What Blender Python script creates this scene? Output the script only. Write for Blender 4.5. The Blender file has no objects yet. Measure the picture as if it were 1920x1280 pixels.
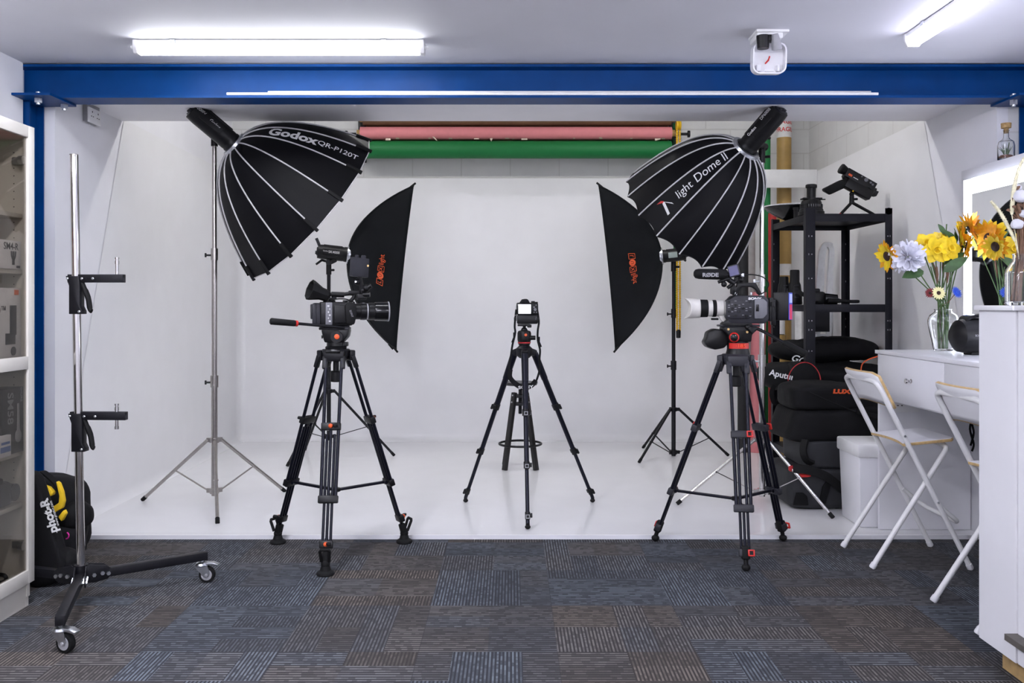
import bpy, bmesh, math, random
from mathutils import Vector, Matrix, Euler, noise
S = bpy.context.scene
COL = S.collection
F, EYE, HZ = 1700.0, 1.25, 570.0
V = Vector
R = math.radians
PI = math.pi

# ------------------------------------------------------------------ camera, world, exposure
cam = bpy.data.cameras.new('camera')
cam.sensor_width = 36.0
cam.lens = 36.0 * F / 1920.0
cam.shift_y = -70.0 / 1920.0
cam.clip_start = 0.05
cam_ob = bpy.data.objects.new('camera', cam)
cam_ob.location = (0, 0, EYE)
cam_ob.rotation_euler = (R(90), 0, 0)
COL.objects.link(cam_ob)
S.camera = cam_ob
W = bpy.data.worlds.new('world')
W.use_nodes = True
W.node_tree.nodes['Background'].inputs[0].default_value = (0.5, 0.55, 0.7, 1)
W.node_tree.nodes['Background'].inputs[1].default_value = 0.15
S.world = W
S.view_settings.view_transform = 'Standard'
S.view_settings.look = 'None'
S.view_settings.gamma = 1.0
S.view_settings.exposure = 2.15
S.view_settings.use_curve_mapping = False
BATTEN = 7.5         # emission of the two ceiling battens in view
BATTEN_ADDED = 38.0   # emission of the added fill battens, all out of view
BATTEN_COVE = 10.0   # emission of the battens over the white cove
LED_MIRROR = 2.2


def P(px, py, Y):
    """a point of the place seen at photo pixel (px,py), Y metres in front of the lens"""
    return V(((px - 960) * Y / F, Y, EYE + (HZ - py) * Y / F))


# ------------------------------------------------------------------ mesh builder
def frame(o, x, y):
    """matrix with local x along x, y near y, z = x cross y, origin o"""
    x = V(x).normalized()
    z = x.cross(V(y)).normalized()
    y = z.cross(x)
    m = Matrix((x, y, z)).transposed().to_4x4()
    m.translation = V(o)
    return m


def axis_m(o, d, ref=(0, 0, 1)):
    """matrix with local z along d"""
    z = V(d).normalized()
    ref = V(ref)
    if abs(z.dot(ref.normalized())) > .98:
        ref = V((0, 1, 0)) if abs(z.y) < .9 else V((1, 0, 0))
    x = ref.cross(z).normalized()
    y = z.cross(x)
    m = Matrix((x, y, z)).transposed().to_4x4()
    m.translation = V(o)
    return m


def FACE(o, right=(1, 0, 0), up=(0, 0, 1)):
    return frame(o, right, up)


class MB:
    def __init__(s, T=None):
        s.bm = bmesh.new()
        s.T = T or Matrix()
        s.mi = 0

    def merge(s, b, M=None):
        M = s.T @ (M or Matrix())
        flip = M.to_3x3().determinant() < 0
        vm = {v: s.bm.verts.new(M @ v.co) for v in b.verts}
        for f in b.faces:
            vs = [vm[v] for v in f.verts]
            if flip:
                vs.reverse()
            try:
                nf = s.bm.faces.new(vs)
                nf.material_index = s.mi
            except ValueError:
                pass
        b.free()
        return s

    def box(s, c, sz, M=None, bev=0, seg=2):
        b = bmesh.new()
        bmesh.ops.create_cube(b, size=1)
        for v in b.verts:
            v.co = V((v.co.x * sz[0], v.co.y * sz[1], v.co.z * sz[2]))
        if bev:
            bmesh.ops.bevel(b, geom=list(b.edges), offset=min(bev, min(sz) * .49), segments=seg, profile=.5, affect='EDGES')
        return s.merge(b, (M or Matrix()) @ Matrix.Translation(V(c)))

    def bar(s, p0, p1, w, h, up=(0, 0, 1), bev=0):
        """rectangular bar from p0 to p1, w across, h along 'up'"""
        p0, p1 = V(p0), V(p1)
        M = axis_m((p0 + p1) / 2, p1 - p0, up)
        return s.box((0, 0, 0), (w, h, (p1 - p0).length), M, bev)

    def tube(s, pts, r, seg=10, closed=False, caps=True, prof=None, up=None):
        """round (or prof) section swept along pts; r is a number or one radius per point"""
        pts = [V(p) for p in pts]
        n = len(pts)
        rs = r if isinstance(r, (list, tuple)) else [r] * n
        if prof is None:
            prof = [(math.cos(2 * PI * k / seg), math.sin(2 * PI * k / seg)) for k in range(seg)]
        tang = []
        for i in range(n):
            a = pts[i - 1] if (i > 0 or closed) else pts[i]
            c = pts[(i + 1) % n] if (i < n - 1 or closed) else pts[i]
            t = (c - a)
            tang.append(t.normalized() if t.length > 1e-9 else V((0, 0, 1)))
        ref = V(up) if up is not None else (V((0, 0, 1)) if abs(tang[0].z) < .9 else V((0, 1, 0)))
        x = ref.cross(tang[0])
        if x.length < 1e-6:
            x = V((1, 0, 0)).cross(tang[0])
        x.normalize()
        rings = []
        for i in range(n):
            t = tang[i]
            if up is not None:
                x2 = ref.cross(t)
                x = x2.normalized() if x2.length > 1e-4 else x
            else:
                x = (x - t * x.dot(t))
                x.normalize()
            y = t.cross(x)
            rings.append([s.bm.verts.new(s.T @ (pts[i] + (x * px + y * py) * rs[i])) for px, py in prof])
        m = len(prof)
        rng = range(n) if closed else range(n - 1)
        for i in rng:
            a, b = rings[i], rings[(i + 1) % n]
            for k in range(m):
                f = s.bm.faces.new((a[k], a[(k + 1) % m], b[(k + 1) % m], b[k]))
                f.material_index = s.mi
        if caps and not closed:
            for ring, rev in ((rings[0], True), (rings[-1], False)):
                f = s.bm.faces.new(list(reversed(ring)) if rev else ring)
                f.material_index = s.mi
        return s

    def cyl(s, p0, p1, r0, r1=None, seg=18):
        return s.tube([p0, p1], [r0, r0 if r1 is None else r1], seg)

    def strap(s, pts, w, t, up):
        """flat ribbon: w across (perpendicular to up and path), t thick along up"""
        prof = [(-w / 2, -t / 2), (w / 2, -t / 2), (w / 2, t / 2), (-w / 2, t / 2)]
        return s.tube(pts, 1.0, prof=prof, up=up)

    def lathe(s, prof, M=None, seg=24, caps=True):
        M = s.T @ (M or Matrix())
        rings = []
        for r, z in prof:
            r = max(r, 1e-5)
            rings.append([s.bm.verts.new(M @ V((r * math.cos(2 * PI * k / seg), r * math.sin(2 * PI * k / seg), z))) for k in range(seg)])
        for i in range(len(rings) - 1):
            a, b = rings[i], rings[i + 1]
            for k in range(seg):
                f = s.bm.faces.new((a[k], a[(k + 1) % seg], b[(k + 1) % seg], b[k]))
                f.material_index = s.mi
        if caps:
            for ring, rev in ((rings[0], True), (rings[-1], False)):
                f = s.bm.faces.new(list(reversed(ring)) if rev else ring)
                f.material_index = s.mi
        return s

    def prism(s, poly, M, d, bev=0):
        """polygon in local XY extruded along local Z from -d/2 to d/2"""
        b = bmesh.new()
        n = len(poly)
        lo = [b.verts.new((x, y, -d / 2)) for x, y in poly]
        hi = [b.verts.new((x, y, d / 2)) for x, y in poly]
        b.faces.new(list(reversed(lo)))
        b.faces.new(hi)
        for k in range(n):
            b.faces.new((lo[k], lo[(k + 1) % n], hi[(k + 1) % n], hi[k]))
        bmesh.ops.recalc_face_normals(b, faces=list(b.faces))
        if bev:
            bmesh.ops.bevel(b, geom=list(b.edges), offset=bev, segments=2, profile=.5, affect='EDGES')
        return s.merge(b, M)

    def ball(s, c, r, M=None, u=16, v=10):
        b = bmesh.new()
        bmesh.ops.create_uvsphere(b, u_segments=u, v_segments=v, radius=1)
        r = r if isinstance(r, (list, tuple)) else (r, r, r)
        for w in b.verts:
            w.co = V((w.co.x * r[0], w.co.y * r[1], w.co.z * r[2]))
        return s.merge(b, (M or Matrix()) @ Matrix.Translation(V(c)))

    def blob(s, c, sz, p=4.0, amp=.01, freq=6.0, M=None, n=12, seed=0, fn=None):
        """soft rounded block (superellipsoid) with cloth-like unevenness"""
        b = bmesh.new()
        bmesh.ops.create_cube(b, size=2)
        bmesh.ops.subdivide_edges(b, edges=list(b.edges), cuts=n, use_grid_fill=True)
        for v in b.verts:
            q = v.co
            l = (abs(q.x) ** p + abs(q.y) ** p + abs(q.z) ** p) ** (1 / p)
            q = q / l
            w = V((q.x * sz[0] / 2, q.y * sz[1] / 2, q.z * sz[2] / 2))
            k = noise.noise(w * freq + V((seed * 7.1, seed * 3.3, 0)))
            k += .5 * noise.noise(w * freq * 2.3 + V((seed, 0, seed)))
            w += q.normalized() * k * amp
            if fn:
                w = V(fn(w))
            v.co = w
        return s.merge(b, (M or Matrix()) @ Matrix.Translation(V(c)))

    def grid(s, fn, nu, nv, wrap_u=False):
        """surface from fn(u,v) in world space, u,v in 0..1"""
        vs = [[s.bm.verts.new(s.T @ V(fn(i / nu, j / nv))) for j in range(nv + 1)] for i in range(nu + (0 if wrap_u else 1))]
        m = len(vs)
        for i in range(nu):
            a, b = vs[i], vs[(i + 1) % m]
            for j in range(nv):
                f = s.bm.faces.new((a[j], b[j], b[j + 1], a[j + 1]))
                f.material_index = s.mi
        return s

    def text(s, body, size, M=None, fn=None, ext=.0006, align='CENTER', sx=1.0, bold=0.0, shear=0.0):
        cu = bpy.data.curves.new('lettering_outline', 'FONT')
        cu.body = body
        cu.size = size
        cu.align_x = align
        cu.align_y = 'CENTER'
        cu.extrude = 0 if fn else ext
        cu.offset = bold
        cu.shear = shear
        cu.resolution_u = 3
        ob = bpy.data.objects.new('lettering_outline', cu)
        COL.objects.link(ob)
        dg = bpy.context.evaluated_depsgraph_get()
        me = bpy.data.meshes.new_from_object(ob.evaluated_get(dg))
        b = bmesh.new()
        b.from_mesh(me)
        bpy.data.objects.remove(ob)
        bpy.data.curves.remove(cu)
        bpy.data.meshes.remove(me)
        if fn:
            bmesh.ops.triangulate(b, faces=list(b.faces))
            long_ = [e for e in b.edges if e.calc_length() > size * .5]
            if long_:
                bmesh.ops.subdivide_edges(b, edges=long_, cuts=2)
        for v in b.verts:
            v.co.x *= sx
            if fn:
                v.co = V(fn(v.co.x, v.co.y))
        return s.merge(b, M)


# ------------------------------------------------------------------ scene graph helpers
WM = {}


def thing(name, label, cat, loc=(0, 0, 0), rotz=0, group=None):
    o = bpy.data.objects.new(name, None)
    o.empty_display_size = .1
    COL.objects.link(o)
    o.location = V(loc)
    o.rotation_euler = (0, 0, rotz)
    WM[o] = Matrix.Translation(V(loc)) @ Matrix.Rotation(rotz, 4, 'Z')
    o['label'] = label
    o['category'] = cat
    if group:
        o['group'] = group
    return o


def obj(name, mb, mats, parent=None, sharp=38, label=None, world=True, solid=0):
    bm = mb.bm
    if parent is not None:
        Mi = WM[parent].inverted()
        if world:
            bmesh.ops.transform(bm, matrix=Mi, verts=list(bm.verts))
        WMo = WM[parent]
        loc = V((0, 0, 0))
    else:
        xs = [v.co for v in bm.verts]
        loc = V(((min(v.x for v in xs) + max(v.x for v in xs)) / 2, (min(v.y for v in xs) + max(v.y for v in xs)) / 2, min(v.z for v in xs)))
        bmesh.ops.translate(bm, vec=-loc, verts=list(bm.verts))
        WMo = Matrix.Translation(loc)
    bm.normal_update()
    lim = R(sharp)
    for e in bm.edges:
        if len(e.link_faces) == 2:
            e.smooth = e.calc_face_angle(0) < lim
    for f in bm.faces:
        f.smooth = True
    me = bpy.data.meshes.new(name)
    bm.to_mesh(me)
    bm.free()
    o = bpy.data.objects.new(name, me)
    o.location = loc
    for m in (mats if isinstance(mats, (list, tuple)) else [mats]):
        me.materials.append(m)
    COL.objects.link(o)
    if parent is not None:
        o.parent = parent
    WM[o] = WMo
    if label:
        o['label'] = label
    if solid:
        md = o.modifiers.new('thickness', 'SOLIDIFY')
        md.thickness = solid
        md.offset = 0
    return o


def single(name, mb, mats, label, cat, group=None, sharp=38, solid=0):
    o = obj(name, mb, mats, None, sharp, solid=solid)
    o['label'] = label
    o['category'] = cat
    if group:
        o['group'] = group
    return o


def struct(name, mb, mats, parent=None, sharp=38, label=None, cat=None):
    o = obj(name, mb, mats, parent, sharp)
    if parent is None:
        o['kind'] = 'structure'
        o['label'] = label or name.replace('_', ' ')
        o['category'] = cat or name.split('_')[0]
    return o


def copy_tree(o, parent=None):
    c = o.copy()
    COL.objects.link(c)
    if parent is not None:
        c.parent = parent
    for ch in list(o.children):
        copy_tree(ch, c)
    return c


def bez(p0, p1, p2, n=12):
    p0, p1, p2 = V(p0), V(p1), V(p2)
    return [p0 * (1 - t) ** 2 + p1 * 2 * t * (1 - t) + p2 * t * t for t in [i / n for i in range(n + 1)]]


def spline(pts, n=6):
    """Catmull-Rom through pts"""
    pts = [V(p) for p in pts]
    out = []
    for i in range(len(pts) - 1):
        p0 = pts[max(i - 1, 0)]
        p1, p2 = pts[i], pts[i + 1]
        p3 = pts[min(i + 2, len(pts) - 1)]
        for k in range(n):
            t = k / n
            out.append(.5 * ((2 * p1) + (p2 - p0) * t + (2 * p0 - 5 * p1 + 4 * p2 - p3) * t * t + (3 * p1 - p0 - 3 * p2 + p3) * t ** 3))
    out.append(pts[-1])
    return out


# ------------------------------------------------------------------ materials
def mat(name, col, rough=.5, metal=0.0, var=.08, scale=25.0, bump=0.0, bscale=200.0, spec=.5, coat=0.0, emis=None, estr=0.0, sheen=0.0):
    m = bpy.data.materials.new(name)
    m.use_nodes = True
    nt = m.node_tree
    b = nt.nodes['Principled BSDF']
    tc = nt.nodes.new('ShaderNodeTexCoord')
    nz = nt.nodes.new('ShaderNodeTexNoise')
    nz.inputs['Scale'].default_value = scale
    nz.inputs['Detail'].default_value = 3
    nt.links.new(tc.outputs['Object'], nz.inputs['Vector'])
    mr = nt.nodes.new('ShaderNodeMapRange')
    mr.inputs['From Min'].default_value = .3
    mr.inputs['From Max'].default_value = .7
    mr.inputs['To Min'].default_value = 1 - var
    mr.inputs['To Max'].default_value = 1 + var
    nt.links.new(nz.outputs['Fac'], mr.inputs['Value'])
    hs = nt.nodes.new('ShaderNodeHueSaturation')
    hs.inputs['Color'].default_value = (*col, 1)
    nt.links.new(mr.outputs[0], hs.inputs['Value'])
    nt.links.new(hs.outputs[0], b.inputs['Base Color'])
    b.inputs['Roughness'].default_value = rough
    b.inputs['Metallic'].default_value = metal
    b.inputs['Specular IOR Level'].default_value = spec
    b.inputs['Coat Weight'].default_value = coat
    b.inputs['Coat Roughness'].default_value = .08
    if sheen:
        b.inputs['Sheen Weight'].default_value = sheen
    if emis:
        b.inputs['Emission Color'].default_value = (*emis, 1)
        b.inputs['Emission Strength'].default_value = estr
    if bump:
        n2 = nt.nodes.new('ShaderNodeTexNoise')
        n2.inputs['Scale'].default_value = bscale
        n2.inputs['Detail'].default_value = 4
        nt.links.new(tc.outputs['Object'], n2.inputs['Vector'])
        bp = nt.nodes.new('ShaderNodeBump')
        bp.inputs['Strength'].default_value = bump
        bp.inputs['Distance'].default_value = .004
        nt.links.new(n2.outputs['Fac'], bp.inputs['Height'])
        nt.links.new(bp.outputs[0], b.inputs['Normal'])
    return m


def glass_mat(name, tint=(1, 1, 1), rough=0.0, ior=1.45):
    m = bpy.data.materials.new(name)
    m.use_nodes = True
    b = m.node_tree.nodes['Principled BSDF']
    b.inputs['Base Color'].default_value = (*tint, 1)
    b.inputs['Transmission Weight'].default_value = 1
    b.inputs['Roughness'].default_value = rough
    b.inputs['IOR'].default_value = ior
    return m


def pane_mat(name, tint=(.8, .8, .8), ior=1.45):
    """thin window glass: tinted see-through with a Fresnel reflection"""
    m = bpy.data.materials.new(name)
    m.use_nodes = True
    nt = m.node_tree
    nt.nodes.remove(nt.nodes['Principled BSDF'])
    out = nt.nodes['Material Output']
    tr = nt.nodes.new('ShaderNodeBsdfTransparent')
    tr.inputs[0].default_value = (*tint, 1)
    gl = nt.nodes.new('ShaderNodeBsdfGlossy')
    gl.inputs['Roughness'].default_value = .01
    fr = nt.nodes.new('ShaderNodeFresnel')
    gm = nt.nodes.new('ShaderNodeNewGeometry')
    io = nt.nodes.new('ShaderNodeMapRange')      # same reflection on both faces of the pane
    io.inputs['To Min'].default_value = ior
    io.inputs['To Max'].default_value = 1 / ior
    nt.links.new(gm.outputs['Backfacing'], io.inputs['Value'])
    nt.links.new(io.outputs[0], fr.inputs[0])
    mx = nt.nodes.new('ShaderNodeMixShader')
    nt.links.new(fr.outputs[0], mx.inputs[0])
    nt.links.new(tr.outputs[0], mx.inputs[1])
    nt.links.new(gl.outputs[0], mx.inputs[2])
    nt.links.new(mx.outputs[0], out.inputs[0])
    return m


class NB:
    """tiny node-expression helper"""
    def __init__(s, nt):
        s.nt = nt

    def m(s, op, a, b=None, c=None):
        n = s.nt.nodes.new('ShaderNodeMath')
        n.operation = op
        for i, x in enumerate((a, b, c)):
            if x is None:
                continue
            if isinstance(x, (int, float)):
                n.inputs[i].default_value = x
            else:
                s.nt.links.new(x, n.inputs[i])
        return n.outputs[0]

    def white(s, *xyz):
        n = s.nt.nodes.new('ShaderNodeTexWhiteNoise')
        n.noise_dimensions = '3D'
        cb = s.nt.nodes.new('ShaderNodeCombineXYZ')
        for i, x in enumerate(xyz):
            if isinstance(x, (int, float)):
                cb.inputs[i].default_value = x
            else:
                s.nt.links.new(x, cb.inputs[i])
        s.nt.links.new(cb.outputs[0], n.inputs['Vector'])
        return n.outputs['Value']

    def mix(s, f, a, b, mode='MIX'):
        n = s.nt.nodes.new('ShaderNodeMix')
        n.data_type = 'RGBA'
        n.blend_type = mode
        if isinstance(f, (int, float)):
            n.inputs[0].default_value = f
        else:
            s.nt.links.new(f, n.inputs[0])
        for i, x in ((6, a), (7, b)):
            if isinstance(x, tuple):
                n.inputs[i].default_value = (*x, 1)
            else:
                s.nt.links.new(x, n.inputs[i])
        return n.outputs[2]


def carpet_mat():
    m = bpy.data.materials.new('carpet_tiles')
    m.use_nodes = True
    nt = m.node_tree
    B = NB(nt)
    b = nt.nodes['Principled BSDF']
    geo = nt.nodes.new('ShaderNodeNewGeometry')
    sp = nt.nodes.new('ShaderNodeSeparateXYZ')
    nt.links.new(geo.outputs['Position'], sp.inputs[0])
    x = B.m('ADD', sp.outputs[0], .3375)
    y = B.m('SUBTRACT', sp.outputs[1], 3.26)
    u, v = B.m('DIVIDE', x, .5), B.m('DIVIDE', y, .5)
    i, j = B.m('FLOOR', u), B.m('FLOOR', v)
    par = B.m('MODULO', B.m('ABSOLUTE', B.m('ADD', i, j)), 2)      # quarter-turned tiles
    # blocks inside the tile, long side turned with the tile
    bx = B.m('FLOOR', B.m('DIVIDE', x, B.m('ADD', B.m('MULTIPLY', par, -.125), .25)))
    by = B.m('FLOOR', B.m('DIVIDE', y, B.m('ADD', B.m('MULTIPLY', par, .125), .125)))
    rb = B.white(bx, by, 3.0)
    rb2 = B.white(bx, by, 9.0)
    rt = B.white(i, j, 1.0)
    flip = B.m('GREATER_THAN', rb, .6)
    d = B.m('ABSOLUTE', B.m('SUBTRACT', par, flip))
    sx = B.m('ADD', B.m('MULTIPLY', x, d), B.m('MULTIPLY', y, B.m('SUBTRACT', 1.0, d)))
    so = B.m('ADD', B.m('MULTIPLY', y, d), B.m('MULTIPLY', x, B.m('SUBTRACT', 1.0, d)))
    per = B.m('ADD', .0135, B.m('MULTIPLY', B.m('SUBTRACT', 1.0, d), .006))
    line_id = B.m('FLOOR', B.m('DIVIDE', sx, per))
    fr = B.m('FRACT', B.m('DIVIDE', sx, per))
    dash_len = B.m('ADD', .012, B.m('MULTIPLY', B.white(line_id, 5.0, i), .035))
    dash_id = B.m('FLOOR', B.m('DIVIDE', so, dash_len))
    rd = B.white(line_id, dash_id, 2.0)
    on = B.m('MULTIPLY', B.m('LESS_THAN', fr, .5), B.m('MULTIPLY', B.m('ADD', .25, B.m('MULTIPLY', rd, .9)), B.m('ADD', .45, B.m('MULTIPLY', rb2, .75))))
    nz = nt.nodes.new('ShaderNodeTexNoise')
    nz.inputs['Scale'].default_value = 1.1
    nz.inputs['Detail'].default_value = 2
    nt.links.new(geo.outputs['Position'], nz.inputs['Vector'])
    warm = B.m('ADD', B.m('ADD', B.m('MULTIPLY', rt, .55), B.m('MULTIPLY', rb, .35)), B.m('MULTIPLY', nz.outputs['Fac'], .35))
    warmf = B.m('MULTIPLY', B.m('SUBTRACT', warm, .42), 2.2)
    warmf.node.use_clamp = True
    tint = B.mix(warmf, (.140, .159, .184), (.163, .140, .125))
    base = B.mix(warmf, (.034, .036, .043), (.043, .039, .037))
    colr = B.mix(on, base, tint)
    nz2 = nt.nodes.new('ShaderNodeTexNoise')
    nz2.inputs['Scale'].default_value = 420
    nz2.inputs['Detail'].default_value = 2
    nt.links.new(geo.outputs['Position'], nz2.inputs['Vector'])
    fz = B.m('ADD', .55, B.m('MULTIPLY', nz2.outputs['Fac'], .9))
    cb = nt.nodes.new('ShaderNodeCombineXYZ')
    for k in range(3):
        nt.links.new(fz, cb.inputs[k])
    colr = B.mix(1.0, colr, cb.outputs[0], 'MULTIPLY')
    # seams between tiles
    fu, fv = B.m('FRACT', u), B.m('FRACT', v)
    seam = B.m('MAXIMUM', B.m('LESS_THAN', fu, .006), B.m('LESS_THAN', fv, .006))
    colr = B.mix(B.m('MULTIPLY', seam, .5), colr, (.03, .03, .035))
    nt.links.new(colr, b.inputs['Base Color'])
    b.inputs['Roughness'].default_value = .95
    b.inputs['Specular IOR Level'].default_value = .15
    bp = nt.nodes.new('ShaderNodeBump')
    bp.inputs['Strength'].default_value = .5
    bp.inputs['Distance'].default_value = .003
    nt.links.new(B.m('ADD', on, B.m('MULTIPLY', nz2.outputs['Fac'], .6)), bp.inputs['Height'])
    nt.links.new(bp.outputs[0], b.inputs['Normal'])
    return m


def block_mat():
    """painted breeze blocks: joints as bump plus slightly darker joint lines"""
    m = mat('painted_blockwork', (.72, .72, .71), .6, var=.03, scale=6)
    nt = m.node_tree
    B = NB(nt)
    b = nt.nodes['Principled BSDF']
    geo = nt.nodes.new('ShaderNodeNewGeometry')
    sp = nt.nodes.new('ShaderNodeSeparateXYZ')
    nt.links.new(geo.outputs['Position'], sp.inputs[0])
    h = B.m('ADD', sp.outputs[0], sp.outputs[1])
    zc = B.m('DIVIDE', B.m('SUBTRACT', sp.outputs[2], 2.6), .215)
    row = B.m('FLOOR', zc)
    fz = B.m('FRACT', zc)
    off = B.m('MULTIPLY', B.m('MODULO', B.m('ABSOLUTE', row), 2), .22)
    fx = B.m('FRACT', B.m('DIVIDE', B.m('ADD', h, off), .44))
    j = B.m('MAXIMUM', B.m('LESS_THAN', fz, .05), B.m('LESS_THAN', fx, .022))
    bp = nt.nodes.new('ShaderNodeBump')
    bp.inputs['Strength'].default_value = .8
    bp.inputs['Distance'].default_value = .01
    bp.invert = True
    nt.links.new(j, bp.inputs['Height'])
    nt.links.new(bp.outputs[0], b.inputs['Normal'])
    src = b.inputs['Base Color'].links[0].from_socket
    nt.links.new(B.mix(B.m('MULTIPLY', j, .3), src, (.42, .40, .37)), b.inputs['Base Color'])
    return m


M = {}
M['wall'] = mat('white_wall_paint', (.85, .85, .88), .6, var=.02, scale=4, bump=.05, bscale=90)
M['ceiling'] = mat('ceiling_paint', (.72, .72, .76), .7, var=.02, scale=3)
M['cove'] = mat('white_cove_paint', (.83, .83, .84), .32, var=.015, scale=5, spec=.4)
M['cove_floor'] = mat('glossy_white_cove_floor', (.84, .84, .85), .17, var=.015, scale=5, spec=.45)
M['soffit'] = mat('bounce_lightened_soffit', (.88, .87, .90), .6, var=.02, scale=4)  # wall white made lighter to stand in for light bounced from the cove
M['blocks'] = block_mat()
M['carpet'] = carpet_mat()
M['blue'] = mat('blue_gloss_paint', (.0, .043, .185), .42, var=.08, scale=8, bump=.04, bscale=30, spec=.14)
M['lam'] = mat('white_laminate', (.80, .80, .83), .3, var=.015, scale=6)
M['cream'] = mat('off_white_laminate', (.62, .60, .55), .4, var=.02, scale=10)
M['ply'] = mat('plywood_edge', (.62, .43, .20), .5, var=.15, scale=60)
M['wpowder'] = mat('white_powder_coat', (.80, .80, .80), .35, var=.02)
M['chrome'] = mat('polished_chrome', (.62, .60, .59), .09, 1.0, var=.03)
M['steel'] = mat('brushed_steel', (.40, .375, .355), .28, 1.0, var=.06, scale=60)
M['zinc'] = mat('zinc_plate', (.60, .62, .65), .3, 1.0, var=.08, scale=40)
M['alu'] = mat('ladder_aluminium', (.70, .71, .73), .38, 1.0, var=.06)
M['blackmetal'] = mat('black_powder_coat', (.0065, .0065, .009), .42, 0, var=.15, spec=.3)
M['rackmetal'] = mat('rack_black_paint', (.0055, .0055, .010), .5, 0, var=.12, spec=.25)
M['blackplastic'] = mat('black_plastic', (.0055, .0055, .0065), .4, var=.15, bump=.06, bscale=400, spec=.3)
M['blackgloss'] = mat('black_gloss', (.005, .005, .006), .16, var=.1, spec=.4)
M['rubber'] = mat('black_rubber', (.006, .006, .0065), .7, var=.15, spec=.25)
M['anod'] = mat('black_anodised_tube', (.009, .0095, .018), .33, .5, var=.1, spec=.35)
M['darkgrey'] = mat('dark_grey_plastic', (.024, .024, .031), .45, var=.1, spec=.35)
M['grey'] = mat('grey_plastic', (.17, .17, .19), .45, var=.08)
M['midgrey'] = mat('mid_grey_plastic', (.32, .32, .34), .5, var=.06)
M['softblack'] = mat('softbox_black_nylon', (.003, .003, .0042), .5, var=.15, scale=8, bump=.35, bscale=16, spec=.14)
M['softstrip'] = mat('strip_softbox_black_cloth', (.0055, .0065, .008), .6, var=.2, scale=7, bump=.5, bscale=13, spec=.14)
M['bagblack'] = mat('black_bag_canvas', (.0045, .0045, .0055), .75, var=.25, scale=9, bump=.45, bscale=22, spec=.22)
M['baggrey'] = mat('grey_bag_canvas', (.020, .021, .025), .7, var=.2, scale=9, bump=.3, bscale=30)
M['piping'] = mat('light_grey_piping', (.62, .61, .62), .5)
M['silver'] = mat('silver_lining', (.75, .75, .76), .35, .6)
M['diffuser'] = mat('white_diffuser_cloth', (.82, .82, .80), .8)
M['print'] = mat('white_print', (.80, .80, .80), .5, var=.02)
M['dimprint'] = mat('grey_print', (.40, .40, .42), .5, var=.02)
M['orange'] = mat('orange_print', (.80, .11, .025), .5)
M['red'] = mat('red_plastic', (.62, .018, .014), .4)
M['redcloth'] = mat('red_piping_cord', (.45, .02, .025), .6)
M['redpaper'] = mat('red_paper', (.42, .022, .018), .6)
M['green'] = mat('green_backdrop_paper', (.0, .165, .035), .6, var=.03)
M['pink'] = mat('pink_backdrop_paper', (.72, .235, .255), .65, var=.03)
M['kraft'] = mat('kraft_paper', (.155, .085, .04), .75, var=.1)
M['tubecard'] = mat('cardboard_tube', (.40, .25, .075), .5, var=.1, scale=12)
M['tape'] = mat('cream_masking_tape', (.72, .60, .47), .6)
M['whitepaper'] = mat('white_paper', (.72, .71, .70), .6)
M['greyroll'] = mat('grey_paper', (.50, .48, .47), .7)
M['blackpaper'] = mat('black_paper', (.014, .014, .016), .7)
M['yellow'] = mat('yellow_plastic', (.80, .48, .01), .45)
M['yellowcloth'] = mat('yellow_cloth', (.80, .52, .01), .7, bump=.2, bscale=60)
M['magenta'] = mat('magenta_cord', (.75, .02, .35), .5)
M['lens_white'] = mat('off_white_lens_enamel', (.70, .68, .64), .4)
M['tallyred'] = mat('red_level_display', (.42, .012, .008), .4, emis=(1, .03, .01), estr=.04)
M['screen'] = mat('lit_camera_screen', (.6, .6, .65), .3, emis=(.90, .88, .95), estr=.20)
M['bluescreen'] = mat('dim_monitor', (.05, .05, .11), .15, emis=(.14, .13, .28), estr=.12)
M['lcd'] = mat('grey_green_lcd', (.30, .36, .33), .3)
M['glow_blue'] = mat('battery_blue_label', (.03, .07, .60), .35)
M['glow_white'] = mat('battery_pale_label', (.55, .62, .92), .35)
M['glow_red'] = mat('battery_red_label', (.80, .02, .10), .35)
M['indicator'] = mat('blue_white_indicator', (.6, .6, 1), .3, emis=(.6, .65, 1), estr=3)
M['gold'] = mat('brass_screw', (.75, .50, .22), .3, 1.0)
M['mirror'] = mat('mirror_silver', (.86, .87, .90), .02, 1.0, var=.0)
M['led'] = mat('led_strip_diffuser', (.9, .9, 1), .4, emis=(.80, .84, 1.0), estr=LED_MIRROR)
M['tube_front'] = mat('batten_diffuser', (.95, .95, .95), .4, emis=(.93, .95, 1.0), estr=BATTEN)
M['tube_added'] = mat('added_batten_diffuser', (.95, .95, .95), .4, emis=(.90, .90, 1.0), estr=BATTEN_ADDED)  # for the unseen lamps added as fill
M['tube_right'] = mat('cool_batten_diffuser', (.95, .95, .95), .4, emis=(.80, .79, 1.0), estr=BATTEN * .55)
M['tube_cove'] = mat('cove_batten_diffuser', (.95, .95, .95), .4, emis=(1.0, .985, .965), estr=BATTEN_COVE)
M['petal_y'] = mat('yellow_petal', (.86, .62, .015), .6, var=.15, scale=40)
M['petal_o'] = mat('golden_petal', (.90, .42, .01), .6, var=.2, scale=40)
M['petal_w'] = mat('white_petal', (.80, .80, .88), .6)
M['petal_c'] = mat('cream_petal', (.85, .80, .40), .6)
M['petal_b'] = mat('blue_petal', (.03, .10, .62), .6)
M['petal_r'] = mat('dark_red_petal', (.20, .01, .015), .6)
M['seed'] = mat('dark_flower_centre', (.035, .015, .008), .8, bump=.6, bscale=300)
M['stem'] = mat('green_stem', (.06, .12, .03), .6, var=.25, scale=30)
M['leaf'] = mat('green_leaf', (.045, .105, .03), .5, var=.3, scale=25)
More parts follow.
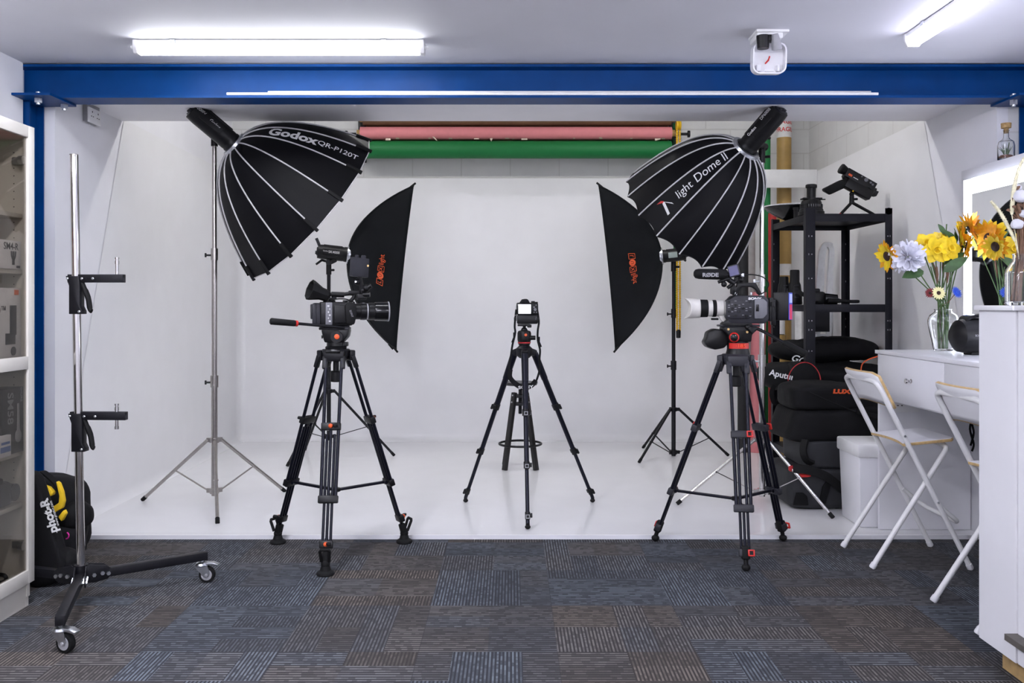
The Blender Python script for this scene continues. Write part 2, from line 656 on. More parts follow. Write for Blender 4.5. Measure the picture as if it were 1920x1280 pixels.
M['paleleaf'] = mat('pale_underside_leaf', (.30, .38, .33), .6, var=.1)
M['twig'] = mat('brown_twig', (.16, .085, .05), .7, var=.25, scale=50)
M['plume'] = mat('cream_plume', (.80, .76, .55), .85, var=.15, scale=60)
M['cotton'] = mat('cotton_boll', (.62, .62, .68), .9, bump=.5, bscale=120)
M['cork'] = mat('cork', (.34, .22, .09), .85, var=.25, scale=80, bump=.4, bscale=200)
M['gravel'] = mat('brown_gravel', (.22, .10, .06), .8, var=.5, scale=120, bump=.7, bscale=160)
M['glass'] = glass_mat('clear_glass', (.97, .98, .98))
M['pane'] = pane_mat('smoky_door_glass', (.74, .72, .69), 1.4)
M['boxblack'] = mat('black_carton', (.020, .018, .020), .4)
M['boxwhite'] = mat('white_carton', (.74, .74, .76), .45)
M['lensglass'] = mat('coated_lens_glass', (.01, .01, .02), .05, coat=1.0)
M['woodplinth'] = mat('bare_board_edge', (.42, .28, .12), .6, var=.2)
M['treadtop'] = mat('dark_tread', (.10, .09, .08), .6, var=.2)
M['orangecard'] = mat('orange_carton', (.80, .16, .06), .5)
M['bluecard'] = mat('blue_print', (.10, .18, .45), .5)
M['darkwood'] = mat('black_stained_wood', (.012, .011, .012), .38, var=.2, scale=30)
# ------------------------------------------------------------------ the setting
XL, XR = -2.46, 2.61          # white cove walls
CEIL = 2.50
mb = MB(); mb.box((0.05, 1.665, -.03), (5.6, 6.33, .06))
struct('floor', mb, M['carpet'], label='blue grey and brown striped carpet tiles', cat='floor')
mb = MB(); mb.box((.10, 1.62, CEIL + .05), (5.8, 6.44, .1))
struct('ceiling', mb, M['ceiling'], label='white painted ceiling in front of the blue beam', cat='ceiling')
mb = MB(); mb.box((-2.585, 1.6, 1.27), (.1, 6.2, 2.6))
struct('wall_left', mb, M['wall'], label='white wall of the front room at the left', cat='wall')
mb = MB(); mb.box((2.77, 1.6, 1.27), (.1, 6.2, 2.6))
struct('wall_right', mb, M['wall'], label='white wall of the front room at the right', cat='wall')
mb = MB(); mb.box((.05, -1.55, 1.27), (5.6, .1, 2.6))
struct('wall_rear', mb, M['wall'], label='white wall behind the viewer', cat='wall')
# stub walls behind the steel frame
mb = MB(); mb.box((XL - .16, 6.60, 1.65), (.20, 3.44, 3.3))
struct('wall_cove_left', mb, M['wall'], label='white side wall left of the cove', cat='wall')
mb = MB(); mb.box((XR + .16, 6.60, 1.65), (.20, 3.44, 3.3))
struct('wall_cove_right', mb, M['blocks'], label='white painted block wall right of the cove', cat='wall')
mb = MB(); mb.box((.07, 8.22, 1.65), (5.4, .12, 3.3))
struct('wall_back', mb, M['blocks'], label='white painted block wall behind the paper rolls', cat='wall')
# flat wall skins between column and cove
mb = MB()
mb.prism([(4.88, 0), (6.0, 0), (6.0, 2.42), (4.88, 2.42)], Matrix(((0, 0, 1, XL - .03), (1, 0, 0, 0), (0, 1, 0, 0), (0, 0, 0, 1))), .06)
struct('wall_reveal_left', mb, M['wall'], label='white reveal wall left of the white cove', cat='wall')
mb = MB()
mb.prism([(4.88, 0), (6.0, 0), (6.0, 2.42), (4.88, 2.42)], Matrix(((0, 0, 1, XR + .03), (1, 0, 0, 0), (0, 1, 0, 0), (0, 0, 0, 1))), .06)
struct('wall_reveal_right', mb, M['wall'], label='white reveal wall right of the white cove', cat='wall')

# lintel boards behind the beam
mb = MB()
mb.box((.07, 5.06, 2.66), (5.2, .36, .52))
mb.box((.07, 5.485, 2.664), (5.2, .47, .52))
struct('trim_1', mb, M['soffit'], label='white boarded lintel soffit behind the blue beam', cat='trim')
mb = MB(); mb.box((.07, 7.0, 3.35), (5.4, 2.9, .1))
struct('ceiling_cove', mb, M['wall'], label='high ceiling above the white cove', cat='ceiling')

# infinity cove: floor, two side wings with raked front edges, back, all with rounded inner corners
def cove():
    b = bmesh.new()
    z0, zt, y0, y1 = .02, 2.38, 4.83, 8.15
    xl, xr = XL + .003, XR - .003
    def vv(x, y, z): return b.verts.new((x, y, z))
    zw = 2.40
    A, Bv, C, D = vv(xl, y0 + .06, z0), vv(xr, y0 + .06, z0), vv(xr, y1, z0), vv(xl, y1, z0)
    E, Fv = vv(xl, y1, zt), vv(xr, y1, zt)
    G, H = vv(xl, 5.74, zt + .04), vv(xr, 5.74, zt + .04)
    b.faces.new((A, Bv, C, D))
    b.faces.new((D, C, Fv, E))
    b.faces.new((A, D, E, G))
    b.faces.new((Bv, H, Fv, C))
    back = [e for e in b.edges if len(e.link_faces) == 2]
    bmesh.ops.bevel(b, geom=back, offset=.07, segments=6, profile=.5, affect='EDGES', clamp_overlap=True)
    return b
b = cove()
b.normal_update()
def cove_piece(name, keep, label, lip=False):
    mb = MB()
    bb = b.copy()
    bmesh.ops.delete(bb, geom=[f for f in bb.faces if not keep(f)], context='FACES')
    mb.merge(bb)
    if lip:
        mb.box((.075, 4.86, .0), (XR - XL - .02, .07, .0395))    # square front lip on the carpet
    return struct(name, mb, M['cove_floor' if lip else 'cove'], sharp=60, label=label, cat='floor' if lip else 'wall')
def where(f):
    c = f.calc_center_median()
    if abs(f.normal.z) > .98 and c.z < .1:
        return 'f'
    if c.y > 8.15 - .075 and f.normal.y < -.02 or c.y > 8.07 and abs(f.normal.x) < .98:
        return 'b'
    return 'l' if c.x < 0 else 'r'
cove_piece('floor_cove', lambda f: where(f) == 'f', 'glossy white floor of the cove', True)
cove_piece('wall_cove_back', lambda f: where(f) == 'b', 'white curved back of the cove')
cove_piece('wall_cove_wing_left', lambda f: where(f) == 'l', 'white left wing of the cove with raked front edge')
cove_piece('wall_cove_wing_right', lambda f: where(f) == 'r', 'white right wing of the cove with raked front edge')
mb = MB(); mb.box((.075, 6.5, -.02), (5.25, 3.3, .074))
struct('floor_platform', mb, M['cove'], label='platform under the white cove', cat='floor')
mb = MB()
mb.box((.06, 4.826, .011), (5.2, .01, .022))
struct('trim_2', mb, M['lam'], label='thin white edging strip between carpet and white cove', cat='trim')

# ------------------------------------------------------------------ blue steel frame
t = thing('steel_beam', 'blue painted steel beam across the ceiling edge', 'beam', (.06, 4.78, 2.32))
mb = MB()
mb.box((.115, 4.78, 2.326), (5.37, .16, .013))
mb.box((.115, 4.78, 2.487), (5.37, .16, .013))
mb.box((.115, 4.78, 2.405), (5.37, .010, .155))
obj('girder', mb, M['blue'], t)
mb = MB(); mb.box((-2.45, 4.73, 2.3145), (.22, .28, .012))
obj('end_plate', mb, M['blue'], t)
mb = MB(); mb.box((2.68, 4.73, 2.3145), (.22, .28, .012))
obj('end_plate', mb, M['blue'], t)
for x, y in ((-2.435, 4.66), (-2.37, 4.80), (2.60, 4.70)):
    mb = MB()
    mb.cyl((x, y, 2.275), (x, y, 2.34), .011, seg=10)
    mb.cyl((x, y, 2.284), (x, y, 2.307), .020, seg=6)
    mb.cyl((x, y, 2.321), (x, y, 2.332), .018, seg=6)
    obj('bolt', mb, M['zinc'], t)
def column(x, w, label):
    t = thing('steel_column', label, 'column', (x, 4.80, 0))
    mb = MB()
    mb.box((x, 4.72, 1.154), (w, .010, 2.305))
    mb.box((x, 4.86, 1.154), (w, .010, 2.305))
    mb.box((x, 4.79, 1.154), (.010, .14, 2.305))
    obj('post', mb, M['blue'], t)
    mb = MB(); mb.box((x, 4.79, .008), (w + .04, .19, .014))
    obj('foot_plate', mb, M['blue'], t)
column(-2.552, .084, 'blue steel column behind the glass cabinet')
column(2.762, .084, 'blue steel column at the right above the mirror panel')
mb = MB()
mb.box((.21, 4.712, 2.340), (3.38, .03, .014), bev=.003)
mb.box((.30, 4.745, 2.348), (3.15, .03, .028), bev=.003)
single('cable_trunking', mb, M['wpowder'], 'long white cable trunking lying on the lower flange of the blue beam', 'trunking')

# ------------------------------------------------------------------ batten lights
def batten(name, label, p0, p1, tubemat, group='ceiling battens'):
    p0, p1 = V(p0), V(p1)
    d = (p1 - p0).normalized()
    L = (p1 - p0).length
    mid = (p0 + p1) / 2
    t = thing(name, label, 'light', (mid.x, mid.y, p0.z - .07), group=group)
    T = frame(mid, d, V((0, 0, 1)).cross(d))      # x along lamp, z up
    mb = MB(T)
    mb.prism([(-.038, -.004), (.038, -.004), (.033, -.030), (-.033, -.030)], Matrix(((0, 0, 1, 0), (1, 0, 0, 0), (0, 1, 0, 0), (0, 0, 0, 1))), L, .003)
    obj('housing', mb, M['wpowder'], t)
    mb = MB(T)
    prof = [(-.036, -.030)] + [(.036 * math.cos(a), -.036 + .030 * math.sin(a)) for a in [PI + PI * k / 10 for k in range(11)]] + [(.036, -.030)]
    mb.prism(prof, Matrix(((0, 0, 1, 0), (1, 0, 0, 0), (0, 1, 0, 0), (0, 0, 0, 1))), L - .02)
    obj('diffuser', mb, tubemat, t)
    for sx in (-1, 1):
        mb = MB(T)
        mb.prism([(-.040, -.003), (.040, -.003), (.040, -.040), (.028, -.066), (-.028, -.066), (-.040, -.040)],
                 Matrix(((0, 0, 1, sx * (L / 2 + .004)), (1, 0, 0, 0), (0, 1, 0, 0), (0, 0, 0, 1))), .022, .005)
        mb.cyl((sx * (L / 2 + .014), 0, -.030), (sx * (L / 2 + .034), 0, -.030), .010)
        obj('end_cap', mb, M['wpowder'], t)
        mb = MB(T)
        mb.box((sx * L * .37, 0, -.012), (.026, .088, .020), bev=.003)
        obj('clip', mb, M['zinc'], t)
    return t
batten('ceiling_light', 'long lit batten light on the ceiling left of centre', (-1.775, 4.31, CEIL), (-.43, 4.31, CEIL), M['tube_front'])
batten('ceiling_light', 'lit batten light running towards the viewer at top right', (1.85, 2.80, CEIL), (1.85, 4.18, CEIL), M['tube_right'])
batten('ceiling_light', 'added fill batten overhead on the left, out of view', (-1.35, 1.7, CEIL), (-1.35, 3.05, CEIL), M['tube_added'])  # unseen lamp added to brighten the left front wall
batten('ceiling_light', 'added fill batten overhead on the right, out of view', (.6, .4, CEIL), (1.9, .4, CEIL), M['tube_added'])  # added above the frame to raise the front-room light
batten('ceiling_light', 'added fill batten near the rear wall, out of view', (-1.7, -.8, CEIL), (-.4, -.8, CEIL), M['tube_added'])  # unseen extra lamp, added as fill from the rear
batten('ceiling_light', 'batten light high over the left half of the white cove', (-2.0, 6.35, 3.30), (-.65, 6.35, 3.30), M['tube_cove'], 'cove battens')
batten('ceiling_light', 'batten light high over the right half of the white cove', (.65, 6.35, 3.30), (2.0, 6.35, 3.30), M['tube_cove'], 'cove battens')

# open sensor housing hanging from the ceiling
t = thing('motion_sensor', 'opened white sensor housing hanging from the ceiling', 'sensor', (1.19, 4.23, 2.35))
mb = MB()
mb.box((1.185, 4.19, 2.493), (.15, .15, .014), bev=.005)
mb.box((1.175, 4.19, 2.475), (.12, .13, .030), bev=.008)
obj('base', mb, M['wpowder'], t)
mb = MB()
mb.cyl((1.142, 4.125, 2.412), (1.142, 4.125, 2.47), .026, .030)
mb.box((1.165, 4.13, 2.458), (.06, .05, .030), bev=.006)
obj('lamp_block', mb, M['blackplastic'], t)
mb = MB(axis_m((1.200, 4.115, 2.425), (-.25, -.35, 1)))
mb.lathe([(.018, -.02), (.024, -.018), (.018, .03), (.014, .05)], caps=True)
obj('detector', mb, M['midgrey'], t)
T = frame((1.18, 4.175, 2.378), (1, 0, 0), (0, -.10, 1))
mb = MB(T)
def rrect(w, h, r, n=5):
    o = []
    for cx, cy, a0 in ((w / 2 - r, h / 2 - r, 0), (-w / 2 + r, h / 2 - r, 90), (-w / 2 + r, -h / 2 + r, 180), (w / 2 - r, -h / 2 + r, 270)):
        o += [(cx + r * math.cos(R(a0 + 90 * k / n)), cy + r * math.sin(R(a0 + 90 * k / n))) for k in range(n + 1)]
    return o
oring, iring = rrect(.155, .140, .035), rrect(.142, .127, .029)
n = len(oring)
def shell(z0, z1):
    a = [mb.bm.verts.new(T @ V((x, y, z0))) for x, y in oring]
    c = [mb.bm.verts.new(T @ V((x, y, z1))) for x, y in oring]
    d = [mb.bm.verts.new(T @ V((x, y, z1))) for x, y in iring]
    e = [mb.bm.verts.new(T @ V((x, y, z0 + .006))) for x, y in iring]
    for k in range(n):
        q = (k + 1) % n
        for r0, r1 in ((a, c), (c, d), (d, e)):
            mb.bm.faces.new((r0[k], r0[q], r1[q], r1[k]))
    mb.bm.faces.new(list(reversed(a)))
    mb.bm.faces.new(e)
shell(-.02, .028)
mb.box((-.045, -.042, .0), (.02, .03, .03), bev=.003)
mb.box((.045, -.042, .0), (.012, .03, .03), bev=.003)
mb.box((.0, -.055, .022), (.04, .008, .008))
obj('cover', mb, M['lam'], t)
mb = MB(T)
mb.tube(spline([(-.012, -.02, -.006), (.0, -.004, .002), (.006, .012, .0), (-.002, -.01, .006)]), .0035, 6)
obj('wire', mb, M['red'], t)

# sockets
def socket(name, label, T, w=.146, h=.086):
    t = thing(name, label, 'socket', T.translation)
    mb = MB(T); mb.box((0, 0, .006), (w, h, .012), bev=.003)
    obj('face_plate', mb, M['wpowder'], t)
    for sx in (-1, 1):
        mb = MB(T)
        mb.box((sx * .036, .020, .0122), (.006, .010, .002))
        mb.box((sx * .036 - .011, -.006, .0122), (.008, .005, .002))
        mb.box((sx * .036 + .011, -.006, .0122), (.008, .005, .002))
        obj('pin_hole', mb, M['rubber'], t)
        mb = MB(T); mb.box((sx * .012, .026, .013), (.012, .018, .006), bev=.002)
        obj('switch', mb, M['lam'], t)
    return t
T = frame((XL + .03, 5.27, 2.345), (0, -1, 0), (0, 0, 1))
so = socket('power_socket', 'double power socket high on the white wall under the beam', frame((XL + .035, 5.25, 2.335), (0, 1, 0), (0, 0, 1)))
mb = MB(T); mb.box((0, 0.012, .015), (.15, .115, .030), bev=.004)
obj('back_box', mb, M['midgrey'], so)
# ------------------------------------------------------------------ light stands
def light_stand(name, label, feet, centre, hub_z, low_z, top_z, m, r0=.0165, joints=(), group='light stands', brace_at=.55, seg_m=None):
    """tripod stand: three legs hinged at a hub, braces from a lower collar, telescopic pole"""
    cx, cy = centre
    t = thing(name, label, 'light stand', (cx, cy, feet[0][2]), group=group)
    zs = [low_z - .03] + list(joints) + [top_z]
    r = r0
    mb = MB()
    rr = []
    for k in range(len(zs) - 1):
        mb.cyl((cx, cy, zs[k]), (cx, cy, zs[k + 1]), r, seg=14)
        rr.append(r)
        r *= .86
    mb.cyl((cx, cy, top_z), (cx, cy, top_z + .045), .0085)
    obj('pole', mb, m, t)
    for k, z in enumerate(joints):
        mb = MB()
        mb.cyl((cx, cy, z - .06), (cx, cy, z + .012), rr[k] * 1.32, seg=14)
        c = obj('collar', mb, seg_m or m, t)
        mb = MB()
        mb.cyl((cx, cy, z - .03), (cx - .045, cy - .012, z - .03), .006)
        mb.box((cx - .050, cy - .012, z - .03), (.012, .008, .026), bev=.003)
        obj('knob', mb, M['blackplastic'] if m is not M['chrome'] else M['zinc'], c)
    for z, h in ((hub_z, .030), (low_z, .034)):
        mb = MB()
        mb.cyl((cx, cy, z - h / 2), (cx, cy, z + h / 2), r0 * 1.55, seg=14)
        for fx, fy, fz in feet:
            d = V((fx - cx, fy - cy, 0)).normalized()
            mb.bar(V((cx, cy, z)) + d * .018, V((cx, cy, z)) + d * .050, .016, .026)
        obj('hub', mb, seg_m or m, t)
    for fx, fy, fz in feet:
        d = V((fx - cx, fy - cy, 0)).normalized()
        a = V((cx, cy, hub_z)) + d * .045
        f = V((fx, fy, fz + .008))
        mb = MB()
        prof = [(-1, -.62), (1, -.62), (1, .62), (-1, .62)]
        mb.cyl(a, f, .0105, seg=10)
        lg = obj('leg', mb, m, t)
        mb = MB()
        u = (f - a).normalized()
        mb.cyl(f - u * .030, f + u * .004, .0125, seg=10)
        obj('rubber_foot', mb, M['rubber'], lg)
        q = a.lerp(f, brace_at)
        mb = MB()
        mb.bar(V((cx, cy, low_z)) + d * .045, q, .012, .005)
        mb.cyl(q + V((d.y, -d.x, 0)) * -.014, q + V((d.y, -d.x, 0)) * .014, .006, seg=8)
        obj('brace', mb, m, t)
    return t

ZP = .02
light_stand('light_stand', 'tall chrome light stand under the ribbed black umbrella softbox at left',
            [(-2.31, 5.67, ZP), (-1.65, 5.08, ZP), (-1.49, 5.94, ZP)], (-1.828, 5.57), .415, .105, 2.215, M['steel'], .0185,
            joints=(.80, 1.58), brace_at=.5)
light_stand('light_stand', 'chrome light stand under the black dome softbox at right',
            [(1.014, 5.56, ZP), (1.84, 5.20, ZP), (1.74, 6.02, ZP)], (1.53, 5.55), .42, .105, 2.13, M['chrome'], .0185,
            joints=(.93, 1.42), brace_at=.5)
light_stand('light_stand', 'black light stand holding the narrow softbox behind the left video camera',
            [(-.955, 7.34, ZP), (-1.70, 6.86, ZP), (-1.74, 7.62, ZP)], (-1.455, 7.2), .56, .20, 1.50, M['blackmetal'], .017,
            joints=(1.02,), brace_at=.55)
light_stand('light_stand', 'black light stand holding the narrow softbox facing left',
            [(.985, 7.02, ZP), (1.75, 7.34, ZP), (1.12, 7.74, ZP)], (1.306, 7.33), .40, .055, 1.57, M['blackmetal'], .0175,
            joints=(.78, 1.20), brace_at=.62)

# ------------------------------------------------------------------ strobes
def strobe(name, label, A, n, L, r, up, bracket_to=None, reading=None, tilt_handle=True, lcd=False, group='studio flash heads', tail=1):
    """studio flash: cylinder behind mount point A along -n"""
    n = V(n).normalized()
    T = axis_m(A, -n, up)            # z backwards, y towards 'up'
    t = thing(name, label, 'flash head', A, group=group)
    mb = MB(T)
    mb.lathe([(r * .80, .0), (r * 1.02, .004), (r * 1.04, .03), (r * .98, .036), (r, .05), (r, L * .86), (r * .93, L), (r * .80, L + .002)], seg=28)
    mb.box((0, r * .93, L * .52), (r * .75, r * .22, L * .62), bev=.004)
    for sx in (-1, 1):
        mb.box((sx * r * .86, 0, L * .6), (r * .3, r * .9, L * .5), bev=.006)
    obj('body', mb, M['blackplastic'], t)
    mb = MB(T)
    mb.lathe([(r * 1.0, -.022), (r * 1.12, -.020), (r * 1.12, .002), (r * 1.0, .006)], seg=28)
    obj('mount_ring', mb, M['zinc'], t)
    mb = MB(T)
    if tail:
        mb.tube(spline([(0, r * .75, L * .96), (0, r * 1.25, L * 1.02), (0, r * 1.75, L * 1.09)]), [.012] * 6 + [.012] * 7, 8)
    mb.box((0, 0, L + .004), (r * 1.25, r * 1.1, .010), bev=.003)
    mb.cyl((-r * .35, -r * .2, L), (-r * .35, -r * .2, L + .018), .011)
    mb.cyl((r * .3, -r * .2, L), (r * .3, -r * .2, L + .018), .014)
    obj('rear_panel', mb, M['darkgrey'], t)
    if bracket_to is not None:
        mb = MB()
        c = V(A) - n * (L * .42)
        b0 = V(bracket_to)
        side = n.cross(V((0, 0, 1))).normalized()
        for sx in (-1, 1):
            mb.bar(c + side * sx * .026 - V((0, 0, r * .9)), b0 + V((0, 0, .055)) + side * sx * .018, .008, .034, n)
        mb.cyl(b0 + V((0, 0, -.035)), b0 + V((0, 0, .06)), .021, seg=12)
        mb.cyl(b0 + V((0, 0, .065)) - side * .034, b0 + V((0, 0, .065)) + side * .034, .024, seg=16)
        bk = obj('bracket', mb, M['blackplastic'], t)
        mb = MB()
        if tilt_handle:
            h0 = b0 + V((0, 0, .065)) - side * .035
            mb.tube([h0, h0 - n * .05 + V((0, -.015, .01)), h0 - n * .095 + V((0, -.02, -.03))], [.009, .011, .008], 8)
        mb.cyl(b0 + V((0, 0, .0)), b0 + V((.045, -.02, 0)), .009, seg=8)
        obj('lever', mb, M['blackplastic'], bk)
    if lcd:
        mb = MB(T)
        mb.mi = 0
        s = -1 if lcd < 0 else 1
        mb.box((s * r * 1.02, .0, L * .48), (.006, .044, .070), bev=.0015)
        obj('display', mb, M['lcd'], t)
    if reading:
        for txt, pos, sz, right, upv in reading:
            mb = MB()
            mb.text(txt, sz, FACE(pos, right, upv), ext=.0008)
            obj('lettering', mb, M['print'], t)
    return t

# ------------------------------------------------------------------ ribbed umbrella softboxes
def octabox(name, label, A, n, Rr, D, r0, nr, phase, scallop, sag, fabric, caps, ctrl=(.10, .62), group=None, prints=None, e1=None):
    n = V(n).normalized()
    A = V(A)
    e1 = V((0, -1, 0)) if e1 is None else V(e1)
    e1 = (e1 - n * e1.dot(n)).normalized()
    e2 = n.cross(e1)
    def prof(t):
        h = 2 * t * (1 - t) * ctrl[0] * D + t * t * D
        r = (1 - t) ** 2 * r0 + 2 * t * (1 - t) * ctrl[1] * Rr + t * t * Rr
        return h, r
    def rib(a, t, off=0.0):
        h, r = prof(t)
        h2, r2 = prof(t + .01)
        tn = V((h2 - h, r2 - r)).normalized()
        # outward normal of the profile (towards smaller h, bigger r)
        h, r = h - tn.y * off, r + tn.x * off
        return A + n * h + (e1 * math.cos(a) + e2 * math.sin(a)) * r
    da = 2 * PI / nr
    def surf(k, u, t, off=0.0):
        a0 = phase + k * da
        p = rib(a0, t, off).lerp(rib(a0 + da, t, off), u)
        am = a0 + da * u
        rad = e1 * math.cos(am) + e2 * math.sin(am)
        b = 4 * u * (1 - u)
        wr = .0035 * noise.noise(V((k * 3.1 + u * 2.2, t * 9.0, 1.7))) * b * t
        return p + rad * (sag * b * math.sin(PI * min(1, t * 1.1)) + wr) - n * (scallop * b * t ** 6)
    t_ = thing(name, label, 'softbox', A, group=group)
    mb = MB()
    for k in range(nr):
        mb.grid(lambda u, t: surf(k, u, t), 8, 18)
    bmesh.ops.remove_doubles(mb.bm, verts=list(mb.bm.verts), dist=1e-4)
    bmesh.ops.recalc_face_normals(mb.bm, faces=list(mb.bm.faces))
    obj('shell', mb, fabric, t_, sharp=14)
    mb = MB()
    for k in range(nr):
        mb.grid(lambda u, t: surf(k, u, t * .985, -.006), 4, 12)
    bmesh.ops.remove_doubles(mb.bm, verts=list(mb.bm.verts), dist=1e-4)
    obj('silver_lining', mb, M['silver'], t_, sharp=14)
    mb = MB()
    hh, rr = prof(.92)
    mb.lathe([(.001, .05), (rr * .5, .035), (rr * .96, .0)], axis_m(A + n * hh, n), seg=nr * 2, caps=False)
    obj('front_diffuser', mb, M['diffuser'], t_)
    for k in range(nr):
        a = phase + k * da
        mb = MB()
        te = .94 if caps else .995
        mb.tube([rib(a, i / 22 * te, .0035) for i in range(23)], .0046, 6)
        rb = obj('rib', mb, M['piping'], t_)
        if caps:
            mb = MB()
            p0, p1 = rib(a, .925, .007), rib(a, 1.012, .005)
            w = (e1 * -math.sin(a) + e2 * math.cos(a))
            mb.bar(p0, p1, .020, .018, (p1 - p0).cross(w), bev=.003)
            obj('rib_pocket', mb, M['rubber'], rb)
    mb = MB()
    pts = []
    for k in range(nr):
        pts += [surf(k, i / 8, 1.0) for i in range(8)]
    mb.tube(pts, .0032, 6, closed=True)
    obj('rim_piping', mb, M['piping'] if caps else M['rubber'], t_)
    mb = MB(axis_m(A, n))
    mb.lathe([(r0 * .86, -.018), (r0 * 1.1, -.016), (r0 * 1.14, .002), (r0 * 1.02, .012), (r0 * .86, .012), (r0 * .86, -.018)], seg=32, caps=False)
    obj('speed_ring', mb, M['zinc'], t_)
    # arc length along the rib middle
    def place(k, t0, u0, sgn=1, flip=1):
        def fn(x, y):
            t = t0
            L = 0
            N = 40
            step = abs(x) / N if x else 0
            for _ in range(N if x else 0):
                h, r = prof(t); h2, r2 = prof(t + .002)
                dl = math.hypot(h2 - h, r2 - r) / .002
                t += sgn * math.copysign(step / dl, x)
            w = (surf(k, 1, t) - surf(k, 0, t)).length
            return surf(k, u0 + flip * y / w, t, .003)
        return fn
    for nm, mt, items in (prints or []):
        mb = MB()
        for it in items:
            it(mb, place)
        obj(nm, mb, mt, t_)
    return t_, prof, surf

AX1 = V((.74 * math.cos(R(25)), math.sin(R(25)), -.66 * math.cos(R(25)))).normalized()
A1 = P(440, 272, 5.50)
OB1 = dict(k=OCT1_K) if 'OCT1_K' in globals() else dict(k=3)
def t_godox(mb, place):
    mb.text('Godox', .098, fn=place(13, .34, .50, 1, -1), align='LEFT', bold=.0035, sx=1.05)
def t_model(mb, place):
    mb.text('QR-P120T', .058, fn=place(13, .72, .50, 1, -1), align='LEFT', bold=.0006)
octabox('umbrella_softbox', 'large black ribbed softbox with white lettering tilted down to the right', A1, AX1, .57, .58, .075, 16, R(3), .0, .004,
        M['softblack'], True, ctrl=(.05, .60), group='ribbed umbrella softboxes',
        prints=[('lettering', M['print'], [t_godox]), ('lettering', M['print'], [t_model])])
PT1 = V((-1.828, 5.57, 2.235))
strobe('studio_flash', 'black flash head at the back of the large lettered softbox at left', A1, AX1, .31, .062, (0, 0, 1), PT1 + V((0, 0, .02)),
       reading=[('Godox', A1 - AX1 * .115 + V((0, -.075, .035)), .026, AX1, (0.6, -.3, 1)),
                ('DP600IIIV', A1 - AX1 * .235 + V((0, -.075, .045)), .026, AX1, (0.6, -.3, 1))])

AX2 = V((-.61 * math.cos(R(34)), math.sin(R(34)), -.78 * math.cos(R(34)))).normalized()
A2 = P(1397, 280, 5.48)
def t_logo(mb, place):
    mb.text('light', .070, fn=place(0, .76, .52, -1, 1), align='LEFT', shear=.15)
def t_logo2(mb, place):
    mb.text('Dome II', .074, fn=place(0, .59, .52, -1, 1), align='LEFT', shear=.2)
def t_a(mb, place):
    f = place(0, .89, .5, -1, 1)
    for pl in ([(.012, -.045), (.030, -.045), (.052, .03), (.040, .045)], [(.052, .03), (.040, .045), (.085, -.02), (.082, -.005)]):
        mb.bm.faces.new([mb.bm.verts.new(f(*q)) for q in (pl if len(pl) == 4 else pl)])
def t_ar(mb, place):
    f = place(0, .89, .5, -1, 1)
    mb.bm.faces.new([mb.bm.verts.new(f(*q)) for q in ((.034, .036), (.006, .052), (.040, .050))])
    mb.bm.faces.new([mb.bm.verts.new(f(*q)) for q in ((.040, .050), (.052, .036), (.034, .030))])
octabox('dome_softbox', 'black dome softbox with scalloped rim tilted down to the left', A2, AX2, .445, .61, .085, 16, R(13), .028, -.006,
        M['softblack'], False, ctrl=(.10, .74), group='ribbed umbrella softboxes',
        prints=[('lettering', M['print'], [t_logo]), ('lettering', M['print'], [t_logo2]), ('emblem', M['print'], [t_a]), ('emblem_tip', M['red'], [t_ar])])
PT2 = V((1.53, 5.55, 2.15))
strobe('studio_flash', 'black flash head at the back of the scalloped dome softbox at right', A2, AX2, .31, .062, (0, 0, 1), PT2 + V((0, 0, .0)),
       reading=[('Godox', A2 - AX2 * .10 + V((-.045, -.072, .02)), .024, -AX2, (-.6, -.3, 1)),
                ('DP600III', A2 - AX2 * .22 + V((-.045, -.072, .03)), .024, -AX2, (-.6, -.3, 1))])

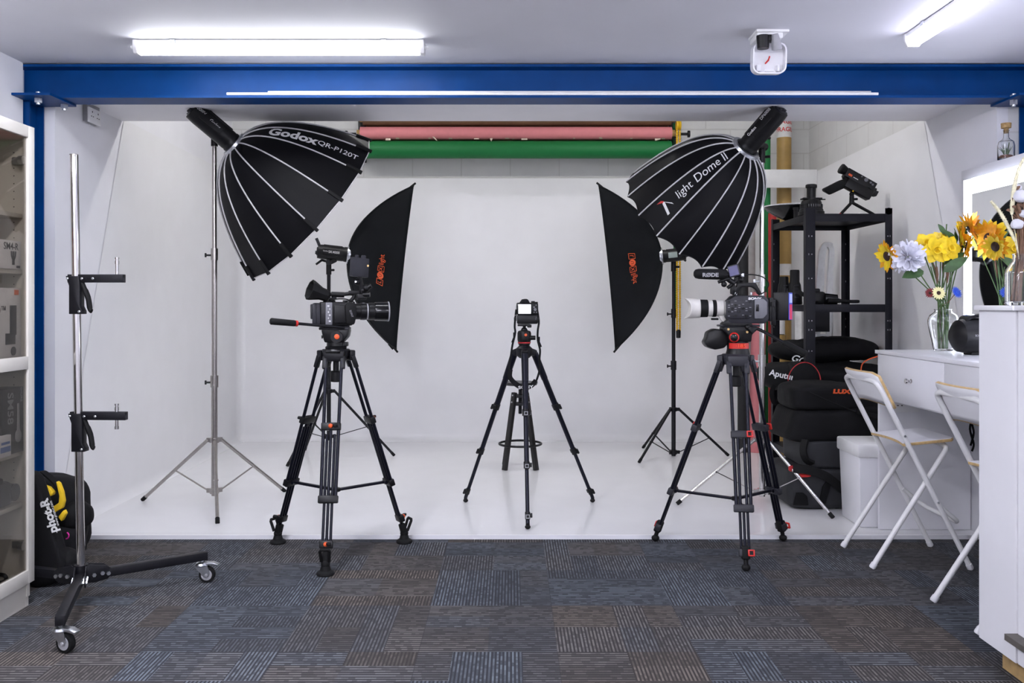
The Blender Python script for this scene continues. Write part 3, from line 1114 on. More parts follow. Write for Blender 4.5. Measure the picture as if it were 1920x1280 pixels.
# ------------------------------------------------------------------ narrow strip softboxes
def strip(name, label, C, n, up, w, h, d, off, near, logo_pos, logo_dir, reverse, group='narrow strip softboxes'):
    """C centre of the front face; n facing; ring at C - n*d + up*off"""
    n = V(n).normalized()
    up = V(up)
    up = (up - n * up.dot(n)).normalized()
    s = n.cross(up)
    if s.y > 0:
        s = -s                                           # side towards the viewer
    C = V(C)
    Rg = C - n * d + up * off
    t = thing(name, label, 'softbox', Rg, group=group)
    def rod(a, b, q):
        """a=+-1 side, b=+-1 end, q 0 at ring .. 1 at the front corner"""
        p0 = Rg + s * a * .055 + up * b * .06
        p2 = C + s * a * w / 2 + up * b * h / 2
        full = p2 - p0
        p1 = p0 + n * full.dot(n) * .10 + s * full.dot(s) * .62 + up * full.dot(up) * .56
        return p0 * (1 - q) ** 2 + p1 * 2 * q * (1 - q) + p2 * q * q
    def side(a, u, q, off_=0.0):
        p = rod(a, -1, q).lerp(rod(a, 1, q), u)
        b = 4 * u * (1 - u)
        wr = noise.noise(V((u * 4.2 + a, q * 3.2, 2.0 + a))) * .012 + noise.noise(V((u * 9.0, q * 7.0, 5.0 + a))) * .005
        return p - s * a * (.025 * b * math.sin(PI * q) + wr * min(1, b * 2) * min(1, 4 * q * (1.02 - q))) + s * a * off_ - n * .012 * b * q ** 5
    def end(b_, u, q):
        p = rod(-1, b_, q).lerp(rod(1, b_, q), u)
        b = 4 * u * (1 - u)
        return p - up * b_ * .02 * b * math.sin(PI * q)
    mb = MB()
    for a in (-1, 1):
        mb.grid(lambda u, q: side(a, u, q), 26, 16)
        mb.grid(lambda u, q: end(a, u, q), 8, 16)
    bmesh.ops.remove_doubles(mb.bm, verts=list(mb.bm.verts), dist=2e-4)
    bmesh.ops.recalc_face_normals(mb.bm, faces=list(mb.bm.faces))
    obj('shell', mb, M['softstrip'], t, sharp=40, solid=.004)
    for a in (-1, 1):
        for b in (-1, 1):
            mb = MB()
            mb.tube([rod(a, b, i / 14) for i in range(15)], .0062, 6)
            obj('rod_seam', mb, M['softstrip'], t)
            mb = MB()
            e = rod(a, b, 1.0)
            mb.bar(e - n * .03 - up * b * .02, e + n * .012 + up * b * .022, .016, .012, s, bev=.003)
            obj('corner_tab', mb, M['rubber'], t)
    mb = MB()
    def front(u, v):
        p = C + s * (u - .5) * w * .97 + up * (v - .5) * h * .97 - n * .02
        return p + n * .012 * math.sin(PI * u) * math.sin(PI * v)
    mb.grid(front, 6, 20)
    obj('front_diffuser', mb, M['diffuser'], t)
    mb = MB(axis_m(Rg, n))
    mb.lathe([(.055, -.012), (.068, -.012), (.072, .0), (.070, .012), (.055, .012), (.055, -.012)], seg=28, caps=False)
    obj('speed_ring', mb, M['zinc'], t)
    # logo on the near side panel: runs along 'up' direction
    mb = MB()
    q0, u0 = logo_pos
    c0 = side(1, u0, q0)
    dn = logo_dir
    def fn(x, y):
        # x along reading direction, y up of letters; map to (u,q) by local lengths
        du = (side(1, u0 + .02, q0) - side(1, u0 - .02, q0)).length / .04
        dq = (side(1, u0, q0 + .02) - side(1, u0, q0 - .02)).length / .04
        return side(1, u0 + dn * x / du, q0 - dn * reverse * y / dq, .006)
    def sq(x, y, w_, h_, th):
        for a, b, c, d_ in ((x - w_ / 2, y - h_ / 2, x + w_ / 2, y - h_ / 2), (x - w_ / 2, y + h_ / 2, x + w_ / 2, y + h_ / 2),
                            (x - w_ / 2, y - h_ / 2, x - w_ / 2, y + h_ / 2), (x + w_ / 2, y - h_ / 2, x + w_ / 2, y + h_ / 2)):
            mb.tube([fn(a, b), fn(c, d_)], th, 4)
    def letters(body, x, size, m_=mb, lift=0, **kw):
        m_.text(body, size, fn=lambda X, Y: V(fn(x + X, Y)) + s * lift, **kw)
    sq(-.085, 0, .042, .050, .0022)
    letters('L', -.085, .042)
    ring = [fn(-.034 + .026 * math.cos(2 * PI * k / 20), .026 * math.sin(2 * PI * k / 20)) for k in range(20)]
    vs = [mb.bm.verts.new(p) for p in ring]
    mb.bm.faces.new(vs)
    sq(.018, 0, .042, .050, .0022)
    letters('X', .018, .042)
    letters('light', .048, .058, align='LEFT', sx=.85)
    lg = obj('lettering', mb, M['orange'], t)
    mb = MB()
    letters('U', -.034, .036, mb, .002)
    obj('letter', mb, M['softstrip'], lg)
    return t, Rg

nL = V((math.cos(R(8)), math.sin(R(14)), -.105)).normalized()
CL = P(755, 502, 7.32)
sL, RgL = strip('strip_softbox', 'narrow black softbox facing right behind the left video camera', CL, nL, (.1, 0, 1), .34, 1.30, .44, .055, 1, (.74, .44), 1, 1)
strobe('studio_flash', 'black flash head with curved tail handle on the left narrow softbox', RgL, nL, .24, .058, (0, 0, 1), V((-1.455, 7.2, 1.52)),
       reading=[('SK400II', RgL - nL * .10 + V((0, -.066, .004)), .028, nL, (0, 0, 1)), ('Godox', RgL - nL * .165 + V((0, -.066, .008)), .014, nL, (0, 0, 1)),
                ])
nR = V((-math.cos(R(8)), math.sin(R(10)), -.10)).normalized()
CR = P(1140, 502, 7.30)
sR, RgR = strip('strip_softbox', 'narrow black softbox facing left beside the dome softbox', CR, nR, (-.1, 0, 1), .32, 1.30, .43, .045, 1, (.70, .47), -1, 1)
strobe('studio_flash', 'small black flash head with a grey display on the right narrow softbox', RgR, nR, .19, .050, (0, 0, 1), V((1.306, 7.33, 1.55)), lcd=-1, tail=1)
# ------------------------------------------------------------------ video tripods
def video_tripod(name, label, feet, C, ztop, style):
    """twin-tube video tripod: crown, three legs of staged tubes, mid spreader; fluid head is added by the caller"""
    C = V((C[0], C[1], 0))
    t = thing(name, label, 'tripod', (C.x, C.y, 0), group='video tripods')
    mb = MB()
    mb.lathe([(.052, ztop - .055), (.066, ztop - .035), (.072, ztop - .006), (.066, ztop), (.03, ztop)], Matrix.Translation((C.x, C.y, 0)), seg=24)
    for f in feet:
        d = V((f[0] - C.x, f[1] - C.y, 0)).normalized()
        l = V((-d.y, d.x, 0))
        # forked bracket that carries the twin tubes
        base = C + d * .070 + V((0, 0, ztop - .032))
        mb.bar(base - l * .050, base + l * .050, .030, .052, (0, 0, 1), bev=.006)
        for sx in (-1, 1):
            mb.bar(base + l * sx * .043, base + l * sx * .043 + d * .022 - V((0, 0, .062)), .022, .026, l, bev=.005)
    obj('crown', mb, M['darkgrey'] if style == 2 else M['blackmetal'], t)
    mb = MB()
    mb.cyl((C.x, C.y, ztop - .15), (C.x, C.y, ztop - .05), .015)
    mb.lathe([(.026, ztop - .165), (.030, ztop - .160), (.030, ztop - .115), (.024, ztop - .11)], Matrix.Translation((C.x, C.y, 0)), seg=16)
    obj('levelling_knob', mb, M['blackplastic'], t)
    mids = []
    for f in feet:
        f = V(f)
        d = V((f.x - C.x, f.y - C.y, 0)).normalized()
        l = V((-d.y, d.x, 0))
        a = C + d * .082 + V((0, 0, ztop - .055))
        foot = f + V((0, 0, .055 if style == 1 else .030))
        ax = (foot - a).normalized()
        L = (foot - a).length
        at = lambda q: a + ax * (L * q)
        fr = (.34, .70, .915) if style == 1 else (.36, .73, .945)
        w0, w1 = .038, .034
        mb = MB()
        for sx in (-1, 1):
            mb.cyl(at(0) + l * sx * w0, at(fr[1]) + l * sx * w1, .0085, seg=10)
        for sx in (-.45, .45) if style == 2 else (0,):
            mb.cyl(at(fr[0] - .02) + l * sx * w1, at(fr[1] + .0) + l * sx * w1, .0075, seg=10)
        off = .018
        for sx in (-1, 0, 1):
            mb.cyl(at(fr[0] + .04 if style == 1 else fr[1] - .02) + l * sx * off - d * .006, at(fr[2]) + l * sx * off - d * .006, .0068, seg=10)
        if style == 1:
            mb.cyl(at(fr[2] - .03), foot, .0085, seg=10)
        else:
            mb.cyl(at(fr[2] - .02), foot, .009, seg=10)
        lg = obj('leg', mb, M['anod'], t)
        for q, w in ((fr[0], w1), (fr[1], w1), (fr[2], off)):
            mb = MB()
            p = at(q)
            mb.bar(p - ax * .018, p + ax * .018, w * 2 + .026, .030, d, bev=.005)
            c = obj('collar', mb, M['darkgrey'] if style == 2 else M['blackplastic'], lg)
            up = ax.cross(l)
            if up.dot(d) < 0:
                up = -up
            if q != fr[1]:
                mb = MB()
                if style == 2:
                    p2 = p + up * .022 + l * (w + .006) * (-1 if d.y < 0 else 1) * -1
                    Tm = frame(p2, l, -ax)
                    for s_ in ((0, .012, .028, .007), (0, -.012, .028, .007), (-.012, 0, .007, .03), (.012, 0, .007, .03)):
                        mb.box((s_[0], s_[1], 0), (s_[2], s_[3], .010), Tm, bev=.002)
                    obj('lock_lever', mb, M['red'], lg)
                else:
                    p2 = p + up * .020
                    mb.ball(p2, .011, u=12, v=8)
                    obj('lock_button', mb, M['orange'], lg)
                    mb = MB()
                    sd = 1 if l.x * d.x >= 0 else -1
                    p3 = p + d * .022 + l * w * .5
                    mb.bar(p3 - ax * .008, p3 - ax * .012 + d * .022 + l * .012, .014, .020, l, bev=.004)
                    obj('lock_wing', mb, M['blackplastic'], lg)
        m_ = at(fr[1])
        mids.append((m_ - d * .022, d))
        mb = MB()
        if style == 1:      # rubber pivoting shoes with a pull loop
            g = V((f.x, f.y, 0))
            mb.lathe([(.040, .0), (.043, .006), (.040, .014), (.026, .022), (.018, .05)], Matrix.Translation(g), seg=20)
            mb.ball(g + V((0, 0, .05)), .022, u=12, v=8)
            mb.bar(g + V((0, 0, .05)) - ax * -.01, foot - ax * .05, .036, .032, d, bev=.008)
            o_ = g + d * .010 + V((0, 0, .065))
            Tm = frame(o_, l, -ax * .75 + d * .5)
            mb.tube([Tm @ V(q) for q in ((-.018, 0, 0), (-.022, .055, 0), (-.018, .062, 0), (.018, .062, 0), (.022, .055, 0), (.018, 0, 0))], .0075, 8)
        else:
            g = V((f.x, f.y, f.z))
            mb.ball(g + V((0, 0, .017)), (.021, .021, .017), u=14, v=8)
            mb.cyl(g + V((0, 0, .02)), foot - ax * .035, .011, seg=10)
            mb.bar(foot - ax * .085, foot - ax * .022, .040, .036, d, bev=.008)
        obj('foot', mb, M['rubber'], lg)
    # mid-level spreader
    hub = V((C.x, C.y, sum(m_.z for m_, _ in mids) / 3 - .012))
    mb = MB()
    mb.lathe([(.018, -.010), (.024, -.006), (.024, .006), (.018, .010)], Matrix.Translation(hub), seg=16)
    obj('spreader_hub', mb, M['blackplastic'], t)
    for m_, d in mids:
        mb = MB()
        mb.bar(hub + d * .020, m_ - d * .004, .020, .013, (0, 0, 1), bev=.003)
        mb.cyl(m_ - V((-d.y, d.x, 0)) * .018, m_ + V((-d.y, d.x, 0)) * .018, .009, seg=10)
        obj('spreader_arm', mb, M['anod'], t)
    return t

# ---- left video tripod and head
C1 = (-.885, 4.56)
ZT1 = 1.025
t1 = video_tripod('video_tripod', 'black video tripod on pivoting rubber shoes with orange buttons, left of centre',
                  [(-1.225, 4.745, 0), (-.565, 4.755, 0), (-.862, 4.19, 0)], C1, ZT1, 1)
def h1(px, py, dy=0.0):
    return P(px, py, 4.56) + V((0, dy, 0))
mb = MB()
mb.lathe([(.052, ZT1), (.054, ZT1 + .010), (.046, ZT1 + .016), (.044, ZT1 + .034), (.040, ZT1 + .038)], Matrix.Translation((C1[0], C1[1], 0)), seg=24)
mb.box((C1[0] + .045, C1[1], ZT1 + .024), (.03, .05, .022), bev=.005)
obj('head_base', mb, M['blackplastic'], t1)
mb = MB()
cx = C1[0]
mb.prism([(-.050, .034), (.038, .034), (.064, .062), (.070, .098), (-.066, .098), (-.060, .07)], frame((cx, C1[1], ZT1), (1, 0, 0), (0, 0, 1)), .09, .006)
mb.cyl((cx + .014, C1[1] - .058, ZT1 + .062), (cx + .014, C1[1] - .035, ZT1 + .062), .030, seg=24)
hb = obj('fluid_head', mb, M['blackplastic'], t1)
mb = MB()
mb.lathe([(.012, 0), (.013, .004), (.010, .006)], axis_m((cx + .016, C1[1] - .058, ZT1 + .064), (0, -1, 0)), seg=16)
obj('red_badge', mb, M['orange'], hb, label='orange round badge')
mb = MB()
mb.box((cx - .005, C1[1] + .0, ZT1 + .103), (.15, .07, .014), bev=.004)
obj('camera_plate', mb, M['darkgrey'], hb)
mb = MB()
pa, pb = P(645, 614, 4.52), P(507, 602, 4.30)
u_ = (pb - pa).normalized()
mb.tube([pa, pa.lerp(pb, .5), pb - u_ * .12], .0075, 10)
pn = obj('pan_bar', mb, M['blackmetal'], t1)
mb = MB()
q = pb - u_ * .125
mb.tube([q, q + u_ * .008, pb - u_ * .005, pb], [.014, .0155, .0165, .013], 14)
obj('grip', mb, M['rubber'], pn)
mb = MB()
mb.cyl(q - u_ * .010, q + u_ * .001, .0150, seg=14)
obj('red_ring', mb, M['red'], pn, label='red ring at the end of the grip')
mb = MB()
mb.box((cx, C1[1] - .086, ZT1 - .008), (.075, .012, .018), bev=.004)
bb = obj('badge_plate', mb, M['blackgloss'], t1)

# ---- right video tripod and head
C2 = (1.135, 4.60)
ZT2 = .998
t2 = video_tripod('video_tripod', 'black video tripod with red lock levers and red level display, right of centre',
                  [(.757, 4.785, 0), (1.432, 4.79, 0), (1.097, 4.25, 0)], C2, ZT2, 2)
mb = MB()
mb.lathe([(.060, ZT2), (.056, ZT2 + .014), (.054, ZT2 + .026), (.054, ZT2 + .058), (.050, ZT2 + .064)], Matrix.Translation((C2[0] + .01, C2[1], 0)), seg=24)
obj('head_base', mb, M['blackplastic'], t2)
mb = MB()
def lvl(u, v):
    a = R(-62 + 124 * u)
    return V((C2[0] + .01 + .0565 * math.sin(a), C2[1] - .0565 * math.cos(a), ZT2 + .028 + .028 * v))
mb.grid(lvl, 16, 2)
dsp = obj('level_display', mb, M['tallyred'], t2, label='glowing red level display')
mb = MB()
mb.text('·185', .024, frame((C2[0] + .012, C2[1] - .0575, ZT2 + .042), (1, 0, 0), (0, 0, 1)), ext=.0006, sx=1.3)
obj('digits', mb, M['orange'], dsp)
mb = MB()
x0 = C2[0] + .012
mb.prism([(-.055, .062), (.055, .062), (.060, .10), (.085, .122), (.085, .138), (-.085, .138), (-.085, .12), (-.060, .095)], frame((x0, C2[1], ZT2), (1, 0, 0), (0, 0, 1)), .10, .007)
h2 = obj('fluid_head', mb, M['blackplastic'], t2)
for sx, zz in ((-.062, .126), (.032, .112)):
    mb = MB(); mb.cyl((x0 + sx, C2[1] - .056, ZT2 + zz), (x0 + sx, C2[1] - .048, ZT2 + zz), .006, seg=12)
    obj('brass_screw', mb, M['gold'], h2, label='brass screw')
mb = MB()
cK = V((x0 - .032, C2[1] - .05, ZT2 + .086))
mb.lathe([(.023, 0), (.025, .008), (.025, .020), (.019, .028)], axis_m(cK, (-.25, -1, 0)), seg=24)
kn = obj('drag_knob', mb, M['red'], h2, label='red drag knob')
mb = MB()
mb.lathe([(.0185, .026), (.0185, .031), (.014, .033)], axis_m(cK, (-.25, -1, 0)), seg=20)
obj('knob_face', mb, M['blackgloss'], kn)
mb = MB()
mb.box((x0, C2[1], ZT2 + .143), (.20, .085, .010), bev=.003)
obj('camera_plate', mb, M['darkgrey'], h2)
mb = MB()
mb.prism([(-.02, .02), (.03, .03), (.06, .07), (.05, .12), (-.02, .128), (-.055, .11), (-.062, .075), (-.075, .06), (-.06, .035)], frame((x0 - .100, C2[1] + .03, ZT2 + .0), (1, 0, 0), (0, 0, 1)), .09, .010)
obj('counterbalance', mb, M['blackplastic'], h2)
mb = MB()
pa, pb = P(1422, 617, 4.56), P(1512, 664, 4.36)
u_ = (pb - pa).normalized()
mb.tube(spline([P(1400, 613, 4.56), pa, pa.lerp(pb, .45), pb - u_ * .05], 5), .0085, 10)
pn = obj('pan_bar', mb, M['blackmetal'], t2)
mb = MB()
mb.tube([pb - u_ * .13, pb - u_ * .12, pb - u_ * .005, pb], [.013, .0155, .0165, .012], 14)
obj('grip', mb, M['rubber'], pn)
mb = MB()
mb.ball(P(1402, 613, 4.55), .014, u=12, v=8)
mb.bar(P(1404, 614, 4.54), P(1413, 624, 4.54), .016, .012, (0, 1, 0), bev=.003)
obj('clamp', mb, M['blackplastic'], pn)

# ------------------------------------------------------------------ photo tripod with ball head in the middle
FT = [(-.288, 5.63, ZP), (.500, 5.63, ZP), (.086, 4.96, ZP)]
CT = V((.073, 5.40, 0))
ZA = 1.00
t3 = thing('photo_tripod', 'black photo tripod with ball head standing in the middle of the white cove', 'tripod', (CT.x, CT.y, ZP))
mb = MB()
mb.lathe([(.030, ZA - .07), (.046, ZA - .055), (.048, ZA - .012), (.034, ZA), (.030, ZA + .008)], Matrix.Translation(CT), seg=20)
for f in FT:
    d = V((f[0] - CT.x, f[1] - CT.y, 0)).normalized()
    mb.bar(CT + d * .035 + V((0, 0, ZA - .030)), CT + d * .075 + V((0, 0, ZA - .045)), .042, .040, bev=.008)
obj('spider', mb, M['blackmetal'], t3)
mb = MB(); mb.cyl(CT + V((0, 0, ZA - .34)), CT + V((0, 0, ZA + .02)), .0135)
mb.cyl(CT + V((0, 0, ZA - .345)), CT + V((0, 0, ZA - .33)), .018)
obj('centre_column', mb, M['blackmetal'], t3)
for f in FT:
    f = V(f)
    d = V((f.x - CT.x, f.y - CT.y, 0)).normalized()
    l = V((-d.y, d.x, 0))
    a = CT + d * .070 + V((0, 0, ZA - .045))
    foot = f + V((0, 0, .03))
    ax = (foot - a).normalized()
    L = (foot - a).length
    at = lambda q: a + ax * (L * q)
    mb = MB()
    mb.cyl(at(0), at(.17), .0215, .0195, seg=14)
    mb.cyl(at(.15), at(.36), .0175, seg=14)
    mb.cyl(at(.34), at(.67), .0140, seg=14)
    mb.cyl(at(.65), at(1.0), .0110, seg=14)
    lg = obj('leg', mb, M['anod'], t3)
    for q, r in ((.36, .021), (.67, .0175), (.955, .0145)):
        mb = MB()
        p = at(q)
        mb.cyl(p - ax * .018, p + ax * .018, r, seg=14)
        mb.bar(p + d * (r + .004) + V((0, 0, .0)) - ax * .014, p + d * (r + .006) + ax * .018, .026, .012, d, bev=.003)
        mb.bar(p + l * r, p + l * (r + .012), .020, .024, ax, bev=.003)
        c = obj('flip_lock', mb, M['blackplastic'], lg)
        if d.y < -.5:
            mb = MB()
            p2 = p + d * (r + .013)
            Tm = frame(p2, l, -ax)
            for s_ in ((0, .009, .022, .004), (0, -.009, .022, .004), (-.009, 0, .004, .02), (.009, 0, .004, .02)):
                mb.box((s_[0], s_[1], 0), (s_[2], s_[3], .004), Tm, bev=.001)
            obj('latch', mb, M['midgrey'], lg, label='grey latch')
    mb = MB()
    mb.ball(f + V((0, 0, .012)), (.016, .016, .012), u=12, v=8)
    mb.cyl(f + V((0, 0, .014)), foot, .011, seg=10)
    obj('rubber_foot', mb, M['rubber'], lg)
mb = MB()
mb.box(CT + V((0, -.051, ZA - .052)), (.022, .006, .060), bev=.002)
obj('leg_badge', mb, M['midgrey'], t3, label='pale grey badge plate')
zb = ZA + .008
mb = MB()
mb.lathe([(.034, zb), (.036, zb + .006), (.034, zb + .012), (.037, zb + .016), (.041, zb + .03), (.041, zb + .07), (.036, zb + .082), (.022, zb + .087)], Matrix.Translation(CT), seg=24)
mb.cyl(CT + V((.03, -.01, zb + .042)), CT + V((.066, -.015, zb + .042)), .013, seg=12)
bh = obj('ball_head', mb, M['blackplastic'], t3)
mb = MB(); mb.lathe([(.0345, zb + .008), (.0385, zb + .010), (.0385, zb + .016), (.0345, zb + .018)], Matrix.Translation(CT), seg=24)
obj('red_ring', mb, M['redcloth'], bh, label='dark red friction ring')
mb = MB(); mb.lathe([(.008, 0), (.0085, .003), (.006, .005)], axis_m(CT + V((.008, -.040, zb + .060)), (.15, -1, .05)), seg=14)
obj('red_badge', mb, M['orange'], bh, label='orange round badge')
mb = MB()
mb.cyl(CT + V((0, 0, zb + .084)), CT + V((0, 0, zb + .112)), .009, seg=12)
mb.ball(CT + V((0, 0, zb + .084)), .021, u=14, v=8)
mb.box(CT + V((-.002, 0, zb + .117)), (.076, .05, .012), bev=.004)
mb.box(CT + V((.030, -.01, zb + .112)), (.026, .035, .018), bev=.004)
obj('quick_release', mb, M['blackplastic'], bh)
ZCAM = zb + .124

# ------------------------------------------------------------------ stills camera with battery grip and strap
ck = 5.40 / F
t4 = thing('stills_camera', 'black stills camera with lit rear screen and battery grip on the middle tripod', 'camera', (CT.x + .015, CT.y, ZCAM))
cx, cy = CT.x + .018, CT.y
mb = MB()
mb.box((cx, cy, ZCAM + .028), (.124, .058, .055), bev=.008)
mb.box((cx + .052, cy + .025, ZCAM + .028), (.022, .05, .052), bev=.008)
obj('battery_grip', mb, M['blackplastic'], t4)
mb = MB()
mb.box((cx, cy, ZCAM + .091), (.128, .052, .072), bev=.007)
mb.box((cx + .050, cy + .022, ZCAM + .088), (.026, .05, .066), bev=.010)
mb.prism([(-.040, 0), (-.024, .022), (.010, .022), (.024, 0)], frame((cx - .008, cy, ZCAM + .126), (1, 0, 0), (0, 0, 1)), .045, .004)
mb.cyl((cx + .034, cy, ZCAM + .124), (cx + .034, cy, ZCAM + .136), .011)
mb.cyl((cx + .054, cy + .01, ZCAM + .124), (cx + .054, cy + .01, ZCAM + .132), .009)
obj('body', mb, M['blackplastic'], t4)
mb = MB()
mb.prism([(-.024, 0), (-.019, .020), (-.010, .027), (.010, .027), (.019, .020), (.024, 0)], frame((cx - .012, cy - .032, ZCAM + .122), (1, 0, 0), (0, 0, 1)), .020, .004)
obj('eyecup', mb, M['rubber'], t4)
mb = MB(); mb.box((cx - .016, cy - .0275, ZCAM + .088), (.086, .006, .064), bev=.002)
sc = obj('screen_frame', mb, M['blackgloss'], t4)
mb = MB(); mb.box((cx - .016, cy - .031, ZCAM + .089), (.075, .002, .056))
obj('lit_screen', mb, M['screen'], sc, label='lit pale rear screen')
for dx, dz, r in ((.040, .100, .005), (.046, .086, .009), (.040, .070, .004), (.054, .070, .004), (.052, .112, .004), (.050, .030, .003), (.052, .040, .003)):
    mb = MB(); mb.cyl((cx + dx, cy - .030, ZCAM + dz), (cx + dx, cy - .025, ZCAM + dz), r, seg=12)
    obj('button', mb, M['grey'], t4)
mb = MB()
mb.lathe([(.036, 0), (.038, .01), (.036, .06), (.039, .065), (.039, .10), (.035, .102)], axis_m((cx - .01, cy + .026, ZCAM + .085), (0, 1, 0)), seg=24)
obj('lens', mb, M['blackplastic'], t4)
mb = MB()
def ks(px, py, dy): return P(px, py, 5.40) + V((0, dy, 0))
left = [ks(968, 580, -.01), ks(966, 597, -.02), ks(965, 612, -.03), ks(966, 624, -.03), ks(961, 645, -.05), ks(958, 665, -.07), ks(955, 685, -.09), ks(955, 702, -.10), ks(962, 714, -.10), ks(975, 722, -.11), ks(985, 724, -.11),
        ks(997, 720, -.11), ks(1005, 710, -.10), ks(1011, 690, -.08), ks(1011, 672, -.06), ks(1012, 655, -.05), ks(1008, 637, -.04), ks(1008, 620, -.03), ks(1010, 605, -.03), ks(1009, 592, -.02), ks(1007, 580, -.01)]
pts = spline(left, 5)
mb.strap(pts, .012, .0022, (0, 1, 0))
st = obj('neck_strap', mb, M['bagblack'], t4)
mb = MB()
mid = spline([ks(957, 690, -.104), ks(956, 703, -.106), ks(963, 713, -.108), ks(975, 721, -.116), ks(985, 723, -.118), ks(996, 719, -.116), ks(1004, 710, -.106)], 6)
mb.strap(mid, .028, .004, (0, 1, 0))
obj('wide_band', mb, M['bagblack'], st)
mb = MB()
mb.text('SONY', .026, frame(ks(985, 722, -.134), (1, 0, .06), (0, -.3, 1)), sx=1.25, bold=.001)
obj('lettering', mb, M['print'], st)
for sx, px in ((-1, 966), (1, 1009)):
    mb = MB()
    mb.tube([V((cx + sx * .064, cy, ZCAM + .112)), ks(px, 586, -.01), ks(px, 592, -.018)], .0022, 6)
    obj('lug', mb, M['zinc'], st)
    mb = MB()
    p = ks(px - 1 + (1 if sx < 0 else 0), 598, -.025)
    mb.box(p, (.016, .007, .022), bev=.002)
    obj('buckle', mb, M['blackplastic'], st)
    mb = MB()
    p = ks(964, 632, -.045) if sx < 0 else ks(1010, 640, -.05)
    mb.strap([p + V((0, 0, .03)), p, p + V((sx * .012, -.008, -.03))], .012, .003, (0, 1, 0))
    obj('strap_end', mb, M['bagblack'], st)

# ------------------------------------------------------------------ bar stool
t5 = thing('bar_stool', 'black round screw-seat stool behind the middle tripod', 'stool', (.06, 6.82, ZP))
SX, SY, SZ = .062, 6.83, .665
mb = MB()
mb.lathe([(.02, SZ - .026), (.125, SZ - .022), (.131, SZ - .012), (.128, SZ), (.0, SZ + .001)], Matrix.Translation((SX, SY, 0)), seg=40)
obj('seat', mb, M['darkwood'], t5)
mb = MB()
mb.cyl((SX, SY, SZ - .24), (SX, SY, SZ - .02), .0125)
for k in range(26):
    z = SZ - .235 + k * .008
    mb.cyl((SX, SY, z), (SX, SY, z + .003), .0145, seg=12)
mb.lathe([(.02, SZ - .05), (.05, SZ - .03), (.05, SZ - .024)], Matrix.Translation((SX, SY, 0)), seg=20)
obj('screw', mb, M['blackmetal'], t5)
mb = MB()
for z in (SZ - .105, SZ - .165):
    mb.box((SX, SY, z), (.11, .11, .020), bev=.004)
obj('bracket', mb, M['blackmetal'], t5)
legs5 = []
for a in (45, 135, 225, 315):
    d = V((math.cos(R(a)), math.sin(R(a)), 0))
    top = V((SX, SY, SZ - .085)) + d * .062
    bot = V((SX, SY, ZP)) + d * .165
    mb = MB()
    mb.bar(top, bot, .036, .030, d, bev=.003)
    lg = obj('leg', mb, M['darkwood'], t5)
    legs5.append((top, bot))
    for q in (.02, .11):
        mb = MB()
        p = top.lerp(bot, q)
        mb.cyl(p + d * .015, p + d * .019, .006, seg=10)
        obj('bolt', mb, M['zinc'], lg)
mb = MB()
zr = .20
q = (legs5[0][0].z - zr) / (legs5[0][0].z - legs5[0][1].z)
rr = (legs5[0][0].lerp(legs5[0][1], q) - V((SX, SY, zr))).length + .026
mb.tube([V((SX + rr * math.cos(2 * PI * k / 40), SY + rr * math.sin(2 * PI * k / 40), zr)) for k in range(40)], .0085, 8, closed=True)
obj('foot_ring', mb, M['blackmetal'], t5)
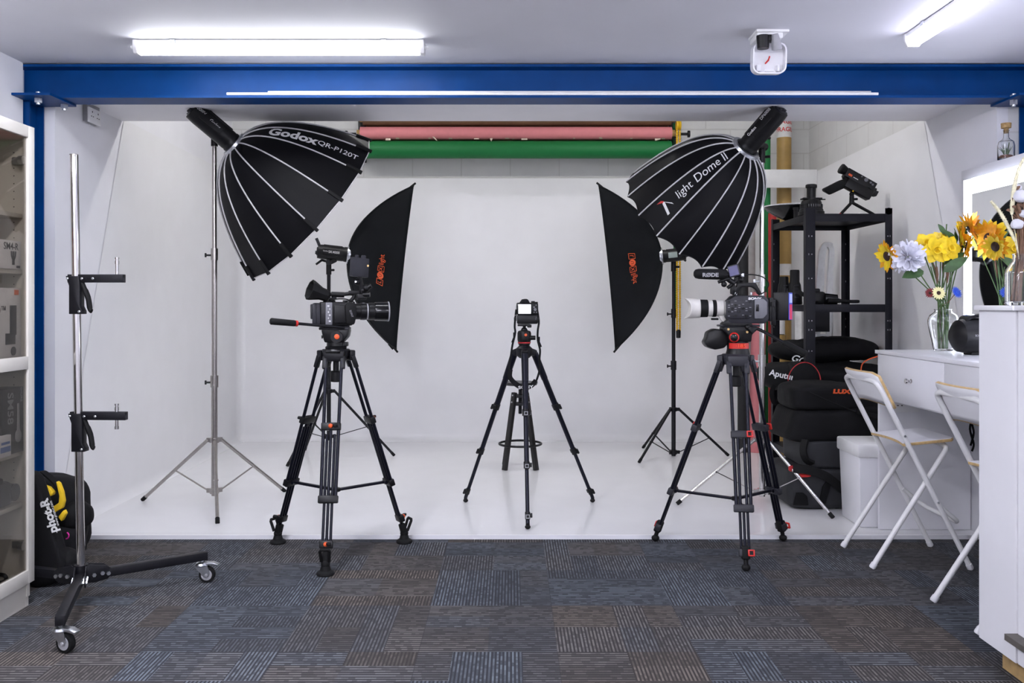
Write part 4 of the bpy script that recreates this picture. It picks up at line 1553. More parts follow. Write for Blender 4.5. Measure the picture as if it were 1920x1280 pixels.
# ------------------------------------------------------------------ camcorder on the left tripod
def left_cam():
    k = 4.56 / F
    O = P(632, 610, 4.56)
    yaw = R(16)
    fx = V((math.cos(yaw), math.sin(yaw), 0))
    side = V((math.sin(yaw), -math.cos(yaw), 0))          # towards the viewer
    T = frame(O, fx, (0, 0, 1))                           # x forward, y up, z towards viewer
    t = thing('video_camera', 'black video camera with flared lens hood and top monitor on the left tripod', 'camera', O, group='video cameras')
    q = lambda px, py, z=0.0: V(((px - 632) * k / math.cos(yaw), (610 - py) * k, z))
    mb = MB(T)
    mb.prism([(-.085, .0), (.070, .0), (.078, .02), (.078, .095), (.055, .118), (-.085, .118)], Matrix.Translation((.0, 0, 0)), .105, .006)
    mb.box((.03, .058, .058), (.10, .09, .02), bev=.004)
    for j in range(6):
        mb.box((-.005 + .0, .020 + j * .006, .0535), (.07, .003, .004))
    obj('body', mb, M['blackplastic'], t)
    mb = MB(T)
    mb.box((-.102, .056, .0), (.036, .115, .098), bev=.010)
    mb.box((-.124, .070, .010), (.014, .075, .05), bev=.005)
    mb.box((-.115, .060, .052), (.018, .10, .010), bev=.004)
    obj('battery', mb, M['darkgrey'], t)
    mb = MB(T)
    mb.box((-.045, .060, .056), (.034, .112, .012), bev=.004)
    cp = obj('control_panel', mb, M['grey'], t)
    for j, w in enumerate((.010, .004, .006, .008, .004, .010)):
        mb = MB(T); mb.box((-.045 + (.004 if j % 2 else -.003), .098 - j * .015, .063), (w, .007, .003))
        obj('switch', mb, M['print'], cp)
    mb = MB(T)
    mb.prism([(-.022, -.055), (.018, -.058), (.030, -.005), (.026, .045), (-.004, .060), (-.030, .035)], frame((.060, .062, .072), (1, 0, 0), (0, 1, 0)), .030, .010)
    gp = obj('side_grip', mb, M['rubber'], t)
    mb = MB(T)
    mb.text('SONY', .014, frame((.062, .060, .0885), (.35, -1, 0), (1, .35, 0)), ext=.0006)
    obj('lettering', mb, M['dimprint'], gp)
    # lens
    Lm = frame((.085, .072, -.005), (0, 0, 1), (0, 1, 0))  # z forward? built below
    T2 = T @ Matrix.Translation((.075, .070, -.005)) @ Matrix.Rotation(R(90), 4, 'Y')
    mb = MB(T2)
    mb.lathe([(.044, 0), (.046, .012), (.040, .018), (.040, .040), (.043, .042), (.043, .070), (.0405, .072), (.0405, .082), (.044, .084), (.044, .112), (.041, .114)], seg=32)
    ln = obj('lens', mb, M['blackplastic'], t)
    mb = MB(T2)
    mb.lathe([(.0445, .112), (.047, .116), (.049, .170), (.050, .184), (.047, .185), (.045, .175), (.043, .12)], seg=36, caps=False)
    obj('lens_hood', mb, M['blackgloss'], ln)
    mb = MB(T2)
    mb.lathe([(.0455, .178), (.0506, .180), (.0506, .186), (.0455, .187)], seg=36, caps=False)
    obj('hood_rim', mb, M['midgrey'], ln, label='grey hood rim')
    mb = MB(T2)
    mb.lathe([(.0408, .073), (.0414, .076), (.0408, .079)], seg=32, caps=False)
    mb.box((.0, .0, .058), (.006, .088, .012))
    obj('lens_marking', mb, M['dimprint'], ln)
    mb = MB(T2); mb.lathe([(.042, .120), (.030, .126), (.0, .129)], seg=32, caps=False)
    obj('front_element', mb, M['lensglass'], ln)
    # handle
    mb = MB(T)
    mb.tube(spline([(-.062, .112, 0), (-.050, .142, 0), (-.026, .158, 0), (.03, .157, 0), (.070, .160, 0), (.085, .150, 0), (.074, .130, 0), (.055, .116, 0)], 6), .0095, 10)
    mb.tube([(-.028, .156, 0), (.035, .154, 0)], [.014, .014], 12)
    mb.box((.085, .166, 0), (.055, .020, .032), bev=.004)
    for sx in (-.03, .03):
        mb.box((sx + .01, .122, 0), (.022, .010, .024), bev=.002)
    obj('top_handle', mb, M['blackplastic'], t)
    # viewfinder loupe: flared hood facing back
    mb = MB(T)
    c0, c1 = V((-.055, .150, .03)), V((-.140, .180, .055))
    ax = (c1 - c0).normalized()
    vs0, vs1 = [], []
    Mx = axis_m(c0, ax)
    prof = [(.030, 0), (.032, .03), (.050, .078), (.052, .092), (.046, .092), (.028, .035)]
    mb.lathe(prof, Mx, seg=8, caps=False)
    mb.box((.006, -.045, .03), (.05, .05, .04), Mx, bev=.006)
    mb.box((.0, -.02, -.004), (.05, .06, .02), Mx, bev=.006)
    vf = obj('viewfinder_loupe', mb, M['rubber'], t)
    mb = MB(T)
    mb.tube([c0 + V((.01, -.02, -.01)), V((-.03, .13, .02)), V((-.01, .14, .0))], .010, 8)
    obj('loupe_arm', mb, M['blackplastic'], vf)
    # monitor / receiver box on an arm
    mb = MB(T)
    cM = q(671, 501, .02)
    Tm = Matrix.Translation(cM) @ Matrix.Rotation(R(28), 4, 'Y') @ Matrix.Rotation(R(-4), 4, 'Z')
    mb.box((0, 0, 0), (.098, .096, .030), Tm, bev=.004)
    mb.box((-.018, .053, 0), (.016, .016, .016), Tm, bev=.003)
    mb.box((.022, .053, 0), (.022, .020, .018), Tm, bev=.004)
    mn = obj('top_monitor', mb, M['darkgrey'], t)
    mb = MB(T)
    mb.cyl(Tm @ V((.040, .012, .014)), Tm @ V((.040, .012, .0175)), .0055, seg=12)
    obj('button', mb, M['gold'], mn, label='amber button')
    mb = MB(T)
    cA = q(668, 528, .012)
    mb.ball(cA, .017, u=12, v=8)
    mb.cyl(q(672, 518, .015), q(680, 555, .005), .010, seg=10)
    mb.cyl(cM, q(676, 552, .005), .009, seg=10)
    mb.ball(q(683, 540, .01), .020, u=12, v=8)
    mb.cyl(q(676, 545, .01), q(692, 535, .02), .012, seg=10)
    mb.cyl(q(678, 552, .01), q(690, 552, .02), .013, seg=10)
    mb.box(q(676, 556, .005), (.05, .03, .03), bev=.006)
    obj('monitor_arm', mb, M['blackplastic'], mn)
    mb = MB(T)
    mb.ball(q(664, 528, .030), .004, u=8, v=6)
    obj('indicator_light', mb, M['indicator'], mn, label='small blue-white indicator light')
    mb = MB(T)
    mb.tube(spline([(-.04, .118, .03), (-.01, .132, .04), (.04, .132, .04), (.085, .115, .03)], 6), .003, 6)
    obj('cable', mb, M['rubber'], t)
    mb = MB(T)
    mb.box((.0, -.006, 0), (.12, .012, .06), bev=.002)
    obj('base_plate', mb, M['darkgrey'], t)
left_cam()

# ------------------------------------------------------------------ camcorder on the right tripod
def right_cam():
    Y0 = 4.60
    k = Y0 / F
    O = P(1395, 606, Y0)
    fx = V((-1, .06, 0)).normalized()                    # lens points left
    T = frame(O, (1, -.06, 0), (0, 0, 1))                # x right, y up, z towards viewer
    t = thing('video_camera', 'grey video camera with white telephoto lens and furry-black microphone on the right tripod', 'camera', O, group='video cameras')
    t['label'] = 'dark grey video camera with long white lens and black microphone on the right tripod'
    q = lambda px, py, z=0.0: V(((px - 1395) * k, (606 - py) * k, z))
    mb = MB(T)
    mb.prism([q(1362, 600)[:2], q(1366, 606)[:2], q(1430, 606)[:2], q(1437, 598)[:2], q(1437, 562)[:2], q(1428, 554)[:2], q(1372, 554)[:2], q(1360, 566)[:2]], Matrix.Translation((0, 0, 0)), .105, .006)
    bd = obj('body', mb, M['darkgrey'], t)
    mb = MB(T)
    mb.prism([q(1358, 597)[:2], q(1400, 597)[:2], q(1406, 590)[:2], q(1406, 562)[:2], q(1358, 562)[:2]], Matrix.Translation((0, 0, .055)), .012, .003)
    cp = obj('control_panel', mb, M['darkgrey'], t)
    rnd = random.Random(4)
    for iy, y in enumerate((566, 572, 578, 584, 592)):
        for ix, x in enumerate((1363, 1369, 1375, 1382, 1389, 1395, 1402)):
            if rnd.random() < .18:
                continue
            mb = MB(T)
            c = q(x, y, .0615)
            if (ix + iy) % 3 == 0:
                mb.cyl(c, c + V((0, 0, .006)), .0062, seg=10)
                obj('dial', mb, M['blackplastic'], cp)
            elif (ix + iy) % 3 == 1:
                mb.box(c + V((0, 0, .001)), (.009, .005, .004))
                obj('button', mb, M['grey'], cp)
            else:
                mb.box(c + V((0, .005, .001)), (.010, .0022, .0022))
                obj('marking', mb, M['dimprint'], cp)
    mb = MB(T)
    mb.prism([q(1410, 597)[:2], q(1426, 597)[:2], q(1433, 588)[:2], q(1433, 566)[:2], q(1426, 560)[:2], q(1410, 560)[:2]], Matrix.Translation((0, 0, .056)), .014, .004)
    dp = obj('door_panel', mb, M['grey'], t)
    mb = MB(T); mb.box(q(1415, 577, .064), (.014, .034, .004), bev=.001)
    obj('slot', mb, M['blackgloss'], dp)
    mb = MB(T)
    mb.text('SONY', .016, Matrix.Translation(q(1411, 560, .0535)), sx=1.5, bold=.0008)
    obj('lettering', mb, M['print'], bd)
    mb = MB(T)
    mb.box(q(1442, 580, 0), (.020, .12, .095), bev=.004)
    mb.box(q(1446, 585, .03), (.022, .13, .03), bev=.004)
    mb.cyl(q(1444, 566, .05), q(1444, 574, .05), .012, seg=12)
    obj('battery_plate', mb, M['blackplastic'], t)
    mb = MB(T)
    Tb = Matrix.Translation(q(1467, 574, -.005)) @ Matrix.Rotation(R(-26), 4, 'Y')
    mb.box((0, 0, 0), (.078, .142, .085), Tb, bev=.005)
    bt = obj('battery', mb, M['blackplastic'], t)
    for nm, y0, h, mm in (('blue_label', 0, .136, 'glow_blue'), ('pale_label', .040, .045, 'glow_white'), ('red_label', -.028, .075, 'glow_red')):
        mb = MB(T)
        mb.box((.0398 + (.0006 if nm != 'blue_label' else 0), y0, .006), (.002, h, .074 if nm == 'blue_label' else .058), Tb)
        obj(nm, mb, M[mm], bt, label=nm.replace('_', ' '))
    # white telephoto lens
    T2 = T @ Matrix.Translation(q(1364, 578, -.005)) @ Matrix.Rotation(R(-90), 4, 'Y')
    mb = MB(T2)
    mb.lathe([(.034, -.01), (.036, .0), (.036, .018), (.041, .022), (.041, .056), (.0405, .058)], seg=32)
    mb.lathe([(.0405, .074), (.042, .076), (.042, .100), (.0405, .102)], seg=32)
    ln = obj('lens', mb, M['lens_white'], t)
    mb = MB(T2)
    mb.lathe([(.0412, .056), (.0432, .058), (.0432, .074), (.0412, .076)], seg=32)
    obj('zoom_ring', mb, M['rubber'], ln)
    mb = MB(T2)
    mb.lathe([(.0415, .098), (.0445, .100), (.0455, .140), (.044, .142)], seg=32)
    obj('focus_ring', mb, M['rubber'], ln)
    mb = MB(T2)
    # petal hood: rim length varies round the axis
    def hood(u, v):
        a = 2 * PI * u
        L = .052 + .026 * (.5 - .5 * math.cos(2 * a)) ** 1.5
        r = .0465 + .005 * v
        return V((r * math.cos(a), r * math.sin(a), .138 + L * v))
    mb.grid(hood, 48, 6, wrap_u=True)
    obj('lens_hood', mb, M['lens_white'], ln, solid=.003)
    mb = MB(T2); mb.lathe([(.044, .141), (.034, .138), (.0, .143)], seg=32, caps=False)
    obj('front_element', mb, M['lensglass'], ln)
    mb = MB(T)
    mb.prism([q(1345, 588)[:2], q(1354, 588)[:2], q(1362, 600)[:2], q(1356, 604)[:2], q(1350, 597)[:2]], Matrix.Translation((0, 0, -.005)), .035, .004)
    obj('lens_foot', mb, M['lens_white'], ln)
    mb = MB(T)
    mb.box(q(1341, 598, -.005), (.035, .010, .03), bev=.003)
    obj('foot_knob', mb, M['rubber'], ln)
    # microphone
    mb = MB(T)
    Tm = T @ Matrix.Translation(q(1334, 514, .02)) @ Matrix.Rotation(R(90), 4, 'Y')
    mb = MB(Tm @ Matrix.Rotation(R(1.5), 4, 'X'))
    mb.lathe([(.0, -.092), (.012, -.090), (.022, -.082), (.026, -.065), (.027, -.02), (.027, .06), (.024, .075), (.014, .08), (.012, .14)], seg=24)
    mc = obj('microphone', mb, M['rubber'], t)
    mb = MB(T)
    mb.text('RØDE', .026, Matrix.Translation(q(1330, 516, .0485)), sx=1.15, bold=.0012)
    obj('lettering', mb, M['midgrey'], mc)
    # handle and top rig
    mb = MB(T)
    mb.prism([q(1380, 537)[:2], q(1382, 530)[:2], q(1416, 530)[:2], q(1428, 552)[:2], q(1420, 552)[:2], q(1415, 543)[:2], q(1408, 538)[:2], q(1390, 538)[:2], q(1384, 546)[:2], q(1384, 554)[:2], q(1374, 554)[:2], q(1370, 540)[:2]], Matrix.Translation((0, 0, .0)), .030, .004)
    obj('top_handle', mb, M['blackplastic'], t)
    mb = MB(T)
    Ts = Matrix.Translation(q(1374, 508, .035)) @ Matrix.Rotation(R(-22), 4, 'Y') @ Matrix.Rotation(R(14), 4, 'Z')
    mb.box((0, 0, 0), (.056, .060, .016), Ts, bev=.003)
    mn = obj('monitor', mb, M['darkgrey'], t)
    mb = MB(T); mb.box((0, 0, .0085), (.046, .048, .001), Ts)
    obj('monitor_screen', mb, M['bluescreen'], mn, label='dim bluish screen')
    mb = MB(T)
    mb.cyl(q(1360, 520, .02), q(1376, 532, .02), .014, seg=10)
    mb.cyl(q(1345, 529, .03), q(1366, 522, .03), .008, seg=10)
    mb.ball(q(1356, 533, .03), .015, u=12, v=8)
    mb.cyl(q(1363, 540, .02), q(1380, 526, .02), .009, seg=10)
    mb.box(q(1374, 542, .0), (.024, .05, .03), bev=.005)
    mb.ball(q(1388, 524, .0), .016, u=12, v=8)
    mb.bar(q(1376, 524, 0), q(1388, 528, 0), .03, .02, bev=.004)
    obj('monitor_arm', mb, M['blackplastic'], mn)
    mb = MB(T)
    mb.box(q(1391, 516, .02), (.014, .02, .014), bev=.003)
    obj('plug', mb, M['zinc'], mn)
    mb = MB(T)
    mb.tube(spline([q(1392, 516, .02), q(1408, 515, .03), q(1428, 520, .03), q(1438, 532, .03), q(1432, 546, .03), q(1420, 553, .02)], 6), .0028, 6)
    mb2 = mb
    obj('cable', mb2, M['rubber'], t)
    mb = MB(T)
    mb.tube(spline([q(1382, 540, .03), q(1376, 552, .05), q(1366, 558, .055), q(1358, 564, .05)], 6), .0028, 6)
    obj('cable', mb, M['rubber'], t)
    mb = MB(T)
    for px in (1378, 1406):
        mb.cyl(q(px, 553, .03), q(px, 548, .03), .006, seg=10)
    obj('thumb_screw', mb, M['zinc'], t)
    mb = MB(T)
    mb.prism([q(1352, 606)[:2], q(1362, 598)[:2], q(1400, 602)[:2], q(1408, 608)[:2], q(1408, 611)[:2], q(1352, 611)[:2]], Matrix.Translation((0, 0, .01)), .08, .004)
    obj('base_plate', mb, M['blackplastic'], t)
right_cam()
# ------------------------------------------------------------------ glass-door cabinet at the left edge
CX, CY1, CW, CD = -1.985, 3.77, .80, .30          # front plane x, far end y, width along y, depth
CY0 = CY1 - CW
t = thing('display_cabinet', 'off-white display cabinet with glass doors at the left edge', 'cabinet', (CX - CD / 2, CY1 - CW / 2, 0))
CZ0, CZ1 = .10, 1.985
mb = MB()
mb.box((CX - .02 - CD / 2, CY1 - .010, (CZ0 + CZ1) / 2 - .03), (CD, .020, CZ1 - CZ0 + .06))
obj('side_panel', mb, M['cream'], t)
mb = MB()
mb.box((CX - .02 - CD / 2, CY0 + .010, (CZ0 + CZ1) / 2 - .03), (CD, .020, CZ1 - CZ0 + .06))
obj('side_panel', mb, M['cream'], t)
mb = MB(); mb.box((CX - .02 - CD + .006, CY1 - CW / 2, (CZ0 + CZ1) / 2), (.008, CW - .04, CZ1 - CZ0))
obj('back_panel', mb, M['cream'], t)
mb = MB(); mb.box((CX - .02 - CD / 2, CY1 - CW / 2, CZ1 - .011), (CD, CW - .04, .022))
obj('top', mb, M['cream'], t)
mb = MB(); mb.box((CX - .02 - CD / 2, CY1 - CW / 2, CZ0 + .009), (CD, CW - .04, .018))
obj('bottom', mb, M['cream'], t)
mb = MB(); mb.box((CX - .035, CY1 - CW / 2, .05), (.018, CW - .004, .10))
mb.box((CX - .02 - CD / 2, CY1 - .012, .05), (CD - .01, .022, .10))
mb.box((CX - .02 - CD / 2, CY0 + .012, .05), (CD - .01, .022, .10))
obj('plinth', mb, M['cream'], t)
SH = [1.622, 1.392, 1.010, .645, .432]
for z in SH:
    mb = MB(); mb.box((CX - .024 - CD / 2, CY1 - CW / 2, z - .009), (CD - .03, CW - .044, .018), bev=.001)
    obj('shelf', mb, M['cream'], t)
for yb, hinge in ((CY1 - CW / 4, 1), (CY0 + CW / 4, -1)):
    w, h, zc = CW / 2 - .004, CZ1 - CZ0 - .006, (CZ0 + CZ1) / 2
    mb = MB()
    fw = .048
    for sy in (-1, 1):
        mb.box((CX - .009, yb + sy * (w / 2 - fw / 2), zc), (.020, fw, h), bev=.0015)
    for z, fh in ((CZ1 - .003 - fw / 2, fw), (CZ0 + .003 + fw / 2 + .004, fw + .008), (1.010, .052)):
        mb.box((CX - .009, yb, z), (.020, w - fw * 2 + .001, fh), bev=.0015)
    dr = obj('door', mb, M['cream'], t)
    mb = MB()
    mb.box((CX - .010, yb, 1.49), (.004, w - fw * 2 + .01, .92))
    mb.box((CX - .010, yb, .575), (.004, w - fw * 2 + .01, .83))
    obj('glass', mb, M['pane'], dr)
    for z in (1.84, .26):
        mb = MB()
        mb.cyl((CX - .032, CY1 - .060 if hinge > 0 else CY0 + .060, z), (CX - .014, CY1 - .060 if hinge > 0 else CY0 + .060, z), .017, seg=16)
        mb.box((CX - .05, CY1 - .028 if hinge > 0 else CY0 + .028, z), (.05, .02, .03), bev=.003)
        obj('hinge', mb, M['zinc'], dr)
mb = MB()
for z in [.50 + .032 * k for k in range(44)]:
    mb.box((CX - .075, CY1 - .0203, z), (.004, .001, .004))
obj('peg_hole', mb, M['darkgrey'], t)

def carton(name, label, x, y, z, sx, sy, sz, m, rot=0, txt=(), group='cartons in the cabinet', extra=None):
    T = Matrix.Translation((x, y, z)) @ Matrix.Rotation(R(rot), 4, 'Z')
    t = thing(name, label, 'box', (x, y, z), group=group)
    mb = MB(T); mb.box((0, 0, sz / 2), (sx, sy, sz), bev=.0015)
    obj('carton', mb, m, t)
    for k, (body, size, yy, zz, mm, up) in enumerate(txt):
        mb = MB(T)
        fr = frame((sx / 2 + .0006, yy, zz), (0, 1, 0), (0, 0, 1)) if not up else frame((sx / 2 + .0006, yy, zz), (0, 0, -1), (0, 1, 0))
        mb.text(body, size, fr, ext=.0004, bold=.0003)
        obj('lettering', mb, mm, t)
    if extra:
        extra(T, t)
    return t
def ic_mic(T, t):
    mb = MB(T)
    mb.ball((.0435, .038, .068), (.004, .024, .027), u=14, v=8)
    mb.prism([(-.009, .09), (.009, .09), (.005, .20), (-.005, .20)], frame((.0435, .038, 0), (0, 1, 0), (0, 0, 1)), .003)
    obj('printed_microphone', mb, M['midgrey'], t)
def ic_mount(T, t):
    mb = MB(T)
    for dy in (-.013, .0, .013):
        mb.tube([(.0415, .016, .032), (.0415, .016 + dy, .052), (.0415, .016 + dy * 1.2, .072)], .0035, 6)
    mb.box((.0412, .016, .026), (.002, .016, .018))
    mb.box((.0412, .052, .010), (.002, .024, .010))
    obj('printed_mount', mb, M['darkgrey'], t)
def ic_mic2(T, t):
    mb = MB(T)
    mb.box((.0632, .06, .175), (.003, .046, .12), bev=.001)
    mb.box((.0632, .04, .10), (.003, .07, .045), bev=.001)
    mb.cyl((.0625, .062, .05), (.0645, .062, .05), .018, seg=14)
    obj('printed_product', mb, M['darkgrey'], t)
    mb = MB(T)
    mb.box((.0628, .085, .288), (.002, .03, .02))
    obj('orange_corner', mb, M['orangecard'], t)
def ic_bars(T, t):
    mb = MB(T)
    mb.box((.0228, .02, .055), (.001, .06, .010))
    mb.box((.0228, .02, .030), (.001, .07, .022))
    obj('blue_print', mb, M['bluecard'], t, label='blue print')
carton('product_box', 'white carton printed with a microphone mount on the third shelf of the cabinet', CX - .075, 3.655, SH[1], .08, .15, .115, M['boxwhite'],
       txt=(('SM4-R', .040, .0, .090, M['darkgrey'], 0),), extra=ic_mount)
carton('product_box', 'orange and white carton left of the white mount carton', CX - .085, 3.520, SH[1], .09, .07, .20, M['orangecard'])
carton('product_box', 'large white carton picturing a dark device on the middle shelf of the cabinet', CX - .10, 3.615, SH[2], .124, .24, .305, M['boxwhite'],
       txt=(('60™', .042, -.03, .215, M['darkgrey'], 0),), extra=ic_mic2)
carton('product_box', 'black microphone carton with upright white lettering in the cabinet', CX - .075, 3.665, SH[3], .085, .16, .265, M['boxblack'],
       txt=(('SM58', .058, -.020, .185, M['midgrey'], 1), ('SHURE', .020, .062, .235, M['midgrey'], 1)), extra=ic_mic)
carton('product_box', 'black carton behind the small blue and white carton in the cabinet', CX - .10, 3.50, SH[3], .085, .14, .25, M['boxblack'])
carton('product_box', 'small white and blue carton lying before the black cartons in the cabinet', CX - .040, 3.565, SH[3], .045, .12, .085, M['boxwhite'],
       extra=ic_bars)
mb = MB()
mb.box((CX - .085, 3.60, SH[4] + .055), (.10, .15, .10), bev=.02)
mb.box((CX - .085, 3.585, SH[4] + .11), (.08, .08, .03), bev=.01)
mb.cyl((CX - .085, 3.68, SH[4] + .055), (CX - .03, 3.68, SH[4] + .055), .035, seg=20)
single('camera_body', mb, M['darkgrey'], 'dark camera standing on the second lowest shelf of the cabinet', 'camera')
mb = MB()
rnd = random.Random(3)
pts = [V((CX - .12 + .05 * math.sin(k * 1.3), 3.50 + .03 * k * math.cos(k * .9) * .5 + .018 * k, CZ0 + .028 + .006 * (k % 3))) for k in range(12)]
mb.tube(spline(pts, 4), .008, 6)
single('coiled_cable', mb, M['rubber'], 'black cable lying on the floor of the cabinet', 'cable')
mb = MB()
mb.blob((CX - .14, 3.52, CZ0 + .018 + .045), (.13, .16, .09), p=3, amp=.008, freq=9, seed=4)
single('cable_pouch', mb, M['bagblack'], 'black pouch at the bottom of the cabinet', 'pouch')

# ------------------------------------------------------------------ chrome column stand on castors
BX, BY = -1.797, 3.78
t = thing('column_stand', 'chrome column stand with two black clamp arms and black castor legs', 'stand', (BX, BY, 0))
pb_, pt_ = V((BX, BY, .145)), P(138.5, 290, 3.78)
mb = MB()
mb.tube([pb_, pt_], .0170, 24)
obj('pole', mb, M['chrome'], t)
mb = MB()
mb.lathe([(.0155, 0), (.0172, .002), (.0172, .006), (.0, .007)], axis_m(pt_ - (pt_ - pb_).normalized() * .004, pt_ - pb_), seg=24)
obj('pole_cap', mb, M['steel'], t)
dax = (pt_ - pb_).normalized()
for py in (515, 772):
    zc = P(150, py + 7, 3.78).z
    s_ = (zc - pb_.z) / dax.z
    c = pb_ + dax * s_
    fl = frame(c, (1, -.05, 0), dax)
    mb = MB(fl)
    mb.box((.086, 0, -.004), (.236, .034, .028), bev=.002)
    mb.prism([(-.034, .010), (.02, .010), (.026, -.02), (.026, -.115), (.036, -.135), (.036, -.148), (-.020, -.148), (-.020, -.03)], Matrix(), .040, .002)
    arm = obj('clamp_arm', mb, M['blackmetal'], t)
    mb = MB(fl)
    mb.tube(spline([(.026, -.018, 0), (.040, -.05, 0), (.052, -.085, -.002), (.058, -.128, -.004), (.066, -.136, -.004)], 5), [.010] * 5 + [.012] * 5 + [.0115] * 5 + [.010] * 5 + [.006], 8)
    obj('squeeze_lever', mb, M['rubber'], arm)
    mb = MB(fl)
    px = .175 if py == 515 else .164
    z0, z1 = (.010, .085) if py == 515 else (-.055, .048)
    mb.cyl((px, z0, 0), (px, z1, 0), .0065, seg=12)
    mb.cyl((px, z1 - .025, 0), (px, z1 - .012, 0), .0085, seg=12)
    mb.cyl((px, z1 - .004, 0), (px, z1 + .003, 0), .0085, seg=12)
    if py != 515:
        mb.cyl((px, z0, 0), (px, z0 + .012, 0), .0085, seg=12)
    obj('spigot', mb, M['chrome'], arm)
    for bx, by in ((-.026, .0), (.035, -.001), (.082, -.001), (.024, -.138)):
        mb = MB(fl)
        mb.lathe([(.005, 0), (.0055, .002), (.003, .004)], frame((bx, by, .0195), (1, 0, 0), (0, 1, 0)), seg=10)
        obj('rivet', mb, M['zinc'], arm)
    mb = MB(fl); mb.box((.2045, -.004, 0), (.003, .016, .016))
    obj('end_cap', mb, M['darkgrey'], arm)
mb = MB()
mb.cyl((BX, BY, .085), (BX, BY, .165), .028, seg=20)
for a in (-68, 40, 165):
    d = V((math.cos(R(a)), math.sin(R(a)), 0))
    l = V((-d.y, d.x, 0))
    for s_ in (-1, 1):
        T = frame(V((BX, BY, .122)) + l * s_ * .021, d, (0, 0, 1))
        mb.prism([(.0, -.030), (.05, -.036), (.10, -.030), (.118, -.012), (.115, .012), (.095, .028), (.05, .036), (.03, .042), (.0, .03)], T, .005, .001)
obj('hub', mb, M['blackmetal'], t)
for a in (-68, 40, 165):
    d = V((math.cos(R(a)), math.sin(R(a)), 0))
    l = V((-d.y, d.x, 0))
    for r_, z in ((.045, .118), (.078, .120), (.102, .115)):
        mb = MB()
        c = V((BX, BY, z)) + d * r_
        mb.cyl(c - l * .030, c + l * .030, .0085, seg=6)
        obj('bolt', mb, M['zinc'], t)
def castor(lg, c, swing):
    """twin-fork castor with brake; c top of stem, wheel on the carpet"""
    sw = V((math.cos(R(swing)), math.sin(R(swing)), 0))
    l = V((-sw.y, sw.x, 0))
    w = V((c.x, c.y, .036)) + sw * .024
    mb = MB()
    mb.cyl((c.x, c.y, .084), c, .009, seg=12)
    mb.lathe([(.016, .072), (.027, .074), (.030, .080), (.025, .088), (.014, .092)], Matrix.Translation((c.x, c.y, 0)), seg=24)
    for s_ in (-1, 1):
        T = frame(w + l * s_ * .016, sw, (0, 0, 1))
        mb.prism([(-.056, .044), (.004, .044), (.016, .010), (.010, -.006), (-.010, -.008), (-.024, .008)], T, .003)
    T = frame(V((c.x, c.y, .086)), sw, (0, 0, 1))
    mb.prism([(.0, -.004), (.075, -.010), (.078, -.004), (.05, .006), (.0, .006)], T, .030, .002)
    cs = obj('castor', mb, M['zinc'], lg)
    mb = MB(axis_m(w, l))
    mb.lathe([(.026, -.012), (.034, -.012), (.036, -.007), (.036, .007), (.034, .012), (.026, .012)], seg=32)
    mb.lathe([(.0, -.0125), (.026, -.0125)], seg=24, caps=False)
    obj('wheel', mb, M['rubber'], lg)
    mb = MB(axis_m(w, l))
    mb.lathe([(.004, -.0135), (.024, -.0135), (.025, -.012), (.025, .012), (.024, .0135), (.004, .0135)], seg=24)
    mb.lathe([(.003, -.021), (.007, -.020), (.007, .020), (.003, .021)], seg=12)
    obj('wheel_hub', mb, M['midgrey'], lg)
for k, (a, L) in enumerate(((-71.5, .545), (36.5, .500), (163, .50))):
    d = V((math.cos(R(a)), math.sin(R(a)), 0))
    p0 = V((BX, BY, .117)) + d * .03
    p1 = V((BX, BY, .117 if k else .117)) + d * L
    mb = MB()
    mb.bar(p0, p1 + d * .022, .034, .036, (0, 0, 1), bev=.0015)
    lg = obj('leg', mb, M['blackmetal'], t)
    castor(lg, p1 + V((0, 0, -.012)), (-20, 2, 100)[k])

# ------------------------------------------------------------------ bags behind the cabinet
t = thing('backpack', 'black and yellow backpack standing behind the glass cabinet', 'bag', (-2.235, 4.36, 0))
mb = MB()
mb.blob((-2.245, 4.37, .215), (.35, .36, .43), p=3.4, amp=.014, freq=7, seed=2)
mb.blob((-2.10, 4.32, .245), (.17, .22, .13), p=2.6, amp=.012, freq=9, seed=8)
mb.blob((-2.12, 4.30, .13), (.18, .22, .20), p=2.8, amp=.012, freq=9, seed=9)
bp = obj('body', mb, M['bagblack'], t)
mb = MB()
b_ = lambda px, py, Y=4.14: P(px, py, Y)
mb.tube(spline([b_(66, 890, 4.22), b_(78, 884, 4.2), b_(92, 893, 4.18), b_(106, 907, 4.16), b_(111, 920, 4.155)], 5), 1.0, prof=[(-.016, -.004), (.016, -.004), (.016, .004), (-.016, .004)])
obj('carry_handle', mb, M['bagblack'], t)
def patch(pts, Y=4.145):
    mb = MB()
    q = [b_(x, y, Y) for x, y in pts]
    c = sum(q, V((0, 0, 0))) / len(q)
    q = [c + (v - c) * 1.25 for v in q]
    mb.prism([(v.x, v.z) for v in reversed(q)], frame((0, Y, 0), (1, 0, 0), (0, 0, 1)), .03, .004)
    return mb
obj('yellow_panel', patch([(82, 915), (84, 911), (93, 914), (100, 922), (99, 926), (88, 930), (86, 925)]), M['yellowcloth'], t, label='yellow cloth panel')
obj('yellow_panel', patch([(108, 908), (112, 911), (117, 924), (119.5, 938), (117, 948), (98, 959), (95, 951), (112, 940), (113, 930)], 4.135), M['yellowcloth'], t, label='yellow cloth panel')
obj('yellow_panel', patch([(113, 967), (121, 957), (124, 963), (118, 974)], 4.125), M['yellowcloth'], t, label='yellow cloth panel')
mb = MB()
mb.tube(spline([b_(126, 998, 4.17), b_(129, 1002, 4.16), b_(128, 1008, 4.16), b_(124, 1010, 4.17)], 4), .003, 6)
obj('zip_cord', mb, M['magenta'], t, label='magenta cord loop')
t = thing('kit_bag', 'narrow black bag with white upright lettering leaning between cabinet and column stand', 'bag', (-2.10, 4.03, 0))
